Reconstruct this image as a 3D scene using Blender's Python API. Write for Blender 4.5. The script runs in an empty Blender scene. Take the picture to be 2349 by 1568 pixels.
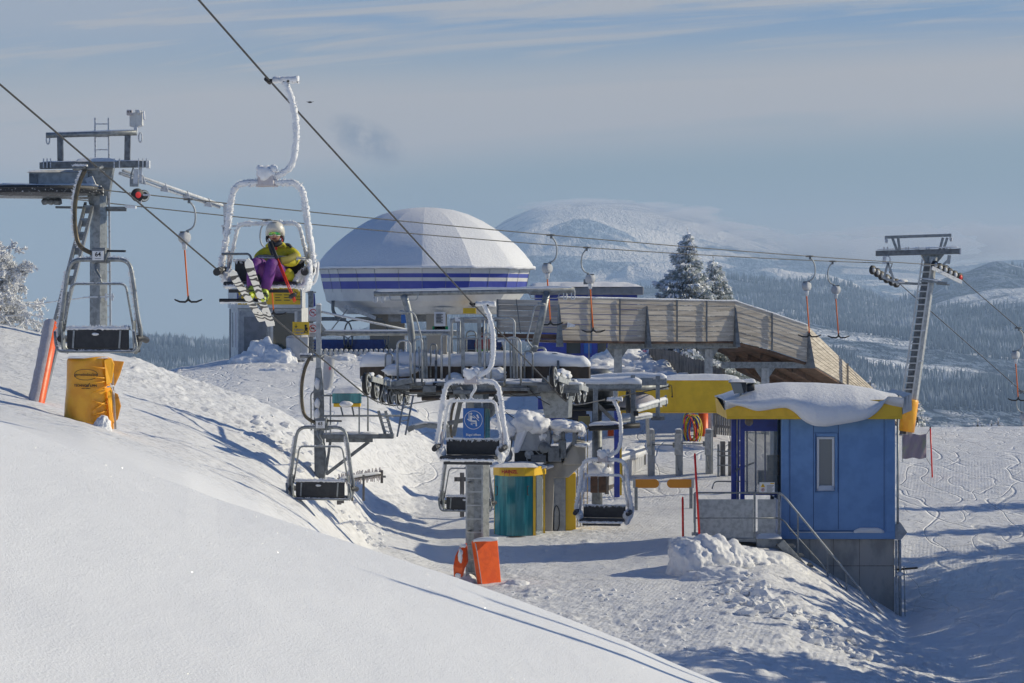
import bpy, bmesh, math, random
import numpy as np
from mathutils import Vector, Matrix, Quaternion
random.seed(7); rng = np.random.default_rng(7)
R = math.radians
sc = bpy.context.scene
COL = sc.collection
# ---------------- camera, sun, sky, exposure ----------------
F = 6525.0                      # focal length in units of a 2349 px wide picture (100 mm on 36 mm)
CU, CV = 1174.5, 690.0          # centre column, horizon row
def P(u, v, Y): return Vector(((u-CU)*Y/F, Y, -(v-CV)*Y/F))
cam = bpy.data.cameras.new('camera'); camo = bpy.data.objects.new('camera', cam); COL.objects.link(camo)
cam.sensor_width = 36; cam.lens = 100; cam.shift_y = -(784-CV)/2349.0
cam.clip_start = .2; cam.clip_end = 40000
camo.rotation_euler = (R(90), 0, 0); sc.camera = camo
SUN_EL, SUN_AZ = R(25), R(76)    # azimuth measured clockwise from +Y (the view direction)
SD = Vector((math.sin(SUN_AZ)*math.cos(SUN_EL), math.cos(SUN_AZ)*math.cos(SUN_EL), math.sin(SUN_EL)))
sl = bpy.data.lights.new('sun', 'SUN'); sl.energy = 3.95; sl.angle = R(.5); sl.color = (1, .90, .675)
so = bpy.data.objects.new('sun', sl); COL.objects.link(so); so.location = (60, 40, 60)
so.rotation_euler = SD.to_track_quat('Z', 'Y').to_euler()
sc.view_settings.view_transform = 'Standard'; sc.view_settings.look = 'None'
sc.view_settings.exposure = 0; sc.view_settings.gamma = 1
sc.cycles.use_denoising = True; sc.cycles.max_bounces = 6; sc.cycles.diffuse_bounces = 3; sc.cycles.glossy_bounces = 3
sc.cycles.transmission_bounces = 4; sc.cycles.volume_bounces = 1; sc.cycles.transparent_max_bounces = 12
sc.cycles.caustics_reflective = False; sc.cycles.caustics_refractive = False
sc.cycles.sample_clamp_indirect = 4

class NT:
    """tiny node-tree writer"""
    def __init__(s, tree): s.t = tree; s.n = tree.nodes; s.l = tree.links
    def add(s, typ, **kw):
        n = s.n.new(typ)
        for k, v in kw.items():
            if k.startswith('i_'):
                key = k[2:]; key = int(key) if key.isdigit() else key.replace('_', ' ')
                s.put(n, key, v)
            else: setattr(n, k, v)
        return n
    def put(s, n, key, v):
        if isinstance(v, bpy.types.NodeSocket): s.l.new(v, n.inputs[key])
        else: n.inputs[key].default_value = v
    def math(s, op, a, b=0.0, c=0.0, clamp=False):
        n = s.n.new('ShaderNodeMath'); n.operation = op; n.use_clamp = clamp
        s.put(n, 0, a); s.put(n, 1, b); s.put(n, 2, c); return n.outputs[0]
    def mix(s, f, a, b):
        n = s.n.new('ShaderNodeMix'); n.data_type = 'RGBA'
        s.put(n, 0, f)
        s.put(n, 6, (*a, 1) if isinstance(a, tuple) and len(a) == 3 else a); s.put(n, 7, (*b, 1) if isinstance(b, tuple) and len(b) == 3 else b)
        return n.outputs[2]
    def ss(s, x, lo, hi):       # smoothstep
        n = s.n.new('ShaderNodeMapRange'); n.interpolation_type = 'SMOOTHSTEP'
        s.put(n, 0, x); n.inputs[1].default_value = lo; n.inputs[2].default_value = hi; return n.outputs[0]
    def noise(s, vec, scale, detail=4, rough=.55, dist=0.0):
        n = s.n.new('ShaderNodeTexNoise'); s.put(n, 'Vector', vec)
        n.inputs['Scale'].default_value = scale; n.inputs['Detail'].default_value = detail
        n.inputs['Roughness'].default_value = rough; n.inputs['Distortion'].default_value = dist
        return n.outputs[0]

world = bpy.data.worlds.new('World'); sc.world = world; world.use_nodes = True
w = NT(world.node_tree); bg = world.node_tree.nodes['Background']
sky = w.add('ShaderNodeTexSky'); sky.sky_type = 'NISHITA'; sky.sun_disc = False
sky.sun_elevation = SUN_EL; sky.sun_rotation = SUN_AZ; sky.altitude = 1600; sky.air_density = 1.0; sky.dust_density = .6; sky.ozone_density = 3.0
WS = .07
tc = w.add('ShaderNodeTexCoord'); sx = w.add('ShaderNodeSeparateXYZ', i_0=tc.outputs['Generated'])
hyp = w.math('MAXIMUM', w.math('ABSOLUTE', sx.outputs[1]), .05)
U = w.math('DIVIDE', sx.outputs[0], hyp); V = w.math('DIVIDE', sx.outputs[2], hyp)
# clear-sky colour by elevation, then streaks of high cloud that rise a little to the right
def cr(x, stops):
    n = w.add('ShaderNodeValToRGB'); w.put(n, 0, x); e = n.color_ramp.elements
    while len(e) < len(stops): e.new(.5)
    for k, (p, c) in enumerate(stops): e[k].position = p; e[k].color = (*c, 1)
    return n.outputs[0]
base = cr(w.math('MULTIPLY', V, 8.0), [(0, (.33, .40, .45)), (.18, (.33, .40, .44)), (.36, (.28, .37, .415)), (.58, (.31, .39, .45)), (.80, (.205, .325, .50)), (1.0, (.25, .36, .50))])
tilt = w.math('SUBTRACT', V, w.math('MULTIPLY', U, .085))
comb = w.add('ShaderNodeCombineXYZ', i_0=w.math('MULTIPLY', U, 1.0), i_1=w.math('MULTIPLY', tilt, 9.0), i_2=.37)
n1 = w.noise(comb.outputs[0], 5.5, 5, .5, .6)
comb2 = w.add('ShaderNodeCombineXYZ', i_0=w.math('MULTIPLY', U, 1.0), i_1=w.math('MULTIPLY', tilt, 20.0), i_2=1.7)
n2 = w.noise(comb2.outputs[0], 6.0, 6, .6, .8)
def bump1(x, c, wd):            # soft hat around c
    return w.math('SUBTRACT', 1.0, w.ss(w.math('ABSOLUTE', w.math('SUBTRACT', x, c)), 0.0, wd))
band = w.math('MULTIPLY', bump1(w.math('ADD', tilt, w.math('MULTIPLY', U, .02)), .066, .026), w.ss(U, -.30, .02))
left = w.math('MULTIPLY', bump1(V, .062, .034), w.math('SUBTRACT', 1.0, w.ss(U, -.15, .02)))
topl = w.math('MULTIPLY', w.ss(V, .082, .1), w.math('SUBTRACT', 1.0, w.ss(U, -.14, -.02)))
mask = w.math('ADD', w.math('MULTIPLY', band, 1.2), w.math('MULTIPLY', left, 1.0))
mask = w.math('ADD', mask, w.math('MULTIPLY', topl, .55))
mask = w.math('MULTIPLY', mask, w.ss(n1, .08, .50))
streak = w.math('MULTIPLY', w.ss(n2, .42, .66), w.math('MULTIPLY', w.ss(V, .05, .085), .85))
cl = w.math('MAXIMUM', mask, streak, clamp=True)
col = w.mix(cl, base, (.465, .46, .47))
# low bank of pinkish cloud lying along the horizon on the right
bank = w.math('MULTIPLY', bump1(V, .018, .022), w.ss(U, .04, .14))
bank = w.math('MULTIPLY', bank, w.ss(n1, .2, .5))
col = w.mix(w.math('MULTIPLY', bank, .9), col, (.45, .45, .475))
# small dark scrap of cloud left of centre
sc1 = w.math('POWER', w.math('DIVIDE', w.math('ADD', U, .0512), .0150), 2.0); sc2 = w.math('POWER', w.math('DIVIDE', w.math('SUBTRACT', w.math('ADD', V, w.math('MULTIPLY', U, .35)), .0385), .0085), 2.0)
dd = w.math('SUBTRACT', 1.0, w.math('ADD', sc1, sc2), clamp=True)
n3 = w.noise(w.add('ShaderNodeCombineXYZ', i_0=U, i_1=V, i_2=.1).outputs[0], 110, 6, .65)
col = w.mix(w.math('MULTIPLY', w.math('MULTIPLY', dd, w.ss(n3, .28, .62)), .85), col, (.19, .24, .32))
up = w.ss(V, .115, .20)
tn = w.add('ShaderNodeVectorMath', operation='MULTIPLY', i_0=sky.outputs[0], i_1=(.80, .98, 1.28))
skc = w.mix(up, col, tn.outputs[0])
# the hand-matched band is in display units, the Nishita sky in physical ones
scale = w.math('ADD', w.math('MULTIPLY', up, WS), w.math('MULTIPLY', w.math('SUBTRACT', 1.0, up), 1.0))
w.l.new(skc, bg.inputs[0]); w.l.new(scale, bg.inputs[1])

# ---------------- materials ----------------
MATS = {}
def mat(name, color=(.5, .5, .5), rough=.6, metal=0.0, var=0.0, vs=6.0, col2=None, bump=0.0, bs=30.0, spec=.5, alpha=1.0, trans=0.0, coat=0.0, stretch=(1, 1, 1), th=(.42, .62)):
    m = bpy.data.materials.new(name); m.use_nodes = True; t = NT(m.node_tree)
    b = m.node_tree.nodes['Principled BSDF']
    tcn = t.add('ShaderNodeTexCoord'); mp = t.add('ShaderNodeMapping', i_0=tcn.outputs['Object']); mp.inputs['Scale'].default_value = stretch
    b.inputs['Roughness'].default_value = rough; b.inputs['Metallic'].default_value = metal
    b.inputs['Specular IOR Level'].default_value = spec; b.inputs['Alpha'].default_value = alpha
    b.inputs['Transmission Weight'].default_value = trans; b.inputs['Coat Weight'].default_value = coat
    if var or col2:
        n = t.noise(mp.outputs[0], vs, 5, .6)
        c2 = col2 or tuple(c*(1-var) for c in color)
        t.put(b, 'Base Color', t.mix(t.ss(n, *th), color, c2))
        rr = t.math('ADD', t.math('MULTIPLY', n, .25), rough-.12); t.put(b, 'Roughness', rr)
    else: b.inputs['Base Color'].default_value = (*color, 1)
    if bump:
        nb = t.noise(mp.outputs[0], bs, 4, .6); bn = t.add('ShaderNodeBump', i_Height=nb); bn.inputs['Strength'].default_value = bump; bn.inputs['Distance'].default_value = .02
        t.put(b, 'Normal', bn.outputs[0])
    MATS[name] = m; return m
SNOWC = (.82, .83, .85)
def snow_mat(name, kind):
    m = bpy.data.materials.new(name); m.use_nodes = True; t = NT(m.node_tree); b = m.node_tree.nodes['Principled BSDF']
    tcn = t.add('ShaderNodeTexCoord'); o = tcn.outputs['Object']
    b.inputs['Base Color'].default_value = (*SNOWC, 1); b.inputs['Roughness'].default_value = .6; b.inputs['Specular IOR Level'].default_value = .25
    b.inputs['Subsurface Weight'].default_value = 0.0
    n1 = t.noise(o, 9, 6, .6); n2 = t.noise(o, 60, 4, .6)
    if kind == 'ground':
        sp = t.add('ShaderNodeSeparateXYZ', i_0=o)
        X, Y = sp.outputs[0], sp.outputs[1]
        # near slope is wind smoothed, the groomed snow beyond is crumbly and tracked
        far = t.ss(Y, 40, 52)
        grain = t.math('MULTIPLY', n2, .35)
        # ski tracks: narrow curved grooves where distorted coordinates wrap
        def track(sc_, seed, wd):
            mp = t.add('ShaderNodeMapping', i_0=o); mp.inputs['Location'].default_value = (seed, seed*.7, 0); mp.inputs['Rotation'].default_value = (0, 0, seed); mp.inputs['Scale'].default_value = (1, .45, 1)
            nn = t.noise(mp.outputs[0], sc_, 1.5, .4); return t.math('SUBTRACT', 1.0, t.ss(t.math('ABSOLUTE', t.math('SUBTRACT', nn, .5)), 0, wd))
        tr = t.math('ADD', track(.22, 3, .005), track(.3, 11.5, .007)); tr = t.math('ADD', tr, track(.26, 23.2, .006)); tr = t.math('ADD', tr, track(.18, 31.9, .005)); tr = t.math('ADD', tr, t.math('MULTIPLY', track(.5, 41.3, .010), .6)); tr = t.math('ADD', tr, t.math('MULTIPLY', track(.42, 52.7, .009), .6))
        trm = t.math('MULTIPLY', t.math('MULTIPLY', tr, t.ss(t.noise(o, .16, 2, .5), .30, .45)), t.math('MAXIMUM', t.ss(Y, 83, 90), t.ss(X, 9.2, 10.5)))
        # corduroy left by the piste machine
        mp = t.add('ShaderNodeMapping', i_0=o); mp.inputs['Rotation'].default_value = (0, 0, .16)
        wv = t.add('ShaderNodeTexWave'); t.put(wv, 0, mp.outputs[0]); wv.inputs['Scale'].default_value = 3.2; wv.inputs['Distortion'].default_value = .6; wv.inputs['Detail'].default_value = 1
        cord = t.math('MULTIPLY', wv.outputs['Fac'], t.ss(t.noise(o, .12, 2, .5), .45, .6))
        crumbs = t.ss(t.noise(o, 5.5, 6, .7), .48, .75)
        h = t.math('ADD', t.math('MULTIPLY', grain, .25), t.math('MULTIPLY', far, t.math('SUBTRACT', t.math('ADD', t.math('MULTIPLY', cord, .035), t.math('MULTIPLY', crumbs, .30)), t.math('MULTIPLY', trm, .40))))
        ripple = t.noise(t.add('ShaderNodeMapping', i_0=o, i_3=(1.0, .35, 1)).outputs[0], 3.0, 4, .5)
        h = t.math('ADD', h, t.math('MULTIPLY', ripple, t.math('ADD', .16, t.math('MULTIPLY', far, .10))))
        bn = t.add('ShaderNodeBump', i_Height=h); bn.inputs['Strength'].default_value = .9; bn.inputs['Distance'].default_value = .10
    else:
        h = t.math('ADD', t.math('MULTIPLY', n1, 1.0), t.math('MULTIPLY', n2, .35 if kind == 'cap' else .9))
        bn = t.add('ShaderNodeBump', i_Height=h); bn.inputs['Strength'].default_value = .5; bn.inputs['Distance'].default_value = .02 if kind == 'rime' else .05
    t.put(b, 'Normal', bn.outputs[0]); MATS[name] = m; return m
snow_mat('snow_ground', 'ground'); snow_mat('snow_cap', 'cap'); snow_mat('rime', 'rime')

# ---------------- numpy value noise ----------------
def vnoise(x, y, seed=0):
    xi = np.floor(x).astype(np.int64); yi = np.floor(y).astype(np.int64); fx = x-xi; fy = y-yi
    fx = fx*fx*(3-2*fx); fy = fy*fy*(3-2*fy)
    def h(a, b):
        n = (a*374761393 + b*668265263 + seed*982451653) & 0xffffffff
        n = ((n ^ (n >> 13))*1274126177) & 0xffffffff; n = n ^ (n >> 16)
        return (n & 0xffff)/65535.0
    return (h(xi, yi)*(1-fx)+h(xi+1, yi)*fx)*(1-fy) + (h(xi, yi+1)*(1-fx)+h(xi+1, yi+1)*fx)*fy
def fbm(x, y, oct=4, seed=0, g=.5):
    s = 0; a = 1; tot = 0
    for k in range(oct): s = s+a*vnoise(x*2**k+17*k, y*2**k-9*k, seed+k); tot += a; a *= g
    return s/tot-.5
def sstep(x, a, b):
    t = np.clip((x-a)/(b-a), 0, 1); return t*t*(3-2*t)

# ---------------- the ground: rows of (picture column, picture row) at growing distances ----------------
def plane_row(Y):
    return [(u, CV+(2.53+.36*((u-CU)*Y/F)+.0175*(Y-24))*F/Y) for u in (-3000, 5500)]
ROWS = [(2, plane_row(2)), (8, plane_row(8)), (14, plane_row(14)), (19, plane_row(19)),
 (24, [(-3000, 20), (0, 986), (310, 1090), (430, 1132), (497, 1158), (1037, 1330), (1438, 1473), (1655, 1564), (2349, 1850), (5500, 2100)]),
 (31, [(-3000, 300), (0, 985), (310, 1088), (430, 1136), (600, 1240), (1037, 1490), (1438, 1640), (1655, 1730), (2349, 1900), (5500, 1950)]),
 (45, [(-3000, 400), (0, 958), (200, 1000), (430, 1078), (600, 1165), (700, 1240), (850, 1380), (1037, 1540), (1438, 1590), (1655, 1600), (1900, 1640), (2349, 1680), (5500, 1700)]),
 (50, [(-3000, 420), (0, 942), (200, 984), (430, 1062), (600, 1145), (700, 1215), (830, 1330), (960, 1450), (1200, 1500), (1438, 1510), (1655, 1500), (1900, 1540), (2150, 1600), (2349, 1600), (5500, 1600)]),
 (56, [(-3000, 450), (0, 915), (75, 930), (210, 965), (430, 1042), (600, 1118), (700, 1180), (800, 1275), (900, 1370), (1037, 1420), (1438, 1430), (1655, 1410), (1800, 1420), (2000, 1500), (2200, 1540), (2349, 1515), (5500, 1500)]),
 (64, [(-3000, 450), (0, 868), (210, 910), (430, 978), (600, 1055), (700, 1120), (780, 1215), (850, 1285), (1090, 1340), (1438, 1332), (1560, 1340), (1640, 1335), (1750, 1320), (1900, 1370), (2075, 1470), (2200, 1440), (2349, 1410), (5500, 1400)]),
 (68.8, [(-3000, 450), (0, 822), (210, 858), (430, 930), (600, 988), (700, 1052), (780, 1135), (850, 1235), (1000, 1280), (1300, 1280), (1450, 1270), (1560, 1250), (1800, 1262), (2075, 1440), (2150, 1400), (2349, 1345), (5500, 1330)]),
 (76, [(-3000, 450), (0, 742), (100, 768), (220, 800), (335, 832), (400, 860), (560, 908), (640, 940), (700, 975), (760, 1060), (850, 1180), (1000, 1215), (1300, 1215), (1500, 1210), (1700, 1215), (2100, 1260), (2349, 1252), (5500, 1240)]),
 (80, [(-3000, 700), (0, 800), (220, 850), (400, 900), (560, 950), (640, 975), (700, 1000), (780, 1060), (850, 1140), (950, 1187), (1300, 1185), (1700, 1182), (2349, 1200), (5500, 1190)]),
 (86, [(-3000, 900), (0, 900), (400, 950), (560, 955), (700, 968), (800, 990), (870, 1060), (950, 1130), (1100, 1150), (1400, 1145), (1700, 1135), (2100, 1135), (2349, 1128), (5500, 1120)]),
 (95, [(-3000, 950), (0, 950), (400, 905), (560, 905), (700, 915), (850, 935), (940, 975), (1000, 1020), (1200, 1045), (1400, 1030), (1600, 1030), (2100, 1058), (2349, 1052), (5500, 1050)]),
 (105, [(-3000, 980), (0, 980), (380, 880), (560, 872), (700, 878), (850, 890), (1000, 915), (1200, 935), (1400, 935), (1600, 930), (1900, 985), (2100, 1000), (2349, 998), (5500, 1000)]),
 (112, [(-3000, 1000), (0, 1000), (380, 862), (560, 850), (700, 850), (850, 852), (1000, 860), (1300, 865), (1600, 870), (1750, 920), (2100, 982), (2349, 980), (5500, 980)]),
 (119, [(-3000, 1050), (0, 1050), (300, 900), (390, 852), (520, 826), (700, 824), (1000, 830), (1300, 820), (1500, 822), (1650, 870), (1750, 950), (2100, 1000), (2349, 1000), (5500, 1000)]),
 (130, [(-3000, 1200), (0, 1200), (370, 925), (480, 850), (700, 812), (1000, 810), (1300, 812), (1480, 825), (1700, 940), (2349, 1080), (5500, 1080)]),
 (146, [(-3000, 1300), (0, 1300), (400, 1000), (520, 900), (700, 850), (1000, 835), (1300, 840), (1480, 870), (1700, 1010), (2349, 1150), (5500, 1200)]),
 (175, [(-3000, 1400), (0, 1400), (700, 1150), (1300, 1150), (2349, 1350), (5500, 1400)]),
 (230, [(-3000, 1500), (5500, 1500)]), (400, [(-3000, 1600), (5500, 1600)])]
RY = np.array([r[0] for r in ROWS], float)
US = np.concatenate([np.linspace(-3000, -150, 90)[:-1], np.arange(-150, 2500, 3.4), np.linspace(2500, 5500, 110)])
RZ = []
for Y, pts in ROWS:
    uu = np.array([p[0] for p in pts], float); vv = np.array([p[1] for p in pts], float)
    z = -(np.interp(US, uu, vv)-CV)*Y/F
    if Y > 30:                       # round the corners between control points
        uf = np.linspace(-3000, 5500, 4251); zf = -(np.interp(uf, uu, vv)-CV)*Y/F
        k = np.hanning(31); k /= k.sum(); zf = np.convolve(np.pad(zf, 15, 'edge'), k, 'valid'); z = np.interp(US, uf, zf)
    RZ.append(z)
RZ = np.array(RZ)
D = (RZ[1:]-RZ[:-1])/(RY[1:]-RY[:-1])[:, None]
M_ = np.zeros_like(RZ); M_[1:-1] = np.where(D[1:]*D[:-1] > 0, 2*D[1:]*D[:-1]/(D[1:]+D[:-1]+1e-12*np.sign(D[1:]+1e-9)), 0); M_[0] = D[0]; M_[-1] = D[-1]
def zrow(Y):
    k = int(np.clip(np.searchsorted(RY, Y)-1, 0, len(RY)-2)); h = RY[k+1]-RY[k]; t = (Y-RY[k])/h
    return (2*t**3-3*t**2+1)*RZ[k]+(t**3-2*t**2+t)*h*M_[k]+(-2*t**3+3*t**2)*RZ[k+1]+(t**3-t**2)*h*M_[k+1]
YS = np.concatenate([np.geomspace(2, 24, 160)[:-1], np.linspace(24, 44, 60)[:-1], np.linspace(44, 90, 400)[:-1], np.linspace(90, 146, 210)[:-1], np.geomspace(146, 400, 40)])
Z = np.array([zrow(y) for y in YS]); XX = (US[None, :]-CU)*YS[:, None]/F; YY = np.repeat(YS[:, None], len(US), 1)
VV = CV-Z*F/YY; UU = np.repeat(US[None, :], len(YS), 0)
def pmask(pts, wd):                 # nearness to a polyline given in picture coordinates
    best = np.full(Z.shape, 1e9)
    for (x0, y0), (x1, y1) in zip(pts[:-1], pts[1:]):
        dx, dy = x1-x0, y1-y0; t = np.clip(((UU-x0)*dx+(VV-y0)*dy)/(dx*dx+dy*dy), 0, 1)
        best = np.minimum(best, np.hypot(UU-x0-t*dx, VV-y0-t*dy))
    return 1-sstep(best, wd*.35, wd)
far = sstep(YY, 40, 50)
rough = np.clip(pmask([(330, 850), (560, 950), (760, 1060), (900, 1080), (960, 1020)], 75)*1.0, 0, 1)*sstep(YY, 50, 56)
rough = np.maximum(rough, pmask([(1180, 1400), (1500, 1500), (1700, 1420), (1900, 1560)], 150)*far*.8)
rough = np.maximum(rough, pmask([(1650, 1290), (1800, 1370), (1950, 1470), (2120, 1560)], 85)*far*1.15)
rough = np.maximum(rough, pmask([(880, 1060), (940, 1150), (830, 1200)], 80)*far)
rough = np.maximum(rough, pmask([(560, 800), (700, 835), (1000, 830), (1300, 860), (1600, 850)], 40)*sstep(YY, 95, 105)*.8)
rough = np.maximum(rough, pmask([(1330, 1150), (1400, 1190), (1250, 1260)], 60)*far*.6)
n_b = fbm(XX*.8, YY*.8, 4, 5); n_m = fbm(XX*2.6, YY*2.6, 4, 9); n_f = fbm(XX*7.5, YY*7.5, 3, 21)
lump = np.maximum(n_m, 0)**1.2*2.0
Z = Z + far*(n_b*.11 + rough*(lump*.15+n_f*.06)) + (1-far)*(fbm(XX*.35, YY*.25, 3, 3)*.13) + far*n_f*.006
def grid_mesh(name, X, Y, Zg, material, smooth=True):
    nr, nc = Zg.shape; co = np.stack([X, Y, Zg], -1).reshape(-1, 3).astype(np.float32)
    i = np.arange(nr*nc).reshape(nr, nc); q = np.stack([i[:-1, :-1], i[:-1, 1:], i[1:, 1:], i[1:, :-1]], -1).reshape(-1, 4)
    me = bpy.data.meshes.new(name); me.vertices.add(len(co)); me.vertices.foreach_set('co', co.ravel())
    me.loops.add(q.size); me.loops.foreach_set('vertex_index', q.ravel().astype(np.int32))
    me.polygons.add(len(q)); me.polygons.foreach_set('loop_start', np.arange(0, q.size, 4, dtype=np.int32)); me.polygons.foreach_set('loop_total', np.full(len(q), 4, np.int32))
    if smooth: me.polygons.foreach_set('use_smooth', np.ones(len(q), bool))
    me.materials.append(material); me.update(); me.validate()
    o = bpy.data.objects.new(name, me); COL.objects.link(o); return o
ground = grid_mesh('ground', XX, YY, Z, MATS['snow_ground']); ground['kind'] = 'structure'
def gz(X, Y):                       # ground height anywhere in the foreground
    u = CU+X*F/Y; a = np.clip(np.interp(Y, YS, np.arange(len(YS))), 0, len(YS)-1.001); b = np.clip(np.interp(u, US, np.arange(len(US))), 0, len(US)-1.001)
    i, j = int(a), int(b); fa, fb = a-i, b-j
    return float((Z[i, j]*(1-fb)+Z[i, j+1]*fb)*(1-fa)+(Z[i+1, j]*(1-fb)+Z[i+1, j+1]*fb)*fa)
def G(u, Y, up=0.0):                # point on the ground in a picture column
    X = (u-CU)*Y/F; return Vector((X, Y, gz(X, Y)+up))

# ---------------- far hills and mountains ----------------
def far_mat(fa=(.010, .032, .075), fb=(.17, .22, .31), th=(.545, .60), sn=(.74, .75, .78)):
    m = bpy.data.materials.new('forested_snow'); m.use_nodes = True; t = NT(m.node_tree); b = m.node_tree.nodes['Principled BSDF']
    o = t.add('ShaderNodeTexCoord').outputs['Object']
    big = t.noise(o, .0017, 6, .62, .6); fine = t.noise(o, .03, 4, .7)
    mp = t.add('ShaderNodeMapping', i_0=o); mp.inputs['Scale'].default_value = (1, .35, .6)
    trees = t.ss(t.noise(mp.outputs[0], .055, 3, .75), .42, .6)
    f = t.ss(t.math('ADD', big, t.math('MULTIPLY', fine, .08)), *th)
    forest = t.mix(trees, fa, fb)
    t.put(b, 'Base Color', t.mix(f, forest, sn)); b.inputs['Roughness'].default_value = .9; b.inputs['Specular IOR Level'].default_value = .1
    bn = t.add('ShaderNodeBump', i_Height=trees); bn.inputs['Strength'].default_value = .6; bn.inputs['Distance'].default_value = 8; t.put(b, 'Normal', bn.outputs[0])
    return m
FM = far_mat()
FM2 = far_mat((.09, .16, .27), (.34, .41, .52), (.50, .56), (.92, .87, .84))  # mountain copy: distance haze and sunlight on the clearings are mixed into its colours
def hill(name, rows, ys, seed, amp, us=(-500, 2900, 4.5), ridge=(1/260., 1/700.), far_damp=None):
    """rows: {Y: [(u, v)...]} interpolated like the ground"""
    U_ = np.arange(*us); ks = sorted(rows); zz = []
    for Y in ks:
        zz.append(-(np.interp(U_, [p[0] for p in rows[Y]], [p[1] for p in rows[Y]])-CV)*Y/F)
    zz = np.array(zz); Yv = np.geomspace(ks[0], ks[-1], ys); Zo = np.empty((ys, len(U_)))
    for j in range(len(U_)): Zo[:, j] = np.interp(Yv, ks, zz[:, j])
    kk = np.hanning(21); kk /= kk.sum()
    Zo = np.apply_along_axis(lambda r: np.convolve(np.pad(r, 10, 'edge'), kk, 'valid'), 1, Zo)
    X_ = (U_[None]-CU)*Yv[:, None]/F; Y_ = np.repeat(Yv[:, None], len(U_), 1)
    nz = fbm(X_*ridge[0]+fbm(X_/400, Y_/400, 2, seed+5)*1.2, Y_*ridge[1], 5, seed, .55)
    rdg = 1-np.abs(fbm(X_*ridge[0]*.7+3, Y_*ridge[1]*.7, 4, seed+9, .5))*4
    ed = sstep(Y_, ks[0], ks[0]*1.15)
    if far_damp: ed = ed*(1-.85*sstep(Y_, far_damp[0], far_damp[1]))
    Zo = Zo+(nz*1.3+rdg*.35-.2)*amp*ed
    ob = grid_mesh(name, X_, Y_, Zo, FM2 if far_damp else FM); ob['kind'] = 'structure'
    return X_, Y_, Zo, ob
H1 = hill('hills', {900: [(-500, 1500), (2900, 1500)], 2300: [(-500, 1150), (400, 1080), (1100, 1040), (1700, 1020), (2900, 1080)],
  3300: [(-500, 1000), (200, 930), (400, 900), (900, 850), (1500, 870), (1800, 850), (2100, 870), (2349, 880), (2900, 860)],
  4200: [(-500, 900), (0, 830), (350, 800), (600, 830), (1200, 790), (1600, 780), (1850, 745), (2050, 770), (2349, 800), (2900, 790)],
  5200: [(-500, 840), (0, 790), (500, 800), (1200, 740), (1600, 715), (1800, 705), (2000, 735), (2200, 715), (2349, 695), (2900, 700)],
  6200: [(-500, 820), (0, 800), (500, 800), (900, 760), (1400, 680), (1700, 650), (1900, 640), (2050, 700), (2180, 640), (2280, 602), (2400, 625), (2900, 640)],
  6900: [(-500, 860), (400, 840), (1200, 760), (1500, 720), (1900, 690), (2050, 740), (2180, 680), (2280, 650), (2900, 700)]}, 210, 4, 34)
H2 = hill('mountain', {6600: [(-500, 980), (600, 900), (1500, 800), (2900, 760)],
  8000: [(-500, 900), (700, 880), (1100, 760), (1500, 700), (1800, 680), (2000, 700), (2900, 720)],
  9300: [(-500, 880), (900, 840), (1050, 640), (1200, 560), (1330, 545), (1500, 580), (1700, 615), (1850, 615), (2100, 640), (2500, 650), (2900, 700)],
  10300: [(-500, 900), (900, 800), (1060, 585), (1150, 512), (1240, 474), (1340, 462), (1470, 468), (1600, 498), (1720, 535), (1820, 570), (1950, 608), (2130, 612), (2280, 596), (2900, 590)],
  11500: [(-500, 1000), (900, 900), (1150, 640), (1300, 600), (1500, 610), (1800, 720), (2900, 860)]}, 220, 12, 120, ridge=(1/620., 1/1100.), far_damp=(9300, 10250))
# conifers on the hills, small as they are they break the slopes into points
def forest(H, n, seed, hmin, hmax, name, umin=-200):
    X_, Y_, Z_, _ = H; r = np.random.default_rng(seed); nr, nc = X_.shape
    i = r.integers(0, nr-1, n*3); j = r.integers(0, nc-1, n*3)
    x = X_[i, j]+r.uniform(-9, 9, n*3); y = Y_[i, j]+r.uniform(-9, 9, n*3); z = Z_[i, j]
    den = fbm(x/330, y/600, 4, seed+3); keep = (den > -.04) & (y > 2900)
    x, y, z = x[keep][:n], y[keep][:n], z[keep][:n]; n = len(x)
    h = r.uniform(hmin, hmax, n)*np.sqrt(y/5200)*(.75+.5*r.random(n)**3); w_ = h*r.uniform(.13, .2, n); k = 5
    a = np.arange(k)*2*np.pi/k
    base_ = np.stack([x[:, None]+np.cos(a)*w_[:, None], y[:, None]+np.sin(a)*w_[:, None], np.repeat(z[:, None]-2, k, 1)], -1)
    tip = np.stack([x, y, z+h], -1)[:, None]
    co = np.concatenate([base_, tip], 1).reshape(-1, 3).astype(np.float32)
    f = np.array([[q, (q+1) % k, k] for q in range(k)]); fa = (f[None]+(np.arange(n)*(k+1))[:, None, None]).reshape(-1, 3)
    me = bpy.data.meshes.new(name); me.vertices.add(len(co)); me.vertices.foreach_set('co', co.ravel())
    me.loops.add(fa.size); me.loops.foreach_set('vertex_index', fa.ravel().astype(np.int32)); me.polygons.add(len(fa))
    me.polygons.foreach_set('loop_start', np.arange(0, fa.size, 3, dtype=np.int32)); me.polygons.foreach_set('loop_total', np.full(len(fa), 3, np.int32))
    me.materials.append(mat('far_conifer', (.05, .09, .16), .9, col2=(.42, .48, .57), vs=.009, th=(.50, .68))); me.update()
    o = bpy.data.objects.new(name, me); COL.objects.link(o); o['kind'] = 'stuff'
    o['label'] = 'snowy conifer forest covering the far blue hills'; return o
forest(H1, 110000, 3, 8, 17, 'forest')
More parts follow.
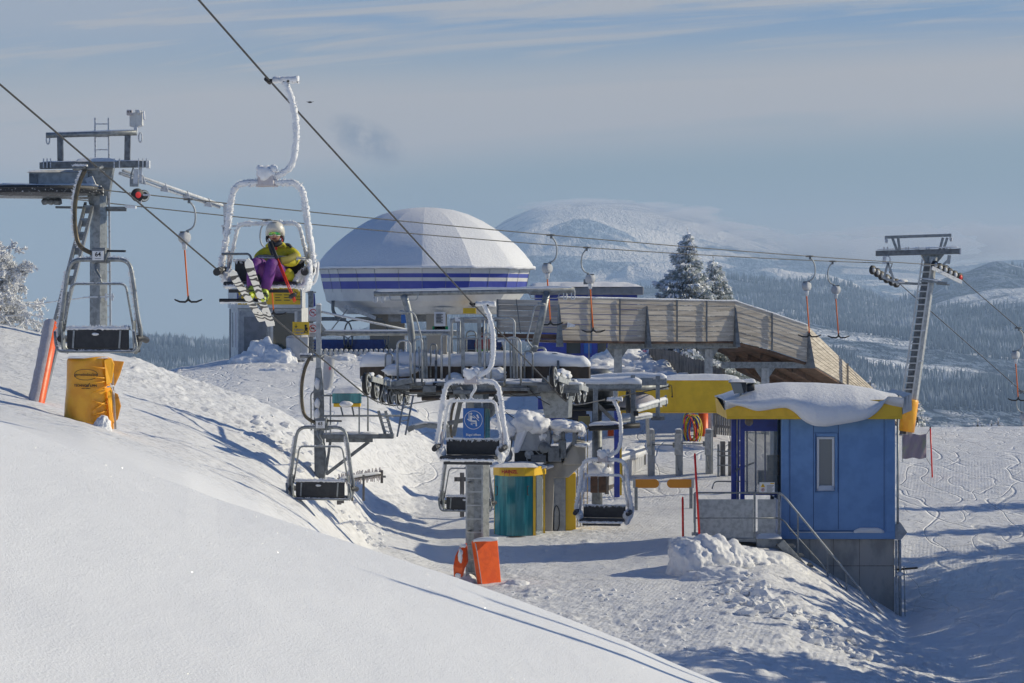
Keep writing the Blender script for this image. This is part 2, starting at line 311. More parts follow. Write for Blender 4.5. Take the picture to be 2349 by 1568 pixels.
# ---------------- haze ----------------
def volume_box(name, lo, hi, dens, colr, aniso=.0, label=''):
    me = bpy.data.meshes.new(name); v = [(x, y, z) for x in (lo[0], hi[0]) for y in (lo[1], hi[1]) for z in (lo[2], hi[2])]
    me.from_pydata(v, [], [(0, 1, 3, 2), (4, 6, 7, 5), (0, 4, 5, 1), (2, 3, 7, 6), (0, 2, 6, 4), (1, 5, 7, 3)])
    m = bpy.data.materials.new(name); m.use_nodes = True; nt = m.node_tree; nt.nodes.remove(nt.nodes['Principled BSDF'])
    pv = nt.nodes.new('ShaderNodeVolumePrincipled'); pv.inputs['Color'].default_value = (*colr, 1); pv.inputs['Density'].default_value = dens; pv.inputs['Anisotropy'].default_value = aniso
    nt.links.new(pv.outputs[0], nt.nodes['Material Output'].inputs['Volume']); me.materials.append(m)
    o = bpy.data.objects.new(name, me); COL.objects.link(o); o['kind'] = 'stuff'; o['label'] = label; return o
zmax = max(float(H2[2].max()), 40)+12
zmin = min(float(H1[2].min()), float(H2[2].min()), float(Z.min()))-1
HZ = volume_box('haze', (-4600, -30, zmin), (4600, 11700, zmax), 1.08e-4, (.58, .75, .93), 0, 'thin blue winter haze over the valleys')
# ================= building tools =================
VX, VY, VZ = Vector((1, 0, 0)), Vector((0, 1, 0)), Vector((0, 0, 1))
def V3(*a): return Vector(a)
def arc(pts, r=.1, n=5, closed=False):
    """round the corners of a polyline"""
    out = []; N = len(pts)
    for i, p in enumerate(pts):
        if not closed and i in (0, N-1): out.append(Vector(p)); continue
        a, b = Vector(pts[i-1]), Vector(pts[(i+1) % N]); p = Vector(p)
        da, db = a-p, b-p; rr = min(r, da.length*.48, db.length*.48)
        p0, p1 = p+da.normalized()*rr, p+db.normalized()*rr
        for k in range(n+1):
            t = k/n; out.append(p0*(1-t)**2+p*2*t*(1-t)+p1*t*t)
    return out
def curve(pts, n=6):
    """Catmull-Rom through points"""
    pts = [Vector(p) for p in pts]; q = [pts[0]*2-pts[1]]+pts+[pts[-1]*2-pts[-2]]; out = []
    for i in range(1, len(q)-2):
        for k in range(n):
            t = k/n; a, b, c, d = q[i-1:i+3]
            out.append(.5*((2*b)+(c-a)*t+(2*a-5*b+4*c-d)*t*t+(3*b-3*c+d-a)*t**3))
    out.append(pts[-1]); return out
def resample(pts, step):
    out = [Vector(pts[0])]
    for a, b in zip(pts[:-1], pts[1:]):
        a, b = Vector(a), Vector(b); n = max(1, int((b-a).length/step))
        for k in range(1, n+1): out.append(a.lerp(b, k/n))
    return out
class MB:
    def __init__(s): s.v = []; s.f = []; s.sm = []; s.mi = []; s.cur = 0
    def add(s, vs, fs, smooth=False):
        o = len(s.v); s.v += [tuple(v) for v in vs]; s.f += [tuple(o+i for i in f) for f in fs]; s.sm += [smooth]*len(fs); s.mi += [s.cur]*len(fs); return s
    def box(s, c, size, rot=None, taper=1.0):
        c = Vector(c); h = [q/2 for q in size]; M = rot if rot is not None else Matrix.Identity(3)
        vs = [c+M @ Vector((x*h[0]*(taper if z > 0 else 1), y*h[1]*(taper if z > 0 else 1), z*h[2])) for z in (-1, 1) for y in (-1, 1) for x in (-1, 1)]
        return s.add(vs, [(0, 2, 3, 1), (4, 5, 7, 6), (0, 1, 5, 4), (2, 6, 7, 3), (0, 4, 6, 2), (1, 3, 7, 5)])
    def bb(s, lo, hi):
        lo, hi = Vector(lo), Vector(hi); return s.box((lo+hi)/2, tuple(abs(q) for q in (hi-lo)))
    def bar(s, a, b, w, h=None, up=VZ, w2=None, h2=None):
        a, b = Vector(a), Vector(b); h = h or w; w2 = w2 or w; h2 = h2 or h
        d = (b-a).normalized(); sx_ = d.cross(up)
        if sx_.length < 1e-3: sx_ = d.cross(VY)
        sx_.normalize(); u = sx_.cross(d)
        vs = []
        for p, ww, hh in ((a, w, h), (b, w2, h2)):
            vs += [p-sx_*ww/2-u*hh/2, p+sx_*ww/2-u*hh/2, p+sx_*ww/2+u*hh/2, p-sx_*ww/2+u*hh/2]
        return s.add(vs, [(3, 2, 1, 0), (4, 5, 6, 7), (0, 1, 5, 4), (1, 2, 6, 5), (2, 3, 7, 6), (3, 0, 4, 7)])
    def tube(s, pts, r, n=8, caps=True, closed=False, jit=0.0, seed=0, squash=1.0):
        pts = [Vector(p) for p in pts]; N = len(pts); rr = r if isinstance(r, (list, tuple)) else [r]*N
        rnd = random.Random(seed); vs = []; prev = None
        for i, p in enumerate(pts):
            d = (pts[(i+1) % N]-pts[i-1]) if (closed or 0 < i < N-1) else (pts[1]-pts[0] if i == 0 else pts[-1]-pts[-2])
            if d.length < 1e-9: d = VZ.copy()
            d.normalize()
            if prev is None: a = d.orthogonal().normalized()
            else:
                a = prev-d*prev.dot(d); a = a.normalized() if a.length > 1e-6 else d.orthogonal().normalized()
            prev = a; b = d.cross(a)
            for k in range(n):
                t = 2*math.pi*k/n; q = rr[i]*(1+(rnd.uniform(-jit, jit) if jit else 0))
                vs.append(p+a*math.cos(t)*q+b*math.sin(t)*q*squash)
        fs = []
        for i in range(N if closed else N-1):
            for k in range(n):
                j = (i+1) % N; fs.append((i*n+k, i*n+(k+1) % n, j*n+(k+1) % n, j*n+k))
        s.add(vs, fs, True)
        if caps and not closed:
            o = len(s.v)-len(vs); s.f += [tuple(o+k for k in reversed(range(n))), tuple(o+(N-1)*n+k for k in range(n))]; s.sm += [False]*2; s.mi += [s.cur]*2
        return s
    def lathe(s, c, axis, prof, n=24, smooth=True, phase=0.0, ref=None):
        c = Vector(c); ax = Vector(axis).normalized(); a = (Vector(ref) if ref is not None else ax.orthogonal()).normalized(); b = ax.cross(a); vs = []; fs = []
        for r, h in prof:
            for k in range(n):
                t = 2*math.pi*k/n+phase; vs.append(c+ax*h+(a*math.cos(t)+b*math.sin(t))*r)
        for i in range(len(prof)-1):
            for k in range(n): fs.append((i*n+k, i*n+(k+1) % n, (i+1)*n+(k+1) % n, (i+1)*n+k))
        fs.append(tuple(reversed(range(n)))); fs.append(tuple((len(prof)-1)*n+k for k in range(n)))
        return s.add(vs, fs, smooth)
    def prism(s, poly, ext):
        n = len(poly); e = Vector(ext); vs = [Vector(p) for p in poly]+[Vector(p)+e for p in poly]
        return s.add(vs, [tuple(reversed(range(n))), tuple(range(n, 2*n))]+[(i, (i+1) % n, n+(i+1) % n, n+i) for i in range(n)])
    def blob(s, c, rad, seed=0, amp=.15, sub=3, freq=1.6, flat=None, octv=3):
        bm = bmesh.new(); bmesh.ops.create_icosphere(bm, subdivisions=sub, radius=1)
        rnd = random.Random(seed); off = Vector((rnd.uniform(0, 99), rnd.uniform(0, 99), rnd.uniform(0, 99)))
        from mathutils import noise as mn
        vs = []
        for v in bm.verts:
            k = 1+amp*mn.fractal(v.co*freq+off, .8, 2.1, octv); p = v.co*k
            q = Vector((p.x*rad[0], p.y*rad[1], p.z*rad[2]))
            if flat is not None and q.z < flat: q.z = flat+(q.z-flat)*.15
            vs.append(Vector(c)+q)
        fs = [tuple(v.index for v in f.verts) for f in bm.faces]; bm.free(); return s.add(vs, fs, True)
    def slab(s, c, hx, hy, h, seed=0, n=18, m=10, amp=.12, pw=4, ex=VX, ey=VY, under=.0, lean=0.0):
        """rounded snow cushion lying on a rectangle"""
        c = Vector(c); rnd = random.Random(seed); o = rnd.uniform(0, 500); vs = []; ex = Vector(ex); ey = Vector(ey)
        X_, Y_ = np.meshgrid(np.linspace(-1, 1, n), np.linspace(-1, 1, m))
        N_ = fbm(X_*hx*2.2+o, Y_*hy*2.2+o*.3, 3, 2)
        for top in (1, 0):
            for j in range(m):
                for i in range(n):
                    x, y = X_[j, i], Y_[j, i]; e = (max(0, 1-abs(x)**pw)*max(0, 1-abs(y)**pw))**.42
                    z = h*e*(1+N_[j, i]*amp*6)*(1+lean*x) if top else -under*e
                    b = 1+.03*N_[j, i]*6
                    vs.append(c+ex*(x*hx*b)+ey*(y*hy*b)+VZ*z)
        fs = []; k = n*m
        for j in range(m-1):
            for i in range(n-1):
                a = j*n+i; fs.append((a, a+1, a+n+1, a+n)); fs.append((k+a, k+a+n, k+a+n+1, k+a+1))
        for i in range(n-1): fs.append((i, k+i, k+i+1, i+1)); a = (m-1)*n+i; fs.append((a, a+1, k+a+1, k+a))
        for j in range(m-1): a = j*n; fs.append((a, a+n, k+a+n, k+a)); a = j*n+n-1; fs.append((a, k+a, k+a+n, a+n))
        return s.add(vs, fs, True)
    def drift(s, pts, w, h, seed=0, amp=.35, droop=.3, side=None):
        """long loaf of snow riding on a beam"""
        pts = resample(pts, .07); rnd = random.Random(seed); o = rnd.uniform(0, 99); vs = []; n = 9; N = len(pts); L = 0
        for i, p in enumerate(pts):
            d = (pts[min(i+1, N-1)]-pts[max(i-1, 0)]).normalized(); sd = d.cross(VZ)
            sd = sd.normalized() if sd.length > 1e-3 else VX.copy(); L += .07
            e = min(1, i/2.5+.12, (N-1-i)/2.5+.12)
            f = float(fbm(np.array([L*1.6+o]), np.array([.3]), 3, 4)[0]); g = float(fbm(np.array([L*3.1+o]), np.array([5.3]), 3, 7)[0])
            hh = h*(1+amp*2*f)*e**.5
            for k in range(n):
                t = math.pi*k/(n-1); x = -math.cos(t); z = math.sin(t)**.7*hh if 0 < k < n-1 else -droop*h*(.6+1.6*max(0, g))
                vs.append(p+sd*x*w*.5*(1+.25*g)*(.6+.4*e)+VZ*z)
        fs = [(i*n+k, i*n+k+1, (i+1)*n+k+1, (i+1)*n+k) for i in range(N-1) for k in range(n-1)]
        fs += [(i*n+n-1, i*n, (i+1)*n, (i+1)*n+n-1) for i in range(N-1)]+[tuple(reversed(range(n))), tuple((N-1)*n+k for k in range(n))]
        return s.add(vs, fs, True)
    def spikes(s, pts, r, cnt, ln, seed=0, dirn=None, spread=1.0):
        """rime needles along a path"""
        rnd = random.Random(seed); pts = resample(pts, .03)
        for _ in range(cnt):
            i = rnd.randrange(len(pts)-1); p = pts[i].lerp(pts[i+1], rnd.random())
            d = Vector((rnd.gauss(0, 1), rnd.gauss(0, 1), rnd.gauss(0, 1)))*spread+(Vector(dirn)*1.6 if dirn is not None else Vector((0, 0, 0)))
            if d.length < .1: continue
            d.normalize(); l = ln*rnd.uniform(.4, 1.2); a = d.orthogonal().normalized(); b = d.cross(a); w_ = l*rnd.uniform(.22, .4)
            q = p+d*r*.7
            s.add([q+a*w_, q-a*w_*.5+b*w_*.87, q-a*w_*.5-b*w_*.87, q+d*l], [(0, 1, 3), (1, 2, 3), (2, 0, 3)], False)
        return s
    def rime(s, pts, r, seed=0, step=.035, jit=.22, n=9, sp=0, ln=.04, dirn=None):
        s.tube(resample(pts, step), r, n, jit=jit, seed=seed)
        if sp: s.spikes(pts, r, sp, ln, seed+1, dirn)
        return s
    def build(s, name, m, parent=None, bev=0, at=None):
        ms = m if isinstance(m, (list, tuple)) else [m]
        if parent is not None: off = Vector(parent['_o'])
        else:
            if at is not None: off = Vector(at)
            else:
                a = np.array(s.v); off = Vector(((a[:, 0].min()+a[:, 0].max())/2, (a[:, 1].min()+a[:, 1].max())/2, a[:, 2].min()))
        me = bpy.data.meshes.new(name); me.from_pydata([tuple(Vector(v)-off) for v in s.v], [], s.f)
        me.polygons.foreach_set('use_smooth', s.sm)
        for mm in ms: me.materials.append(MATS[mm] if isinstance(mm, str) else mm)
        me.polygons.foreach_set('material_index', s.mi); me.update()
        o = bpy.data.objects.new(name, me); COL.objects.link(o)
        if parent is not None: o.parent = parent
        else: o.location = off
        o['_o'] = tuple(off)
        if bev:
            b = o.modifiers.new('bevel', 'BEVEL'); b.width = bev; b.segments = 2; b.limit_method = 'ANGLE'; b.angle_limit = R(40)
        return o
def tag(o, label, cat, group=None):
    o['label'] = label; o['category'] = cat
    if group: o['group'] = group
    return o
def thing(name, label, cat, loc, group=None, rz=0.0):
    o = bpy.data.objects.new(name, None); COL.objects.link(o); o.location = Vector(loc); o.rotation_euler = (0, 0, rz); o.empty_display_size = .2
    o['_o'] = tuple(Vector(loc)) if not rz else (0, 0, 0); return tag(o, label, cat, group)
def local_thing(name, label, cat, group=None):
    """parts are given in local coordinates; place it afterwards"""
    o = thing(name, label, cat, (0, 0, 0), group); return o
def copy_tree(o, parent=None):
    c = o.copy(); COL.objects.link(c)
    if parent is not None: c.parent = parent
    for ch in list(o.children): copy_tree(ch, c)
    return c
def text_mb(txt, origin, size, ex=VX, ey=VZ, depth=.006, align='CENTER', bold=0.0, mb=None):
    cu = bpy.data.curves.new('t', 'FONT'); cu.body = txt; cu.size = size; cu.extrude = depth/2; cu.align_x = align; cu.align_y = 'CENTER'; cu.offset = bold
    cu.resolution_u = 3
    ob = bpy.data.objects.new('t', cu); COL.objects.link(ob); dg = bpy.context.evaluated_depsgraph_get(); dg.update()
    me = bpy.data.meshes.new_from_object(ob.evaluated_get(dg)); ex, ey = Vector(ex), Vector(ey); ez = ex.cross(ey)
    mb = mb or MB(); o = Vector(origin)
    mb.add([o+ex*v.co.x+ey*v.co.y+ez*v.co.z for v in me.vertices], [tuple(p.vertices) for p in me.polygons], False)
    bpy.data.objects.remove(ob); bpy.data.curves.remove(cu); bpy.data.meshes.remove(me); return mb
def ring(mb, c, r, w, ex=VX, ey=VZ, depth=.006, n=28, a0=0, a1=2*math.pi):
    ex, ey, c = Vector(ex), Vector(ey), Vector(c); ez = ex.cross(ey)*depth; vs = []; fs = []
    for k in range(n+1):
        t = a0+(a1-a0)*k/n; d = ex*math.cos(t)+ey*math.sin(t); vs += [c+d*(r-w/2), c+d*(r+w/2), c+d*(r-w/2)+ez, c+d*(r+w/2)+ez]
    for k in range(n): a = k*4; fs += [(a, a+4, a+5, a+1), (a+2, a+3, a+7, a+6), (a+1, a+5, a+7, a+3), (a, a+2, a+6, a+4)]
    return mb.add(vs, fs)
# metals, paints, cloth, wood
mat('galvanised', (.30, .32, .33), .5, .55, col2=(.21, .225, .235), vs=9, bump=.05)
mat('dark_galvanised', (.20, .215, .225), .55, .5, col2=(.13, .14, .15), vs=7)
mat('light_galvanised', (.45, .47, .48), .55, .3, col2=(.34, .36, .37), vs=8)
mat('frosted_metal', (.62, .64, .67), .7, .0, col2=(.36, .38, .40), vs=14, bump=.3, bs=60, th=(.5, .68))
mat('bronze_tube', (.13, .105, .07), .5, .4, col2=(.08, .07, .05), vs=10)
mat('cable_steel', (.085, .085, .085), .55, .5, col2=(.05, .05, .05), vs=40)
mat('black_pad', (.018, .02, .025), .55, 0, col2=(.03, .032, .038), vs=12, bump=.1)
mat('black_rubber', (.015, .015, .017), .6)
mat('black_frosted', (.02, .022, .028), .6, 0, col2=(.6, .62, .66), vs=16, th=(.60, .66), bump=.2)
mat('white_plate', (.72, .73, .74), .5)
mat('white_wall', (.62, .63, .62), .55, col2=(.52, .53, .53), vs=3)
mat('black_ink', (.01, .01, .012), .6)
mat('blue_ink', (.02, .05, .25), .5)
mat('red_ink', (.55, .02, .02), .5)
mat('sign_yellow', (.80, .50, .01), .5)
mat('hut_blue', (.17, .33, .61), .5, col2=(.145, .29, .55), vs=2.2, bump=.03, bs=12)
mat('post_blue', (.02, .05, .36), .4, col2=(.02, .04, .26), vs=5)
mat('stripe_blue', (.045, .065, .36), .4, col2=(.06, .085, .40), vs=1.2)
mat('seat_blue', (.01, .06, .28), .5, col2=(.01, .04, .2), vs=8)
mat('sign_blue', (.01, .12, .42), .4)
mat('fascia_yellow', (.86, .53, .025), .42, col2=(.76, .46, .02), vs=2.5)
mat('beam_yellow', (.86, .53, .015), .45, col2=(.76, .46, .012), vs=2)
mat('paddle_orange', (.65, .26, .01), .45)
mat('pad_orange', (.90, .13, .015), .42, col2=(.78, .10, .012), vs=6, bump=.25, bs=7)
mat('snow_frosted_pad', (.50, .46, .47), .85, col2=(.55, .52, .54), vs=18, bump=.5, bs=50)
mat('cover_orange', (.97, .46, .02), .36, col2=(.90, .37, .012), vs=3, bump=.35, bs=5, coat=.15)
mat('cover_dark', (.62, .26, .01), .5, col2=(.5, .2, .01), vs=5, bump=.3, bs=8)
mat('teal_glass', (.01, .17, .20), .16, 0, col2=(.04, .30, .33), vs=2.5, stretch=(3, 3, .25), spec=.7)
mat('clear_glass', (.30, .36, .40), .06, 0, spec=.9, alpha=.42)
mat('grey_glass', (.17, .19, .20), .15, spec=.8)
mat('dark_glass', (.015, .03, .035), .1, spec=.8)
mat('concrete', (.44, .42, .38), .85, col2=(.31, .30, .275), vs=2.2, bump=.3, bs=14, stretch=(1, 1, .5))
mat('grey_panel', (.34, .36, .38), .5, .2, col2=(.26, .28, .30), vs=5)
mat('roof_grey', (.20, .21, .23), .6, .1, col2=(.16, .17, .185), vs=3)
mat('steel_brown', (.075, .055, .04), .6, .3, col2=(.045, .035, .03), vs=6, stretch=(1, 1, .3))
mat('plank', (.57, .51, .43), .85, col2=(.38, .335, .28), vs=3.0, stretch=(.35, .35, 5), bump=.5, bs=8, th=(.35, .65))
mat('plank_dark', (.47, .42, .35), .85, col2=(.32, .28, .24), vs=3.2, stretch=(.35, .35, 5), bump=.5, bs=9, th=(.35, .65))
mat('plank_pale', (.65, .59, .50), .85, col2=(.45, .40, .34), vs=2.6, stretch=(.35, .35, 5), bump=.5, bs=7, th=(.35, .65))
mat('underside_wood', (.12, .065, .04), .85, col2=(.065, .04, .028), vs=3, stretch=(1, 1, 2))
mat('grey_wood', (.24, .22, .20), .9, col2=(.13, .12, .11), vs=5, stretch=(2, 2, .4), bump=.4)
mat('dome_white', (.66, .66, .64), .5, col2=(.60, .60, .59), vs=1.5)
mat('column_beige', (.36, .33, .28), .7)
mat('seam_blue', (.03, .07, .20), .6)
mat('stake_red', (.95, .03, .02), .4)
mat('cord_orange', (.85, .17, .01), .5)
mat('bark', (.07, .055, .045), .9, col2=(.12, .1, .085), vs=8)
mat('needles_frost', (.86, .87, .88), .9, col2=(.60, .63, .63), vs=2.4, th=(.45, .68))
mat('needles_dark', (.34, .38, .37), .9, col2=(.55, .58, .59), vs=2.5, th=(.55, .7))
mat('rime_twig', (.86, .87, .89), .9, col2=(.70, .72, .75), vs=4)
mat('skin', (.45, .24, .16), .6)
mat('jacket_yellow', (.66, .56, .015), .65, col2=(.50, .43, .02), vs=6, bump=1.0, bs=7)
mat('jacket_shade', (.22, .19, .03), .7, bump=.4, bs=10)  # jacket yellow darkened, shade put into the colour
mat('pants_purple', (.17, .035, .24), .7, col2=(.11, .022, .16), vs=5, bump=1.0, bs=7)
mat('boot_lime', (.50, .60, .05), .4, col2=(.04, .06, .02), vs=9, th=(.5, .55))
mat('helmet_cream', (.66, .64, .56), .35, col2=(.58, .55, .48), vs=9)
mat('goggle', (.75, .62, .03), .08, .7, col2=(.02, .42, .16), vs=6, th=(.4, .6))
mat('pole_red', (.95, .04, .02), .35)
mat('maroon_cloth', (.20, .005, .015), .8)
mat('green_cloth', (.10, .36, .01), .7)
mat('net_yellow', (.75, .62, .03), .6)
mat('net_red', (.75, .05, .03), .6)
mat('net_blue', (.02, .07, .35), .6)
mat('banner', (.34, .28, .32), .8, col2=(.36, .38, .24), vs=2.2, th=(.5, .7))
mat('zebra_black', (.03, .03, .035), .5)
mat('ski_white', (.74, .73, .70), .3)
mat('wheel_red', (.75, .03, .03), .5)
mat('tan_panel', (.35, .29, .12), .6)
mat('dark_cabinet', (.02, .025, .05), .5)
mat('green_sheet', (.0, .25, .09), .6)
mat('cover_grey', (.42, .44, .47), .75, col2=(.5, .51, .53), vs=4, bump=.3, bs=6)
SEE = {}
# ================= domed lift station =================
def dome_station():
    C = P(976, 0, 130); cx, cy = C.x, 130.0; zg = gz(cx, cy); n = 14; dphi = 2*math.pi/n
    t = thing('domed_lift_station', 'round lift station under a snow covered dome with a blue striped white wall', 'lift station', (cx, cy, zg))
    def rg(r, z, m=n, ph=0): return [Vector((cx+r*math.sin(k*2*math.pi/m+ph), cy-r*math.cos(k*2*math.pi/m+ph), z)) for k in range(m)]
    # dome: fourteen gores, each curved upwards and flat across, with a crease between them
    prof = [(5.08, 1.50), (4.84, 1.83), (4.58, 2.15), (4.22, 2.52), (3.80, 2.88), (3.28, 3.26), (2.68, 3.62), (2.0, 3.93), (1.28, 4.13), (.6, 4.23), (.08, 4.26)]
    mb = MB(); sub = 8
    for g in range(n):
        vs = []
        for i, (r, z) in enumerate(prof):
            a = g*dphi; b = (g+1)*dphi; p0 = Vector((cx+r*math.sin(a), cy-r*math.cos(a), z)); p1 = Vector((cx+r*math.sin(b), cy-r*math.cos(b), z))
            for k in range(sub+1):
                f = k/sub; p = p0.lerp(p1, f); c_ = Vector((p.x-cx, p.y-cy, .6)).normalized()
                nz = float(fbm(np.array([p.x*1.1+9]), np.array([p.z*1.3+p.y]), 4, 3)[0])*(.16 if 0 < k < sub else 0)+.03*math.sin(math.pi*f)
                vs.append(p+c_*nz*(1-i/len(prof)))
        fs = [(i*(sub+1)+k, i*(sub+1)+k+1, (i+1)*(sub+1)+k+1, (i+1)*(sub+1)+k) for i in range(len(prof)-1) for k in range(sub)]
        mb.add(vs, fs, True)
    mb.build('dome', 'snow_cap', t)
    # eave lip
    e = MB(); r0, r1, r2, r3 = rg(5.08, 1.50), rg(5.10, 1.42), rg(4.9, 1.40), rg(4.9, 1.50)
    e.add(r0+r1+r2+r3, [(a*n+k, a*n+(k+1) % n, ((a+1) % 4)*n+(k+1) % n, ((a+1) % 4)*n+k) for a in range(4) for k in range(n)]); e.build('eave', 'light_galvanised', t)
    fr_ = MB(); fr_.drift([p+V3(0, 0, .0) for p in rg(5.1, 1.48)[9:]+rg(5.1, 1.48)[:5]], .12, .08, 3, .5, 1.0); fr_.build('snow_rim', 'snow_cap', t)
    # wall, in horizontal courses so that stripes are true bands of panels
    def course(z0, r0_, z1, r1_, name, m, k0=0, k1=n, lift=0):
        q = MB(); a, b = rg(r0_+lift, z0), rg(r1_+lift, z1)
        for k in range(k0, k1): kk = k % n; q.add([a[kk], a[(kk+1) % n], b[(kk+1) % n], b[kk]], [(0, 1, 2, 3)])
        q.build(name, m, t)
    course(1.20, 4.84, 1.42, 4.90, 'wall', 'dome_white'); course(1.02, 4.80, 1.20, 4.84, 'blue_stripe', 'stripe_blue'); course(.86, 4.77, 1.02, 4.80, 'wall', 'dome_white')
    course(.52, 4.70, .86, 4.77, 'blue_stripe', 'stripe_blue'); course(.36, 4.66, .52, 4.70, 'wall', 'dome_white'); sk_ = MB(); rings = []
    for z, rl_, rr_ in ((.36, 4.66, 4.66), (-.02, 4.58, 4.36), (-.30, 4.15, 4.0)):
        rings.append([Vector((cx+(rl_ if math.sin(k*dphi) < -.3 else rr_)*math.sin(k*dphi), cy-(rl_ if math.sin(k*dphi) < -.3 else rr_)*math.cos(k*dphi), z)) for k in range(n)])
    for i in range(2):
        for k in range(n): sk_.add([rings[i][k], rings[i][(k+1) % n], rings[i+1][(k+1) % n], rings[i+1][k]], [(3, 2, 1, 0)])
    sk_.build('lower_skirt', 'dome_white', t)
    g = MB()
    for k in range(n):                                 # joints between panels
        for f in (0, .5):
            pts = []
            for r, z in ((4.905, 1.40), (4.705, .52), (4.665, .36)):
                a, b = rg(r, z)[k], rg(r, z)[(k+1) % n]; pts.append(a.lerp(b, f))
            g.tube(pts, .009, 4)
    g.build('panel_joint', 'grey_panel', t)
    s = MB(); s.lathe((cx, cy, -.62), VZ, [(3.55, 0), (3.75, .04), (4.05, .32)], n, False, -math.pi/2, ref=VY); s.build('soffit', 'white_wall', t)
    c = MB(); c.bb((cx-.05+.2, cy-3.6, zg-.2), (cx+1.05, cy-2.6, -.6)); c.build('column', 'column_beige', t)
    c = MB(); c.bb((cx-2.6, cy+1.0, zg-.2), (cx-1.0, cy+2.0, -.6)); c.build('column', 'column_beige', t)
    MB().bb((cx-1.6, cy-2.2, -.95), (cx+.4, cy-1.6, -.55)).build('drive_housing', 'grey_panel', t); MB().bb((cx+1.2, cy-3.2, -1.0), (cx+3.1, cy-2.9, -.8)).build('drive_housing', 'grey_panel', t)
    for (u0, u1, v0, v1, m) in ((1062, 1092, 707, 720, 'sign_yellow'), (996, 1022, 716, 757, 'white_plate'), (992, 1028, 749, 757, 'green_sheet'), (920, 934, 722, 742, 'sign_blue')):
        q = MB(); a, b = P(u0, v1, 126.1 if m != 'sign_yellow' else 125.4), P(u1, v0, 126.1); q.bb((a.x, a.y-.05, a.z), (b.x, b.y, b.z)); q.build('notice_board', m, t)
    q = MB()
    for k in range(7): z = -(722+k*3.2-CV)*126/F; q.bb((P(1000, 0, 126.04).x, 126.0, z-.012), (P(1012 if k % 2 else 1016, 0, 126).x, 126.03, z+.012))
    q.build('print', 'black_ink', t)
    # left overhang of the conveyor frame and its stay
    q = MB(); a = P(797, 708, 127); b = P(850, 735, 127); q.bar(P(792, 704, 126.5), P(862, 730, 126.5), .5, .16); q.build('entry_guide', 'light_galvanised', t)
    q = MB(); q.bar(P(797, 710, 126), P(752, 768, 126), .05); q.build('stay', 'galvanised', t)
    # faded lettering block on the left facets
    a, b = rg(4.79, 0)[-3], rg(4.79, 0)[-2]
    return t
dome_station()
def quad_chair(u, label, fold=0):
    """detachable four-seat chair hanging in the domed station"""
    Y = 128.0; c = P(u, 0, Y); X = c.x; s = Y/F
    def q(du, v, dy=0.0): return Vector((X+du*s, Y+dy, -(v-CV)*s))
    t = thing('quad_chair', label, 'chair', q(0, 812), 'blue four seat chairs in the domed station')
    MB().tube(curve([q(12, 690), q(12, 712), q(20, 726), q(30, 731)], 5), .075, 10).build('hanger', 'dark_galvanised', t)
    MB().bar(q(-28, 733), q(42, 733), .12, .13).bar(q(-20, 729), q(30, 729), .05, .05).build('top_beam', 'dark_galvanised', t)
    m = MB()
    m.tube(arc([q(-12, 735), q(-38, 737), q(-46, 760), q(-46, 792), q(-36, 800)], .25), .035, 8)
    m.tube(arc([q(20, 735), q(48, 737), q(56, 760), q(56, 792), q(46, 800)], .25), .035, 8); m.build('side_frame', 'dark_galvanised', t)
    MB().bar(q(-38, 791, .1), q(50, 791, .1), .06, .46).build('backrest', 'seat_blue', t, .02)
    MB().bar(q(-38, 805, -.25), q(50, 805, -.25), .5, .08).build('seat', 'black_pad', t, .02)
    m = MB(); m.tube(arc([q(-40, 800, -.3), q(-34, 772, -.5), q(4, 768, -.5), q(46, 772, -.5), q(52, 800, -.3)], .2), .022, 8); m.build('restraint_bar', 'galvanised', t)
    for du in (-43, 52): MB().blob(q(du, 802, -.1), (.08, .1, .2), 3, .1, 2).build('end_cap', 'black_pad', t)
    return t
quad_chair(835, 'blue backed chair hanging at the left, over the row of capped posts')
quad_chair(752, 'blue backed chair half hidden by the tall steel post')
quad_chair(1102, 'blue backed chair on the right carrying a person in maroon')

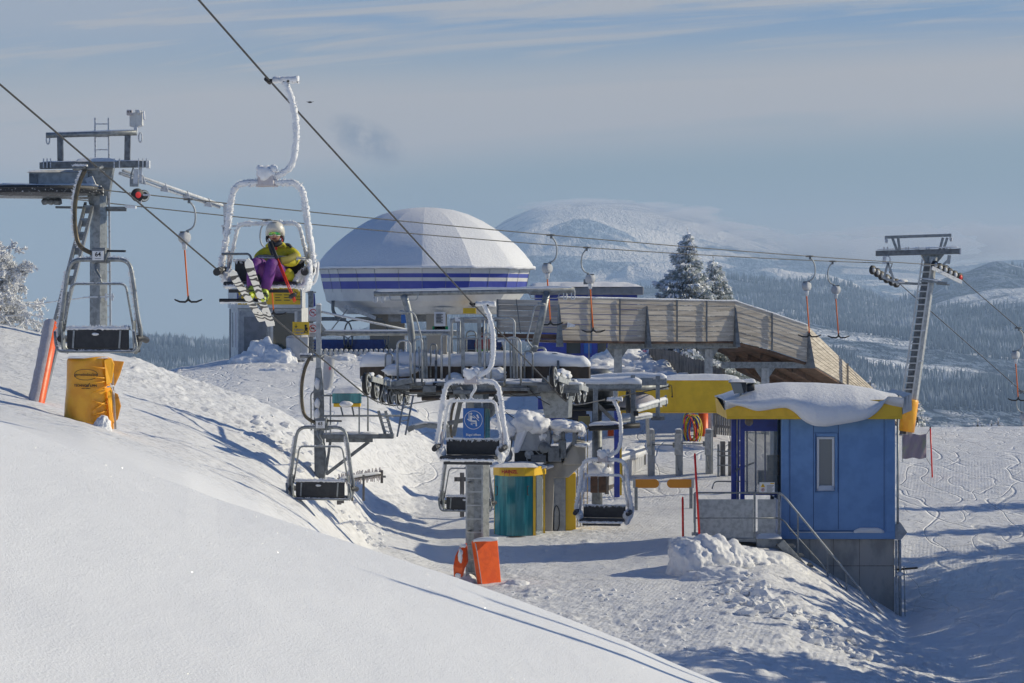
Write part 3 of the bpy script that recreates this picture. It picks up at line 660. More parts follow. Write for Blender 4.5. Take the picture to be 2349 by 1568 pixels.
# ================= ticket kiosk =================
def kiosk():
    Y = 118.0; s = Y/F; zg = gz(P(600, 0, Y).x, Y)
    def q(u, v, y=0.0): return Vector(((u-CU)*s, Y+y, -(v-CV)*s))
    t = thing('ticket_kiosk', 'pale ticket kiosk with a wide yellow sign board on its roof edge', 'kiosk', (q(605, 0).x, Y+1, zg))
    fl = zg-.4; top = q(0, 707).z; xl, xf, xr = q(518, 0).x, q(546, 0).x, q(692, 0).x
    # turned a little so that its left flank shows: front corner nearer
    back = Y+2.4
    w_ = MB(); w_.prism([V3(xf, Y, fl), V3(xr, Y, fl), V3(xr+.3, back, fl), V3(xl, Y+1.55, fl)], (0, 0, top-fl)); w_.build('wall', 'white_wall', t)
    f = MB(); f.bb((xf, Y-.03, fl), (xr, Y-.004, top-.01)); f.build('front_panel', 'grey_panel', t)
    f = MB()
    for x0 in (xf, q(614, 0).x, q(619, 0).x, q(680, 0).x): f.bb((x0, Y-.07, fl), (x0+.06, Y-.032, top-.02))
    f.bb((xf, Y-.065, q(0, 714).z), (xr, Y-.033, top-.03)); f.build('frame', 'light_galvanised', t)
    d = MB(); d.bb((q(627, 0).x, Y-.055, fl), (q(676, 0).x, Y-.034, q(0, 719).z)); d.build('door', 'dark_glass', t)
    for ua, ub in ((622, 627), (676, 681)): MB().bb((q(ua, 0).x, Y-.08, fl), (q(ub, 0).x, Y-.036, q(0, 715).z)).build('door_frame', 'white_wall', t)
    d = MB(); d.bb((q(560, 0).x, Y-.05, fl+.1), (q(611, 0).x, Y-.036, q(0, 727).z)); d.build('shutter', 'roof_grey', t)
    # side window strip
    a, b = V3(xf, Y, 0), V3(xl, Y+1.55, 0); dr = (b-a).normalized(); nn = Vector((dr.y, -dr.x, 0)); nn = nn if nn.x < 0 else -nn
    for (f0, f1, m, nm) in ((.12, .34, 'white_plate', 'window_frame'), (.16, .30, 'snow_frosted_pad', 'window'), (.58, .66, 'grey_panel', 'window'), (.86, .98, 'roof_grey', 'corner_strip')):
        p0, p1 = a.lerp(b, f0), a.lerp(b, f1); z0, z1 = (q(0, 798).z, q(0, 718).z) if nm != 'corner_strip' else (fl, top-.05)
        off = .012 if nm == 'window_frame' else .02
        mb = MB(); mb.prism([V3(p0.x, p0.y, z0), V3(p1.x, p1.y, z0), V3(p1.x, p1.y, z1), V3(p0.x, p0.y, z1)], nn*off); mb.build(nm, m, t)
    # sign box
    z0, z1 = q(0, 707).z, q(0, 655).z; sb = MB()
    sb.prism([V3(xf-.06, Y-.15, z0), V3(xr+.03, Y-.15, z0), V3(xr+.1, Y+.8, z0), V3(xl-.06, Y+1.5, z0)], (0, 0, z1-z0)); b0 = sb.build('sign_box', 'white_wall', t)
    y0 = Y-.165; pl = MB(); pl.bb((xf, y0, z0+.14), (xr-.04, y0+.01, z1-.03)); pl.build('sign_face', 'sign_yellow', t)
    tx = text_mb('KASSA', (q(579, 0).x, y0-.004, q(0, 683).z), .44, depth=.01, bold=.008); tx.build('lettering', 'blue_ink', t)
    tx = MB()
    for k, w2 in enumerate((20, 26, 18, 24)):
        for c0 in (632, 652): tx.bb((q(c0, 0).x, y0-.008, q(0, 672+k*6).z), (q(c0+w2*.6, 0).x, y0-.002, q(0, 670.4+k*6).z))
    text_mb('Talfahrt', (q(682, 0).x, y0-.004, q(0, 681).z), .13, depth=.008, mb=tx); text_mb('Aufgänger', (q(682, 0).x, y0-.004, q(0, 687).z), .10, depth=.008, mb=tx)
    tx.bar(V3(q(676, 0).x, y0-.006, q(0, 668).z), V3(q(682, 0).x, y0-.006, q(0, 674).z), .01, .03); tx.bar(V3(q(682.5, 0).x, y0-.006, q(0, 674.5).z), V3(q(682.5, 0).x, y0-.006, q(0, 670).z), .01, .03)
    tx.build('small_print', 'black_ink', t)
    # snow on top
    MB().slab((q(606, 0).x, Y+.6, z1), 1.6, .8, .12, 4).build('snow_cap', 'snow_cap', t)
kiosk()
def sign_board(u0, u1, v0, v1, Y, m, name, label, cat, thick=.03):
    a, b = P(u0, v1, Y), P(u1, v0, Y); g0 = gz((a.x+b.x)/2, Y)
    t = thing(name, label, cat, ((a.x+b.x)/2, Y, min(g0, a.z))); MB().bb((a.x, Y, a.z), (b.x, Y+thick, b.z)).build('panel', m, t, .008); return t, a, b
t, a, b = sign_board(671, 709, 739, 769, 116.5, 'sign_yellow', 'yellow_notice', 'small yellow notice with a down arrow and a walker beside the kiosk door', 'sign')
mb = MB(); q = lambda u, v: P(u, v, 116.48)
mb.bar(q(679, 744), q(679, 752), .01, .03); mb.bar(q(676.5, 749), q(679, 752), .01, .03); mb.bar(q(681.5, 749), q(679, 752), .01, .03)
mb.blob(q(701, 748), (.05, .01, .05), 1, 0, 2); mb.bar(q(701, 751), q(702, 757), .012, .09); mb.bar(q(702, 757), q(706, 762), .012, .04); mb.bar(q(701, 757), q(698, 763), .012, .04); mb.bar(q(703, 752), q(706, 756), .012, .035); mb.bar(q(697, 763), q(707, 765), .012, .02)
mb.build('pictogram', 'black_ink', t)
mb = MB(); text_mb('Talfahrt', q(685, 757.5), .13, mb=mb); text_mb('Fußgänger', q(686, 764), .115, mb=mb); mb.build('lettering', 'sign_blue', t)
mb = MB(); mb.bar(P(690, 769, 116.53), G(690, 116.53, -.1), .04); mb.build('post', 'light_galvanised', t)
# column of prohibition signs on a mast
t = thing('information_mast', 'dark mast carrying two red ringed prohibition notices', 'sign', G(713, 117))
MB().bar(G(713, 117.1, -.1), P(713, 668, 117.1), .2, .2).build('mast', 'dark_galvanised', t)
MB().bb(P(706, 677, 117.3), P(712, 668, 117.4)).bar(P(700, 671, 117.2), P(725, 671, 117.2), .05, .05).build('crossbar', 'galvanised', t)
for k, v in enumerate((706, 742)):
    a, b = P(708, v+31, 116.9), P(728, v, 116.9); MB().bb((a.x, 116.9, a.z), (b.x, 116.94, b.z)).build('plate', 'white_plate', t)
    c = P(718, v+12, 116.89); mb = ring(MB(), c, .14, .028, depth=.01); mb.bar(c+V3(-.1, -.004, .1), c+V3(.1, -.004, -.1), .008, .022); mb.build('ring', 'red_ink', t)
    mb = MB(); mb.bb(c+V3(-.08, -.002, -.02), c+V3(.06, .004, .04)); [mb.bb(c+V3(-.14, -.002, -.22-.05*j), c+V3(.13, .004, -.205-.05*j)) for j in range(3)]; mb.build('print', 'black_ink' if k else 'roof_grey', t)
mb = MB()
for k in range(4): a, b = P(708, 784+k*7, 117), P(722, 781+k*7, 117); mb.bb((a.x, 116.95, a.z), (b.x, 117.0, b.z))
mb.build('lower_plate', 'dark_galvanised', t)
a, b = P(712, 706, 117.6), P(726, 670, 117.6); t2 = thing('blue_banner', 'small blue pennant left of the dome wall', 'banner', (b.x, 117.6, a.z)); MB().prism([P(709, 668, 117.6), P(722, 674, 117.6), P(724, 703, 117.6), P(716, 706, 117.6)], (0, .03, 0)).build('cloth', 'post_blue', t2)
# wrapped bin
t = thing('covered_crate', 'pale plastic wrapped crate between kiosk door and notice mast', 'crate', G(682, 117))
mb = MB(); a, b = P(657, 828, 116.6), P(706, 774, 116.6); mb.box(((a.x+b.x)/2, 117.1, (a.z+b.z)/2), (b.x-a.x, .9, b.z-a.z), taper=1.06); mb.build('cover', 'cover_grey', t, .05)
MB().slab(((a.x+b.x)/2, 117.1, b.z), .46, .46, .07, 3).build('snow_cap', 'snow_cap', t)
# row of round-topped posts in front of the station
t = thing('capped_post_fence', 'row of short round topped posts packed with snow below the dome', 'fence', G(865, 119.5))
r9 = random.Random(4)
for k in range(25):
    u = 737+k*11.4
    if 1003 < u < 1010: continue
    p = G(u, 119.5, -.2); top = P(u, 806+r9.uniform(-1, 1), 119.5)
    mb = MB(); mb.lathe(p, VZ, [(.085, 0), (.088, top.z-p.z-.02), (.08, top.z-p.z+.04), (.05, top.z-p.z+.08), (.01, top.z-p.z+.095)], 12); mb.build('post', 'cover_grey', t)
MB().bar(P(735, 818, 119.62), P(1012, 818, 119.62), .05, .12).build('rail', 'grey_wood', t)
def snow_pile(name, label, pts, rad, seed, amp=.22, g=None):
    mb = MB()
    for k, ((u, v, Y), rr) in enumerate(zip(pts, rad)): mb.blob(P(u, v, Y), rr, seed+k, amp, 5, 2.1, octv=6)
    a = np.array(mb.v); o = mb.build(name, 'snow_cap', None); tag(o, label, 'snow pile', g); return o
snow_pile('snow_pile', 'snow heap leaning against the kiosk shutter', [(606, 826, 117), (640, 832, 116.5), (575, 834, 116.6)], [(.75, .7, .85), (.7, .6, .55), (.8, .6, .45)], 3, g='snow heaps round the upper station')
snow_pile('snow_pile', 'long low snow heap under the row of capped posts', [(790, 836, 118), (860, 834, 118), (935, 836, 118), (1000, 836, 118), (1065, 834, 118)], [(.8, .6, .42)]*5, 13, g='snow heaps round the upper station')
snow_pile('snow_pile', 'broad snow heap beneath the wooden ramp, left of its fence', [(1360, 862, 106), (1430, 842, 108), (1490, 868, 106), (1545, 888, 104), (1395, 868, 103)], [(1.3, 1.1, .6), (1.2, 1.1, .75), (1.2, 1, .65), (1.2, 1, .5), (1.6, .9, .45)], 33, g='snow heaps round the upper station')
snow_pile('snow_pile', 'rounded snow heap left of the central station snow field', [(640, 862, 112), (690, 868, 111), (600, 870, 111)], [(.8, .6, .32), (.8, .6, .26), (.9, .6, .2)], 43, g='snow heaps round the upper station')

# ================= low grey-roofed building =================
def grey_building():
    Y = 116.0; zg = gz(P(1400, 0, Y).x, Y)-.4
    def q(u, v, y=0.0): return V3((u-CU)*Y/F, Y+y, -(v-CV)*Y/F)
    t = thing('flat_roofed_building', 'low blue building with a thick grey flat roof behind the wooden ramp', 'building', (q(1340, 0).x, Y+2, zg+.4))
    MB().bb((q(1228, 0).x, Y+.5, zg), (q(1463, 0).x, Y+5, q(0, 677).z)).build('wall', 'post_blue', t)
    MB().bb((q(1214, 0).x, Y, q(0, 677).z), (q(1477, 0).x, Y+5.5, q(0, 658).z)).build('roof', 'roof_grey', t, .06)
    MB().slab(V3(q(1345, 0).x, Y+2.7, q(0, 658.5).z), 2.28, 2.7, .20, 6, 30, 14).build('snow_cap', 'snow_cap', t)
    for u0, u1, m in ((1300, 1332, 'dark_glass'), (1340, 1358, 'sign_blue'), (1372, 1392, 'dark_glass'), (1400, 1452, 'sign_blue')):
        MB().bb((q(u0, 0).x, Y+.46, q(0, 812).z), (q(u1, 0).x, Y+.49, q(0, 757).z)).build('door' if m == 'sign_blue' else 'window', m, t)
    m = MB(); [m.bb((q(u0, 0).x, Y+.43, q(0, 812).z), (q(u0+2, 0).x, Y+.455, q(0, 757).z)) for u0 in range(1402, 1452, 7)]; m.build('cladding_rib', 'post_blue', t)
grey_building()
t = thing('floodlight', 'floodlight on a thin post rising behind the ramp parapet', 'floodlight', G(1350, 112, 0))
MB().bar(G(1351, 112, -.1), P(1351, 640, 112), .05).build('post', 'galvanised', t)
MB().box(P(1345, 647, 111.9), (.22, .14, .2)).build('lamp_housing', 'dark_galvanised', t, .01)
MB().box(P(1345, 647, 111.8), (.16, .02, .15)).build('lens', 'grey_glass', t)

# ================= wooden ramp =================
def ramp():
    t = thing('wooden_ramp', 'raised timber ramp with a plank parapet and steel posts, sloping down to the right', 'ramp', G(1500, 98))
    #       u     top    bottom  Y
    K = [(1281, 683, 781, 95.6), (1355, 684.5, 782, 96.1), (1420, 686, 783, 96.6), (1483, 687.5, 783.5, 97), (1551, 689, 784, 97.5), (1619, 690.5, 784.5, 98), (1686, 691.5, 782, 98.5), (1769, 719, 803, 99.1), (1852, 747, 831, 99.7), (1941, 834, 884, 105), (2103, 985, 1003, 113)]
    top = [P(u, a, Y) for u, a, b, Y in K]; bot = [P(u, b, Y) for u, a, b, Y in K]
    rnd = random.Random(3); names = ['plank', 'plank_dark', 'plank_pale']
    for i in range(len(K)-1):
        mb = MB(); N = 8
        for k in range(N):
            mb.cur = rnd.choice([0, 0, 0, 1, 2])
            f0, f1 = k/N+.004, (k+1)/N-.004
            a0, a1 = top[i].lerp(bot[i], f0), top[i].lerp(bot[i], f1); b0, b1 = top[i+1].lerp(bot[i+1], f0), top[i+1].lerp(bot[i+1], f1)
            dd = (b0-a0); nrm = Vector((dd.y, -dd.x, 0)).normalized()*(.0+.012*rnd.random()); lap = Vector((dd.y, -dd.x, 0)).normalized()*.012
            # each board leans out at its foot and laps over the one below
            vs = [a0+nrm, b0+nrm, b1+nrm+lap, a1+nrm+lap]; back_ = -Vector((dd.y, -dd.x, 0)).normalized()*.045
            mb.add(vs+[v+back_ for v in vs], [(3, 2, 1, 0), (4, 5, 6, 7), (0, 1, 5, 4), (1, 2, 6, 5), (2, 3, 7, 6), (3, 0, 4, 7)])
        mb.build('plank_panel', names, t)
    for i, (u, a, b, Y) in enumerate(K[:-1]):
        dd = (top[min(i+1, len(K)-1)]-top[max(i-1, 0)]); n_ = Vector((dd.y, -dd.x, 0)).normalized()*.07
        big = i in (0, 3, 6, 8)
        mb = MB()
        if big:
            tp = top[i]+(bot[i]-top[i])*.16; bt = bot[i]+V3(0, 0, -.22)
            w_ = .16; e = V3(w_/2, 0, 0)
            mb.add([tp-e*.2+n_*.7, tp+e*.2+n_*.7, bt+e+n_*3.2, bt-e+n_*3.2, tp-e*.2, tp+e*.2, bt+e, bt-e], [(3, 2, 1, 0), (4, 5, 6, 7), (0, 1, 5, 4), (1, 2, 6, 5), (2, 3, 7, 6), (3, 0, 4, 7)])
        else: mb.bar(top[i]+n_*.9, bot[i]+n_*.9, .055, .04)
        mb.build('parapet_post', 'dark_galvanised' if i < 9 else 'grey_wood', t)
    # frost along the top edge
    mb = MB(); mb.drift([p+V3(0, 0, .01) for p in top[:9]], .07, .035, 5, .5, .6); mb.build('snow_rim', 'snow_cap', t)
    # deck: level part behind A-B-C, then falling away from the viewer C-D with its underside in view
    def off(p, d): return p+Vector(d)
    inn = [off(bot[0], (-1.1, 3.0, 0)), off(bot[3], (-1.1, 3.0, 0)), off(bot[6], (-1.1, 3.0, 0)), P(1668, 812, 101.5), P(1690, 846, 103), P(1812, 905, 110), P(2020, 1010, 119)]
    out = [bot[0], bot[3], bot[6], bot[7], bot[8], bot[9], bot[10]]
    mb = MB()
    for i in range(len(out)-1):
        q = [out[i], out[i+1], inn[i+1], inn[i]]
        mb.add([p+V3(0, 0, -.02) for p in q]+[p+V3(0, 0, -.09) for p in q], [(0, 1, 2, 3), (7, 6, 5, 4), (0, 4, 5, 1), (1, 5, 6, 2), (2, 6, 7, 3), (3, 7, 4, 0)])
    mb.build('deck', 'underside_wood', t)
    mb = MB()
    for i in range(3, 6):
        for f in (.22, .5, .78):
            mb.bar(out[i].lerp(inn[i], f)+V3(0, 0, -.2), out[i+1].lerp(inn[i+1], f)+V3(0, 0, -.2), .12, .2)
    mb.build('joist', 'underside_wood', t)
    # second parapet on the far side, seen at the left
    far_t = [P(1141, 687, 101), P(1212, 688, 101), P(1283, 690, 101)]; far_b = [P(1141, 762, 101), P(1212, 763, 101), P(1283, 765, 101)]
    for i in range(2):
        mb = MB()
        for k in range(6):
            mb.cur = rnd.choice([0, 1, 2]); f0, f1 = k/6+.005, (k+1)/6-.005; o = V3(0, -.012*rnd.random(), 0)
            vs = [far_t[i].lerp(far_b[i], f0)+o, far_t[i+1].lerp(far_b[i+1], f0)+o, far_t[i+1].lerp(far_b[i+1], f1)+o-V3(0, .012, 0), far_t[i].lerp(far_b[i], f1)+o-V3(0, .012, 0)]
            mb.add(vs+[v+V3(0, .05, 0) for v in vs], [(3, 2, 1, 0), (4, 5, 6, 7), (0, 1, 5, 4), (1, 2, 6, 5), (2, 3, 7, 6), (3, 0, 4, 7)])
        mb.build('plank_panel', names, t)
    MB().bar(far_t[0]+V3(0, -.05, 0), far_b[0]+V3(0, -.05, -.1), .06).bar(P(1184, 687, 100.9), P(1194, 765, 100.9), .03).build('parapet_post', 'dark_galvanised', t)
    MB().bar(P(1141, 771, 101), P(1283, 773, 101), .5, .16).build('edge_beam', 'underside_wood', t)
    MB().drift([P(1141, 783, 101), P(1283, 785, 101)], .6, .1, 8).build('snow_cap', 'snow_cap', t)
    # steelwork
    MB().bar(P(1396, 794, 97.2), P(1690, 792, 99.2), .16, .22).build('steel_beam', 'galvanised', t)
    MB().bar(P(1300, 778, 98.4), P(1396, 780, 98.4), .1, .14).build('steel_beam', 'dark_galvanised', t)
    MB().bar(P(1655, 838, 99.6), P(1851, 838, 99.9), .14, .22).build('steel_beam', 'galvanised', t)
    for u, v0, Y in ((1415, 800, 97.6), (1623, 801, 99), (1753, 845, 99.8)):
        b_ = G(u, Y, -.3); a_ = P(u, v0, Y)
        MB().bar(b_, a_, .20, .20, up=VY).bar(b_+V3(.12, -.03, 0), a_+V3(.12, -.03, 0), .10, .20, up=VY).build('column', 'light_galvanised', t)
        g = MB(); g.prism([a_+V3(-.36, -.04, .02), a_+V3(.40, -.04, .02), a_+V3(.14, -.04, -.36), a_+V3(-.1, -.04, -.36)], (0, .06, 0)); g.build('gusset', 'galvanised', t)
    MB().prism([P(1302, 740, 95.6), P(1320, 746, 95.5), P(1318, 750, 95.5), P(1300, 752, 95.6)], (0, .15, 0)).build('bracket', 'snow_cap', t)
    # lower end beams that come to the ground right of the hut
    mb = MB(); mb.bar(P(2055, 962, 112), P(2112, 990, 113), .12, .2); mb.bar(P(2050, 975, 112.4), P(2100, 1000, 113.2), .12, .14); mb.build('end_beam', 'plank_pale', t)
ramp()

# ================= fences =================
def slat_fence(name, label, pts, h, step, w, m, rails=2, group=None, frost=False, lean=0.0):
    """pts: ground-line points; slats are the fence's pattern, posts are parts"""
    t = thing(name, label, 'fence', pts[0], group); pts = [Vector(p) for p in pts]; mb = MB(); rnd = random.Random(len(label)); fr = MB()
    for a, b in zip(pts[:-1], pts[1:]):
        n = int((b-a).length/step)
        for k in range(n):
            p = a.lerp(b, k/n); d = (b-a).normalized(); hh = h*rnd.uniform(.95, 1.05)
            mb.bar(p+V3(0, 0, -.1), p+V3(lean, 0, hh), w, .02, up=d.cross(VZ))
            if frost: fr.bar(p+V3(0, -.02, hh*.1), p+V3(rnd.uniform(-.02, .02), -.03, hh+.05*rnd.random()), w*rnd.uniform(.3, 1.1), .03, up=d.cross(VZ))
    mb.build('pickets', m, t)
    for k in range(rails):
        z = h*(.25+.55*k/max(1, rails-1)); mb = MB()
        for a, b in zip(pts[:-1], pts[1:]): mb.bar(a+V3(0, .03, z), b+V3(0, .03, z), .03, .09)
        mb.build('rail', m, t)
    for p in pts: MB().bar(p+V3(0, .08, -.2), p+V3(0, .08, h*.98), .1).build('post', 'grey_wood', t)
    if frost: fr.build('rime', 'rime', t)
    return t
slat_fence('picket_fence', 'grey picket fence climbing behind the ramp columns', [P(1492, 862, 108), P(1560, 884, 105), P(1660, 920, 101)], 1.15, .12, .09, 'grey_wood')
slat_fence('picket_fence', 'dark picket fence below the yellow beam, right of the padded pole', [P(1640, 990, 96), P(1700, 996, 95)], .75, .1, .07, 'grey_wood')
t = thing('ski_rack_fence', 'two broad dark boards on steel rails left of the hut post', 'fence', G(1675, 90))
for u in (1658, 1676, 1695): MB().bar(G(u, 90, -.1), P(u, 1013 if u > 1650 else 1020, 90), .16, .05, up=VY).build('board', 'grey_wood', t)
for u in (1648,): MB().bar(G(u, 89.8, -.1), P(u, 1020, 89.8), .07).build('post', 'galvanised', t)
for v in (1036, 1046, 1068): MB().tube([P(1645, v, 89.7), P(1702, v, 89.7)], .022, 6).build('rail', 'galvanised', t)
slat_fence('frosted_fence', 'rime covered slat barrier running back from the blue post', [P(1392, 1122, 88), P(1425, 1112, 89.5), P(1478, 1098, 92)], .95, .085, .045, 'grey_wood', frost=True)
MB_ = MB(); MB_.drift([P(1395, 1058, 88), P(1475, 1034, 92)], .3, .16, 6, .5, 1.1); MB_.build('snow_cap', 'snow_cap', bpy.data.objects['frosted_fence'])
# ================= blue operator hut =================
def hut():
    Y = 70.0; s = Y/F
    def q(u, v, y=0.0): return V3((u-CU)*s, Y+y, -(v-CV)*s)
    X0, X1 = q(1792, 0).x, q(2053, 0).x; zt, zb = q(0, 950).z, q(0, 1237).z; D_ = 3.0
    zg = q(0, 1440).z
    t = thing('blue_hut', 'blue lift operator hut on a tall concrete base with a yellow roof edge', 'hut', ((X0+X1)/2, Y+1.5, zg))
    # walls (front wall built round the window opening)
    wu0, wu1, wv0, wv1 = 1873, 1915, 1002, 1127
    f = MB(); x0, x1, z0, z1 = q(wu0, 0).x, q(wu1, 0).x, q(0, wv1).z, q(0, wv0).z
    f.bb((X0, Y, zb), (x0, Y+.1, zt)); f.bb((x1, Y, zb), (X1, Y+.1, zt)); f.bb((x0, Y, zb), (x1, Y+.1, z0)); f.bb((x0, Y, z1), (x1, Y+.1, zt))
    f.prism([V3(X1, Y+.0, zb), V3(X1+.16, Y+D_, zb), V3(X1+.06, Y+D_, zb), V3(X1-.1, Y+.1, zb)], (0, 0, zt-zb))
    f.bb((X0, Y+D_-.1, zb), (X1+.02, Y+D_, zt)); f.bb((X0, Y+.1, zb), (X0+.1, Y+D_-.1, zb+.9)); f.bb((X0, Y+1.9, zb), (X0+.1, Y+D_-.1, zt))
    f.build('wall', 'hut_blue', t)
    tr = MB()                                         # cover strips: vertical joints and the raised frame round the window
    def strip(u0, v0, u1, v1, pr=.02, w_=.05):
        a, b = q(u0, v0), q(u1, v1)
        if abs(u1-u0) < 1: tr.bb((a.x-w_/2, Y-pr, b.z), (a.x+w_/2, Y-.002, a.z))
        else: tr.bb((a.x, Y-pr, a.z-w_/2), (b.x, Y-.003, a.z+w_/2))
    tr.bb((X0, Y-.035, zb), (X0+.18, Y-.002, zt)); tr.bb((X1-.22, Y-.035, zb+.18), (X1, Y-.002, zt)); tr.bb((X0+.18, Y-.033, zb), (X1, Y-.001, zb+.18))
    for u in (1868, 1920): strip(u, 995, u, 1130, .03, .03)
    strip(1868, 995, 1920, 995, .03, .03); strip(1868, 1131, 1920, 1131, .03, .03)
    tr.build('cladding_trim', 'hut_blue', t, .006); tr = MB()
    for u in (1812, 1866, 1923, 2028): strip(u, 957, u, 1215, .004, .014)
    for u in (1868, 1920): strip(u+2.2, 995, u+2.2, 1130, .033, .008)
    strip(1868, 994, 1920, 994, .034, .008); strip(1812, 1218, 2028, 1218, .037, .008); tr.build('panel_seam', 'seam_blue', t)
    w_ = MB(); a, b = q(1874, 1126), q(1914, 1003); th = .055
    w_.bb((a.x, Y-.01, a.z), (a.x+th, Y+.06, b.z)); w_.bb((b.x-th, Y-.01, a.z), (b.x, Y+.06, b.z)); w_.bb((a.x+th, Y-.008, b.z-th), (b.x-th, Y+.06, b.z)); w_.bb((a.x+th, Y-.008, a.z), (b.x-th, Y+.06, a.z+th))
    wf = w_.build('window_frame', 'white_plate', t, .006)
    MB().bb((a.x+th, Y+.03, a.z+th), (b.x-th, Y+.05, b.z-th)).build('window_pane', 'grey_glass', wf)
    MB().slab(V3((a.x+b.x)/2, Y-.0, a.z+.0), .22, .07, .13, 2, 14, 8).build('snow_cap', 'snow_cap', wf)
    m = MB(); m.drift([q(1812, 1222, -.03), q(1960, 1222, -.03)], .05, .02, 4, .3, .1); m.drift([q(1958, 1222, -.03), q(2028, 1222, -.03)], .06, .12, 6, .25, .1); m.build('snow_cap', 'snow_cap', t)
    # concrete base
    c = MB(); c.bb((X0+.06, Y+.08, zg-.7), (X1-.0, Y+D_, zb)); c.build('concrete_base', 'concrete', t, .02)
    c = MB(); 
    for u in (1858, 1912, 1972): c.bb((q(u, 0).x, Y+.072, zg-.4), (q(u, 0).x+.012, Y+.081, zb))
    c.bb((X0+.1, Y+.070, q(0, 1300).z), (X1-.02, Y+.081, q(0, 1299).z+.004)); c.build('joint', 'grey_wood', t)
    # down-pipe and steel angle on the corner
    c = MB(); c.tube([q(2060, 957, .05), q(2060, 1210, .05)], .03, 8); c.tube([q(2064, 1240, .05), q(2066, 1436, .05)], .042, 8); c.bar(q(2056, 1240, .02), q(2057, 1436, .02), .06, .05, up=VY); c.bar(q(2075, 1300, .1), q(2078, 1440, .1), .03, .03, up=VY); c.build('down_pipe', 'light_galvanised', t)
    c = MB(); c.prism([q(2053, 1205), q(2066, 1200), q(2081, 1222), q(2066, 1240), q(2052, 1238)], (0, .5, 0)); c.build('corner_flashing', 'light_galvanised', t)
    MB().bar(q(2056, 1307), q(2108, 1306, .3), .05, .045).build('steel_arm', 'steel_brown', t)
    MB().blob(q(2064, 1318), (.1, .1, .06), 2, .1, 2).build('snow_cap', 'snow_cap', t)
    # roof
    rl, rr, zf0, zf1 = q(1661, 0).x, q(2066, 0).x, q(0, 961).z, q(0, 921).z
    f = MB(); f.prism([V3(rl+.05, Y-.28, zf0), V3(rr, Y-.28, zf0+.03), V3(rr, Y-.28, zf1+.05), V3(rl, Y-.28, zf1)], (0, D_+.5, 0)); rf = f.build('roof', 'fascia_yellow', t, .012)
    f = MB(); f.bb((rl+.06, Y-.285, zf0), (rr, Y-.281, zf0+.08)); f.build('drip_edge', 'beam_yellow', rf)
    g = MB()
    for k in range(3): g.prism([q(2067+k*7, 912-3*k, -.3), q(2073+k*7, 908-3*k, -.3), q(2074+k*7, 946-3*k, -.3), q(2067+k*7, 950-3*k, -.3)], (0, D_+.5, 0))
    g.build('gutter_end', 'white_wall', rf)
    # wind-packed snow on the roof with a lip that sags over the front
    up_ = [(1660, 918), (1690, 906), (1733, 892), (1770, 888), (1809, 885), (1880, 886), (1962, 891), (2010, 899), (2045, 908), (2068, 912)]
    lo_ = [(1660, 922), (1675, 928), (1700, 932), (1720, 939), (1733, 943), (1760, 940), (1780, 936), (1802, 935), (1820, 945), (1836, 962), (1850, 971), (1866, 977), (1893, 978), (1930, 972), (1960, 967), (1985, 961), (2005, 948), (2020, 933), (2030, 912), (2045, 913), (2068, 916)]
    us = np.linspace(1660, 2068, 90); tv = np.interp(us, *zip(*up_)); lv = np.interp(us, *zip(*lo_)); kk = np.hanning(7); kk /= kk.sum()
    lv = np.convolve(np.pad(lv, 3, 'edge'), kk, 'valid'); vs = []; n = 16
    for i, (u, a_, b_) in enumerate(zip(us, tv, lv)):
        x = (u-CU)*s; zt_ = -(a_-CV)*s; zl = -(b_-CV)*s; base_ = zf1+.03; thick = zt_-base_; sag = max(0, base_-zl-.05); wob = .05*float(fbm(np.array([i*.11]), np.array([2.2]), 2, 5)[0])
        yb = Y+D_+.15; fr_ = Y-.30
        prof = [(yb, base_-.02), (yb-.02, base_+thick*.6), (yb-.5, base_+thick*.98), (Y+1.2, zt_+.05), (Y+.5, zt_+.02), (Y+.1, zt_-.05-.1*sag), (fr_+.15, zt_-.14-.05*sag), (fr_-.02-.22*sag, zt_-.24-.15*sag), (fr_-.10-.35*sag, (zt_+zl)/2-.02), (fr_-.12-.30*sag, zl+.14*sag+.04), (fr_-.08-.18*sag, zl+.01), (fr_-.02, zl+.0), (fr_+.005, zl+.05), (fr_+.005, min(zl+.2, base_)), (fr_+.1, base_-.0), (Y+1, base_-.0)]
        for y_, z_ in prof: vs.append((x, y_+wob, z_))
    fs = [(i*n+k, (i+1)*n+k, (i+1)*n+(k+1) % n, i*n+(k+1) % n) for i in range(len(us)-1) for k in range(n)]+[tuple(range(n)), tuple((len(us)-1)*n+k for k in reversed(range(n)))]
    m = MB(); m.add(vs, fs, True); m.build('snow_cap', 'snow_cap', rf)
    # glazed entrance on the left
    yv = Y+1.0
    g = MB(); g.bb((q(1706, 0).x, yv, zb), (q(1716, 0).x, yv+.1, q(0, 961).z)); g.bb((q(1716, 0).x, yv, q(0, 994).z), (q(1792, 0).x, yv+.1, q(0, 961).z)); g.bb((q(1706, 0).x, yv+1.8, zb), (q(1716, 0).x, yv+1.9, q(0, 961).z)); g.build('door_frame', 'post_blue', t)
    g = MB(); g.bb((q(1716, 0).x, yv+.03, q(0, 1140).z), (q(1792, 0).x, yv+.05, q(0, 994).z)); d = g.build('door_glass', 'clear_glass', t)
    g = MB()
    for u in (1720, 1740, 1762): g.bb((q(u, 0).x, yv+.052, q(0, 1140).z), (q(u+4, 0).x, yv+.09, q(0, 994).z))
    g.bb((q(1716, 0).x, yv+.053, q(0, 1143).z), (q(1792, 0).x, yv+.088, q(0, 1138).z)); g.build('mullion', 'post_blue', t)
    g = MB(); g.box(q(1786, 1075, yv-Y+.5), (.3, .3, .5)); g.box(q(1775, 1105, yv-Y+.6), (.5, .4, .35)); g.build('control_desk', 'dark_galvanised', t, .02)
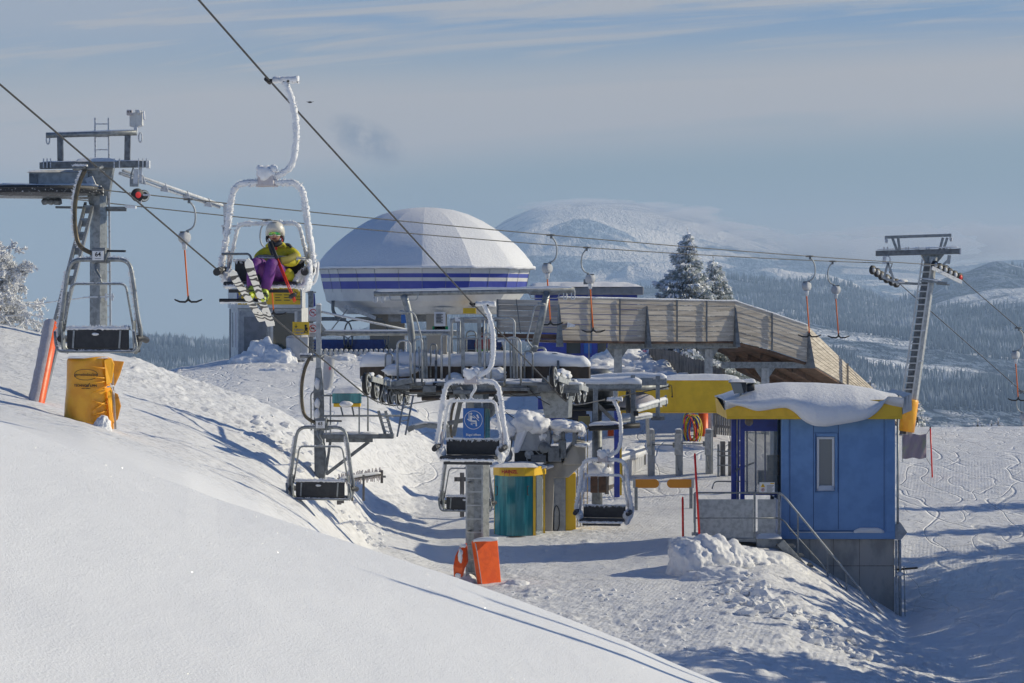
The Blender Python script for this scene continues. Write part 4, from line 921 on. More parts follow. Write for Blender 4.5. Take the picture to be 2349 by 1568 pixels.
    # roof post with loudspeaker
    MB().bar(q(1691, 1236, 1.2), q(1691, 950, 1.2), .11, .11, up=VY).build('post', 'post_blue', t, .008)
    MB().bar(q(1700, 1236, 1.25), q(1700, 958, 1.25), .03, .05, up=VY).build('pipe', 'light_galvanised', t)
    m = MB(); m.lathe(q(1718, 968, -.05), VY, [(.10, 0), (.105, .02), (.06, .1), (.05, .18)], 20); m.build('loudspeaker', 'grey_wood', t)
    # ladder rungs and plate low on the front wall
    m = MB(); m.tube([q(1815, 1204, -.05), q(1846, 1204, -.05)], .008, 6); m.tube([q(1815, 1212, -.05), q(1846, 1212, -.05)], .008, 6); m.tube([q(1815, 1200, -.05), q(1815, 1216, -.05)], .008, 6); m.tube([q(1846, 1200, -.05), q(1846, 1216, -.05)], .008, 6); m.build('wall_hook', 'hut_blue', t)
    return t
HUT = hut()
# landing, railing and stairs in front of the hut
def stairs():
    Y = 69.3; s = Y/F
    def q(u, v, y=0.0): return V3((u-CU)*s, Y+y, -(v-CV)*s)
    t = thing('steel_stairs', 'galvanised landing and stairs going down in front of the blue hut', 'stairs', G(1700, 69.3))
    z = q(0, 1236).z
    MB().bb((q(1598, 0).x, Y, z-.08), (q(1797, 0).x, Y+1.9, z)).build('landing', 'galvanised', t)
    MB().bb((q(1735, 0).x, Y-.05, z-.28), (q(1790, 0).x, Y+.02, z-.0)).build('kerb_plate', 'galvanised', t)
    for u0, u1 in ((1602, 1728), (1738, 1779)): MB().bb((q(u0, 0).x, Y-.01, q(0, 1234).z), (q(u1, 0).x, Y+.01, q(0, 1146).z)).build('infill_panel', 'light_galvanised', t)
    for u in (1594, 1731, 1787): MB().bar(q(u, 1236), q(u, 1131), .05, .05, up=VY).build('post', 'galvanised', t)
    m = MB(); m.tube(arc([q(1593, 1200), q(1593, 1131), q(1787, 1131), q(1797, 1137)], .05), .024, 8); m.build('handrail', 'galvanised', t)
    MB().tube([q(1594, 1189), q(1790, 1189)], .017, 8).build('mid_rail', 'galvanised', t)
    # flight
    MB().tube(curve([q(1787, 1131, -.02), q(1800, 1142, -.25), q(1828, 1176, -.35), q(2020, 1413, -.9)], 4), .024, 8).build('handrail', 'light_galvanised', t)
    MB().tube(curve([q(1787, 1189, -.02), q(1800, 1198, -.25), q(1826, 1230, -.35), q(2005, 1430, -.9)], 4), .017, 8).build('mid_rail', 'galvanised', t)
    for u, v0, v1 in ((1827, 1176, 1290), (1935, 1306, 1400), (1893, 1255, 1345)): MB().bar(q(u, v1, -.4-(u-1827)/400), q(u, v0, -.36-(u-1827)/400), .04, .04, up=VY).build('post', 'galvanised', t)
    m = MB()
    for k in range(9): m.box(q(1800+k*19.5, 1250+k*21.5, -.25-k*.05), (.42, .75, .045))
    m.build('tread', 'dark_galvanised', t)
    for y in (.12, -.62): MB().bar(q(1785, 1240, y), q(1975, 1452, y-.4), .05, .2).build('stringer', 'galvanised', t)
    m = MB(); m.slab(q(1764, 1236, .3), .33, .4, .14, 7); m.slab(q(1700, 1238, .8), .9, .6, .07, 9); m.build('snow_cap', 'snow_cap', t)
    # rail behind the landing
    m = MB(); m.tube(arc([q(1697, 1180, 1.9), q(1697, 1098, 1.9), q(1705, 1088, 1.9), q(1745, 1072, 1.9)], .1), .022, 8); m.tube([q(1718, 1180, 1.9), q(1718, 1082, 1.9)], .02, 8)
    m.tube(arc([q(1648, 1136, 2.2), q(1653, 1118, 2.2), q(1730, 1118, 2.2)], .1), .016, 8); m.tube([q(1697, 1136, 1.9), q(1697, 1088, 1.9)], .02, 8); m.build('rear_rail', 'galvanised', t)
    return t
stairs()
Y = 69.22; t = thing('warning_notice', 'white warning notice with a yellow triangle on the landing rail', 'sign', P(1760, 1129, Y))
a, b = P(1742, 1130, Y), P(1777, 1107, Y); MB().bb((a.x, Y-.01, a.z), (b.x, Y, b.z)).build('plate', 'white_plate', t)
m = MB(); c = P(1750, 1114, Y-.012); m.prism([c+V3(-.055, 0, -.045), c+V3(.055, 0, -.045), c+V3(0, 0, .05)], (0, -.004, 0)); m.bb(P(1767, 1111, Y-.014), P(1776, 1108.5, Y-.011)); m.build('triangle', 'sign_yellow', t)
ring(MB(), P(1750, 1124, Y-.012), .035, .01, depth=.004).build('ring', 'red_ink', t)
m = MB(); [m.bb(P(1759, 1115+2.6*k, Y-.013), P(1775-(k % 3)*2, 1114.2+2.6*k, Y-.010)) for k in range(6)]; m.blob(P(1750, 1124, Y-.013), (.018, .004, .018), 1, 0, 1); m.bb(c+V3(-.005, -.006, -.03), c+V3(.005, -.004, .02)); m.build('print', 'black_ink', t)
# twin floodlights
Y = 69.9; t = thing('floodlight', 'large frosted floodlight on the blue post above the hut roof, turned left', 'floodlight', P(1694, 910, Y), 'floodlights beside the hut roof')
m = MB(); m.prism([P(1676, 879, Y), P(1700, 880, Y), P(1706, 902, Y), P(1684, 904, Y)], (.04, .12, 0)); m.build('lens', 'grey_glass', t)
m = MB(); m.prism([P(1700, 879, Y+.02), P(1712, 881, Y+.02), P(1711, 900, Y+.02), P(1706, 903, Y+.02)], (.0, .25, 0)); m.prism([P(1673, 877, Y+.01), P(1712, 878, Y+.01), P(1712, 881, Y+.01), P(1675, 880, Y+.01)], (0, .3, 0)); m.build('lamp_housing', 'black_pad', t)
MB().bar(P(1697, 915, Y+.2), P(1700, 900, Y+.2), .04).build('bracket', 'galvanised', t)
m = MB(); m.slab(P(1690, 877, Y+.15), .20, .15, .07, 3, 12, 8); m.build('snow_cap', 'snow_cap', t)
t = thing('floodlight', 'small black floodlight beside the larger one, facing right', 'floodlight', P(1725, 905, Y+.3), 'floodlights beside the hut roof')
m = MB(); m.lathe(P(1712, 890, Y+.4), VX, [(.09, 0), (.11, .05), (.12, .18), (.08, .2)], 16); m.build('lamp_housing', 'black_pad', t)
MB().bar(P(1718, 912, Y+.4), P(1718, 898, Y+.4), .04).build('bracket', 'galvanised', t)
m = MB(); m.slab(P(1716, 878, Y+.4), .19, .15, .09, 5, 12, 8); m.build('snow_cap', 'snow_cap', t)

# ================= yellow portal =================
t = thing('yellow_portal', 'snow topped yellow box beam on blue posts over the boarding lane', 'portal', G(1560, 86.5))
a, b = P(1419, 948, 86.5), P(1684, 873, 86.5); MB().bb((a.x, 86.5, a.z), (b.x, 87.3, b.z)).build('box_beam', 'beam_yellow', t, .015)
m = MB(); m.bb((P(1548, 0, 86.5).x, 86.485, a.z), (P(1549.5, 0, 86.5).x, 86.498, b.z)); m.bb((a.x, 86.48, a.z+.02), (b.x, 86.497, a.z+.035)); m.build('panel_joint', 'fascia_yellow', t)
m = MB(); m.slab(V3((P(1535, 0, 86.9).x+b.x)/2, 86.9, b.z), (b.x-P(1525, 0, 86.9).x)/2+.15, .45, .17, 5, 40, 8, .06); m.build('snow_cap', 'snow_cap', t)
MB().bar(G(1690, 86.6, -.2), P(1690, 873, 86.6), .15, .15, up=VY).build('post', 'post_blue', t, .01)
MB().bar(G(1415, 86.3, -.2), P(1415, 940, 86.3), .17, .15, up=VY).build('post', 'post_blue', t, .01)
m = MB(); m.tube(arc([P(1528, 884, 86.3), P(1541, 884, 86.3), P(1542, 908, 86.3)], .05), .012, 6); m.blob(P(1542, 910, 86.3), (.03, .03, .04), 1, 0, 1); m.build('hook', 'steel_brown', t)
MB().bar(G(1424, 86.8, -.2), P(1424, 948, 86.8), .06, .08, up=VY).build('cable_duct', 'sign_yellow', t)

# ================= ticket gates =================
for k, (u, lab) in enumerate(((1492, 'ticket gate post nearest the frosted slat barrier'), (1556, 'middle ticket gate post with its turnstile arm pointing left'), (1625, 'ticket gate post closest to the ski rack boards'))):
    Y = 90.5; g = G(u, Y); tp = P(u, 989, Y)
    t = thing('ticket_gate', lab, 'ticket gate', g, 'ticket gates across the lane')
    MB().box((g.x, Y, (g.z+tp.z)/2), (.17, .3, tp.z-g.z+.1)).build('pillar', 'grey_panel', t, .015)
    MB().box((g.x-.02, Y-.2, tp.z-.42), (.22 if k else .12, .1, .68)).build('reader_box', 'light_galvanised', t, .02)
    MB().bar((g.x+.11, Y+.02, g.z-.1), (g.x+.11, Y+.02, tp.z+.03), .06, .2, up=VY).build('mast', 'light_galvanised', t)
    if k:
        m = MB(); c = V3(g.x-.12, Y-.1, g.z+.95); m.box(c, (.12, .14, .16)); m.tube([c+V3(0, -.05, 0), c+V3(-.85, -.05, .02)], .018, 6); m.tube([c+V3(0, -.05, -.02), c+V3(.12, -.1, -.8)], .018, 6); m.build('turnstile', 'galvanised', t)
    MB().slab((g.x, Y, tp.z+.04), .1, .14, .04, k, 8, 6).build('snow_cap', 'snow_cap', t)
for lab, u0, u1, up_, rnd_ in (('orange paddle barrier reaching right from its post', 1455, 1512, 1459, 1), ('orange paddle barrier reaching left from its post', 1530, 1589, 1585, -1)):
    Y = 82; zc = -(1110-CV)*Y/F; hh = .125; t = thing('paddle_barrier', lab, 'barrier', G(up_, Y), 'orange paddle barriers')
    xa, xb = (u0-CU)*Y/F, (u1-CU)*Y/F; poly = []
    rc = xb-hh if rnd_ > 0 else xa+hh
    for k in range(13):
        an = -math.pi/2+math.pi*k/12; poly.append(V3(rc+rnd_*math.cos(an)*hh, Y, zc+math.sin(an)*hh))
    ends = xa if rnd_ > 0 else xb; poly += [V3(ends, Y, zc+hh), V3(ends, Y, zc-hh)]
    MB().prism(poly, (0, .05, 0)).build('paddle', 'paddle_orange', t); MB().bb((ends-.035, Y-.02, zc-hh), (ends+.035, Y+.06, zc+hh+.02)).build('hinge', 'light_galvanised', t)
    g = G(up_, Y+.03, -.2); MB().bar(g, V3(g.x, g.y, zc-hh+.02), .09, .09, up=VY).build('post', 'galvanised', t)
for lab, (u0, v0), (u1, v1), Y in (('short red stake leaning slightly left of the landing', (1566, 1141), (1567, 1245), 69.6), ('tall red stake leaning against the landing corner', (1594, 1041), (1605, 1240), 68.9)):
    t = thing('marker_stake', lab, 'stake', P(u1, v1, Y), 'red snow stakes by the landing')
    MB().tube([P(u1, v1, Y), P(u0, v0+4, Y)], .028, 10).build('shaft', 'stake_red', t); MB().lathe(P(u0, v0+5, Y), VZ, [(.028, 0), (.02, .05), (.004, .07)], 10).build('tip', 'stake_red', t)
# padded masts, coiled nets, banner
def padded_mast(u, v0, v1, Y, r, lab, mast=True):
    t = thing('padded_pole', lab, 'padded pole', P(u, v1, Y), 'orange padded poles near the gates')
    MB().lathe(P(u, v1+6, Y), VZ, [(r, 0), (r*1.03, .1), (r, (v1+6-v0)*Y/F)], 14).build('pad', 'pad_orange', t)
    MB().bar(P(u+13, v1+5, Y+.1), P(u+13, v0-2, Y+.1), .14, .12, up=VY).build('pole', 'light_galvanised', t)
padded_mast(1613, 949, 1017, 98, .17, 'tall orange padded pole beside the coiled net'); padded_mast(1401, 985, 1034, 98, .11, 'short orange padded pole behind the blue post')
t = thing('coiled_net', 'coiled yellow and blue safety net against the padded pole', 'safety net', P(1588, 1022, 97)); rr = random.Random(5)
for m_, n_ in (('net_yellow', 9), ('net_blue', 6), ('net_red', 4)):
    mb = MB()
    for k in range(n_):
        c = P(1587+rr.uniform(-5, 7), 986+rr.uniform(-4, 4), 96.9+rr.uniform(-.15, .15)); a_, b_ = rr.uniform(.12, .24), rr.uniform(.42, .58); ph = rr.uniform(-.25, .25)
        mb.tube([c+V3(math.cos(x)*a_*math.cos(ph)+math.sin(x)*b_*math.sin(ph), .1*math.sin(x+k), -math.cos(x)*a_*math.sin(ph)+math.sin(x)*b_*math.cos(ph)) for x in np.linspace(0, 2*math.pi, 22)[:-1]], .022, 5, closed=True)
    mb.build('coil', m_, t)
t = thing('rolled_net', 'red safety net rolled up behind the ramp fence', 'safety net', P(1448, 822, 110))
mb = MB()
for k in range(16): a0 = P(1425+k*3.1, 826, 110); mb.bar(a0, P(1436+k*3.1, 803+rr.uniform(-2, 3), 110), .035, .02); 
for k in range(5): mb.bar(P(1428+k*2, 822-k*5, 109.98), P(1470, 820-k*5, 109.98), .02, .025)
mb.build('mesh', 'net_red', t)
t = thing('slope_banner', 'faded pinkish banner stretched beside the hut corner', 'banner', G(2097, 90))
n = 12; vs = [P(2070+55*i/n, 997+55*j/n+1.5*math.sin(i*.9), 90+.05*math.sin(i*1.3+j*.5)) for j in range(n+1) for i in range(n+1)]
m = MB(); m.add(vs+[v+V3(0, .012, 0) for v in vs], [(j*(n+1)+i, j*(n+1)+i+1, (j+1)*(n+1)+i+1, (j+1)*(n+1)+i) for j in range(n) for i in range(n)]+[((n+1)**2+j*(n+1)+i, (n+1)**2+(j+1)*(n+1)+i, (n+1)**2+(j+1)*(n+1)+i+1, (n+1)**2+j*(n+1)+i+1) for j in range(n) for i in range(n)], True); m.build('cloth', 'banner', t)
MB().tube([P(2125, 997, 90), P(2134, 983, 90)], .008, 4).tube([P(2125, 1052, 90), P(2138, 1072, 90)], .008, 4).build('cord', 'black_ink', t)
MB().tube([P(2070, 996, 90.02), P(2070, 1060, 90.02)], .012, 6).build('pole', 'light_galvanised', t)
g = G(2139, 90, -.1); t = thing('marker_stake', 'thin red pole holding the banner on the slope', 'stake', g); MB().tube([g, P(2134, 982, 90)], .024, 8).build('shaft', 'stake_red', t)
MB().blob(P(2134, 982, 90), (.03, .03, .05), 1, 0, 1).build('tip', 'black_ink', t)
# ================= double chairlift =================
HA = math.atan(.2023); HD = V3(math.sin(HA), math.cos(HA), 0); SV = V3(math.cos(HA), -math.sin(HA), 0)
TC = V3(-.77, 64.5, 0)
def T(u, v, dy=0.0):
    """point in the upright plane of the tower's cross-arm (dy metres further down the line)"""
    c0 = TC+HD*dy; k = (u-CU)/F; a = (k*c0.y-c0.x)/(math.cos(HA)+k*math.sin(HA)); p = c0+SV*a
    return V3(p.x, p.y, -(v-CV)*p.y/F)
# haul rope: one endless loop, down the left side, round the bullwheel and back up the right side
ra = [(0, 0, 0)]; A1, A2 = P(734, 820, 58.8), P(842, 909, 62.6); dA = (A1-P(225, 386, 45.6)).normalized()
B1 = P(1267, 889, 62.65); dB = dA.copy(); ZR = -2.42
left = [P(225, 386, 45.6)-dA*38, P(225, 386, 45.6), A1, A2]
def rx(c, Y): return .2023*Y+c
cA, cB = -15.865, -11.784
left += [V3(rx(cA, y), y, z) for y, z in ((63.4, -2.24), (64.2, -2.34), (65.0, -2.40), (66.1, ZR), (80.2, ZR))]
right = [V3(rx(cB, y), y, z) for y, z in ((80.2, ZR-.0), (66.6, ZR), (65.4, -2.40), (64.4, -2.30), (63.5, -2.13))]+[B1, P(1086, 699, 54.6), P(619, 186, 41), P(619, 186, 41)-dB*33]
pa, pb = left[-1], right[0]; ctr = (pa+pb)/2; rad = (pb-pa).length/2
arcp = [ctr+(-SV*math.cos(t)+HD*math.sin(t))*rad for t in np.linspace(0, math.pi, 20)][1:-1]
mb = MB(); mb.tube(left+arcp+right, .0155, 8); hr = mb.build('haul_rope', 'cable_steel'); tag(hr, 'thick twisted steel haul rope of the double chairlift, sweeping down past both rows of chairs', 'cable')
fr = MB(); fr.spikes([p+V3(0, 0, .008) for p in left[1:4]], .012, 140, .02, 3); fr.spikes([right[-2], right[-3], right[-4]], .012, 160, .02, 4); f_ = fr.build('rime', 'rime', hr)
f_.parent = hr

def chair(label, rimed, number=None, closed=False, cap=True):
    """double chair; origin at the rope, front towards -Y, hanger bowed to +X"""
    t = local_thing('double_chair', label, 'chairlift chair', 'double chairs on the haul rope')
    tube_m = 'rime' if rimed else 'bronze_tube'; sd = len(label)
    hang = curve([(.22, 0, -.02), (.33, 0, -.28), (.39, 0, -.62), (.38, 0, -1.0), (.31, 0, -1.24), (.12, 0, -1.36), (-.04, 0, -1.385)], 5)
    gp = [(-.02, 0, 0), (.42, 0, 0)]
    MB().tube([(-.03, -.10, .02), (-.03, .10, -.02)], .03, 8).tube([(-.03, 0, 0), (.22, 0, 0)], .028, 8).tube([(.20, 0, 0), (.42, 0, 0)], .038, 10).build('grip', 'black_rubber' if rimed else 'dark_galvanised', t)
    if rimed: MB().rime([(.05, 0, .01), (.43, 0, .012)], .05, sd, jit=.3, sp=60, ln=.04).build('rime', 'rime', t)
    else: MB().rime([(.18, 0, .035), (.43, 0, .037)], .022, sd, jit=.4, sp=50, ln=.03, dirn=(0, 0, 1)).build('rime', 'rime', t)
    if rimed: MB().rime(hang, .045, sd+1, step=.025, jit=.26, sp=420, ln=.04).build('hanger', 'rime', t)
    else:
        MB().tube(hang, .036, 10).build('hanger', 'bronze_tube', t)
        MB().rime([p+V3(.027, 0, .012) for p in hang], .013, sd+2, jit=.5, n=6, sp=420, ln=.05, dirn=(1, 0, .2)).build('rime', 'rime', t)
    # joint box
    MB().box((-.04, 0, -1.40), (.24, .2, .24)).build('joint_box', 'snow_frosted_pad' if rimed else 'dark_galvanised', t, .02)
    if rimed:
        m = MB(); m.blob((-.04, -.03, -1.34), (.14, .12, .12), 3, .25, 3); m.blob((-.13, -.05, -1.27), (.06, .06, .06), 4, .2, 2); m.blob((.07, -.05, -1.27), (.06, .06, .06), 5, .2, 2); m.build('rime', 'rime', t)
    # outer frame
    fp = lambda x, z, y=0: V3(x-.03, y, z)
    half = [fp(.50, -1.47), fp(.57, -1.85), fp(.63, -2.32), fp(.685, -2.62, -.02), fp(.67, -2.80, -.05), fp(.56, -2.965, -.1)]
    fr_ = [V3(-p.x-.06, p.y, p.z) for p in reversed(half)]; pts = arc(fr_[:5]+[fp(-.50, -1.47)]+[fp(.50, -1.47)]+half[1:], .2, 6)
    base_r = .040 if rimed else .034
    MB().tube(pts, base_r, 8, jit=.18 if rimed else 0, seed=sd).build('outer_frame', 'rime' if rimed else 'galvanised', t)
    if rimed: MB().rime(pts, .046, sd+3, jit=.30, step=.025, sp=1100, ln=.05).build('rime', 'rime', t)
    else:
        m = MB(); n0 = len(pts)//2
        m.rime([p+V3(0, 0, .026) for p in pts[10:n0+8]], .011, sd+4, jit=.5, n=6, sp=330, ln=.045, dirn=(0, 0, 1)); m.rime([p+V3(.030, 0, 0) for p in pts[n0+6:]], .014, sd+5, jit=.5, n=6, sp=420, ln=.05, dirn=(1, 0, 0)); m.rime([p+V3(.030, 0, 0) for p in pts[:n0-6]], .012, sd+7, jit=.5, n=6, sp=300, ln=.045, dirn=(1, 0, 0)); m.build('rime', 'rime', t)
    # top tube reinforcement
    MB().bar((-.20, 0, -1.49), (.12, 0, -1.49), .07, .08).build('top_sleeve', 'snow_frosted_pad' if rimed else 'galvanised', t, .01)
    # inner frame hung from the joint box
    zi = -2.06 if closed else -1.86
    ip = arc([fp(-.60, -2.66, .06), fp(-.47, zi, .1), fp(.44, zi, .1), fp(.58, -2.62, .06)], .1, 5)
    ri = .024 if rimed else .018
    MB().tube(ip, ri, 8, jit=.3 if rimed else 0, seed=4).build('inner_frame', 'rime' if rimed else 'galvanised', t)
    m = MB(); m.rime([p+V3(0, 0, .012) for p in ip], .012 if not rimed else .026, sd+6, jit=.4, n=6, sp=260, ln=.028 if not rimed else .04); m.build('rime', 'rime', t)
    if not closed:
        m = MB(); m.tube(curve([(.02, .03, -1.5), (.03, .08, -1.62), (-.05, .1, zi+.12), (-.10, .1, zi+.01)], 4), .018, 6); m.tube(curve([(-.02, .03, -1.5), (-.0, .08, -1.62), (-.08, .1, zi+.1), (0.02, .1, zi+.01)], 4), .014, 6); m.build('link', 'galvanised' if not rimed else 'rime', t)
    # seat and back
    bm_ = 'black_pad'
    MB().bar((-.55, .09, -2.74), (.49, .09, -2.74), .05, .31).build('backrest', bm_, t, .02)
    MB().box((-.03, -.19, -2.93), (1.08, .5, .07)).build('seat', bm_, t, .025)
    if rimed:
        m = MB(); m.spikes([(-.56, .05, -2.60), (.50, .05, -2.60)], .01, 90, .05, 7, (0, 0, -.4)); m.rime([(-.57, .06, -2.585), (.51, .06, -2.585)], .018, 8, jit=.5, n=6); m.rime([(-.56, -.43, -2.965), (.5, -.43, -2.965)], .024, 9, jit=.5, n=6, sp=120, ln=.035); m.build('rime', 'rime', t)
        m = MB(); m.blob((-.60, -.06, -2.86), (.07, .16, .15), 5, .4, 3, 2.5); m.blob((.55, -.06, -2.86), (.09, .17, .17), 6, .4, 3, 2.5); m.build('rime', 'rime', t)
        MB().bar((-.5, -.36, -3.03), (.44, -.36, -3.03), .05, .05).build('under_rail', 'black_pad', t)
    else:
        m = MB(); m.rime([(-.56, .09, -2.575), (.5, .09, -2.575)], .032, 6, jit=.5, n=6, sp=320, ln=.045, dirn=(0, 0, 1)); m.build('rime', 'rime', t)
        MB().bar((-.42, .125, -2.60), (-.40, .125, -2.89), .03, .012, up=VY).build('strap', 'galvanised', t); MB().bar((.36, .125, -2.60), (.38, .125, -2.89), .03, .012, up=VY).build('strap', 'galvanised', t)
        MB().blob((.0, .13, -2.66), (.06, .02, .025), 5, .5, 2, 3).build('rime', 'rime', t)
    # side plates, arm bolsters, rear tube
    for sx_ in (-1, 1):
        x = -.03+sx_*.60
        MB().bar((x, .09, -2.45), (x, .03, -2.93), .03, .13, up=VY).build('side_plate', 'galvanised' if not rimed else 'snow_frosted_pad', t, .008)
        MB().tube(curve([(x+sx_*.03, .1, -2.74), (x+sx_*.07, -.1, -2.73), (x+sx_*.05, -.38, -2.76)], 4), .055, 12).build('armrest', 'black_frosted' if rimed else 'black_pad', t)
    rt = arc([(-.66, .16, -2.62), (-.72, .2, -2.86), (-.68, .2, -2.94), (.6, .2, -2.94), (.66, .16, -2.82), (.68, .14, -2.62)], .08, 4)
    MB().tube(rt, .022, 8).build('rear_tube', 'galvanised' if not rimed else 'rime', t); MB().rime([p+V3(0, 0, .015) for p in rt], .013, 3, jit=.5, n=6, sp=120, ln=.025).build('rime', 'rime', t)
    if number:
        pl = MB(); pl.box((-.04, .113, -1.405), (.19, .012, .15)); pl = pl.build('number_plate', 'white_plate', t, .004)
        text_mb(number, (-.04, .122, -1.39), .10, ex=-VX, ey=VZ, depth=.004, bold=.002).build('number', 'black_ink', pl)
        m = MB(); m.box((-.04, .1205, -1.455), (.10, .002, .010)); m.build('print', 'roof_grey', pl)
        MB().bar((-.15, 0, -1.33), (-.46, .0, -1.335), .05, .035).build('stop_bar', 'black_pad', t)
    if closed:
        lb = 'rime'
        m = MB(); m.tube(arc([(-.64, -.25, -2.50), (-.18, -.42, -2.50), (-.13, -.45, -2.60), (-.14, -.5, -2.9), (-.30, -.55, -3.14)], .06, 4), .017, 8); m.build('lap_bar', 'dark_galvanised', t)
        m = MB(); m.tube(arc([(.60, -.25, -2.56), (.2, -.42, -2.54), (-.06, -.45, -2.53), (-.12, -.45, -2.62), (-.14, -.5, -2.85)], .06, 4), .017, 8); m.build('lap_bar', 'dark_galvanised', t)
        m = MB(); m.tube([(-.58, -.56, -3.165), (.06, -.56, -3.165)], .026, 8); m.build('foot_rest', 'black_rubber', t)
        m = MB(); m.rime([(-.57, -.56, -3.19), (.05, -.56, -3.19)], .014, 4, jit=.5, n=6, sp=70, ln=.03, dirn=(0, 0, -1)); m.rime([(.60, -.25, -2.575), (.2, -.42, -2.56), (-.04, -.45, -2.55)], .012, 5, jit=.5, n=6, sp=60, ln=.025); m.build('rime', 'rime', t)
        m = MB()
        m.rime(arc([(.60, -.1, -2.6), (.68, -.3, -2.72), (.62, -.36, -2.98), (.42, -.3, -2.96), (.50, -.25, -2.80), (.60, -.2, -2.72)], .08, 4), .045, 7, jit=.35, sp=160, ln=.05); m.build('rime', 'rime', t)
    return t
def hang(t, p, rz): t.location = p; t.rotation_euler = (0, 0, rz); return t
CH1 = hang(chair('rime crusted chair carrying the skier in yellow jacket', True, closed=True), P(619, 186, 41), -HA)
CH2 = chair('empty rime crusted chair hanging in front of the lattice of the steel tower', True); hang(CH2, P(1086, 699, 54.6), -HA)
CH3 = copy_tree(CH2); CH3['label'] = 'empty rime crusted chair right of the yellow and teal cabin'; hang(CH3, V3(rx(cB, 69.5), 69.5, ZR), -HA)
CH4 = hang(chair('nearest empty bare tubed chair seen from behind, hanging above the orange wrapped cover', False, '64'), P(225, 386, 45.6), math.pi-HA)
CH6_ = 0
CH5 = hang(chair('farther empty bare tubed chair seen from behind, in front of the railed platform', False, '63'), P(734, 818, 58.8), math.pi-HA)
CH6 = chair('empty dark chair half hidden behind the tower mast', False, cap=False); hang(CH6, V3(rx(cA, 72.6), 72.6, ZR), math.pi-HA)

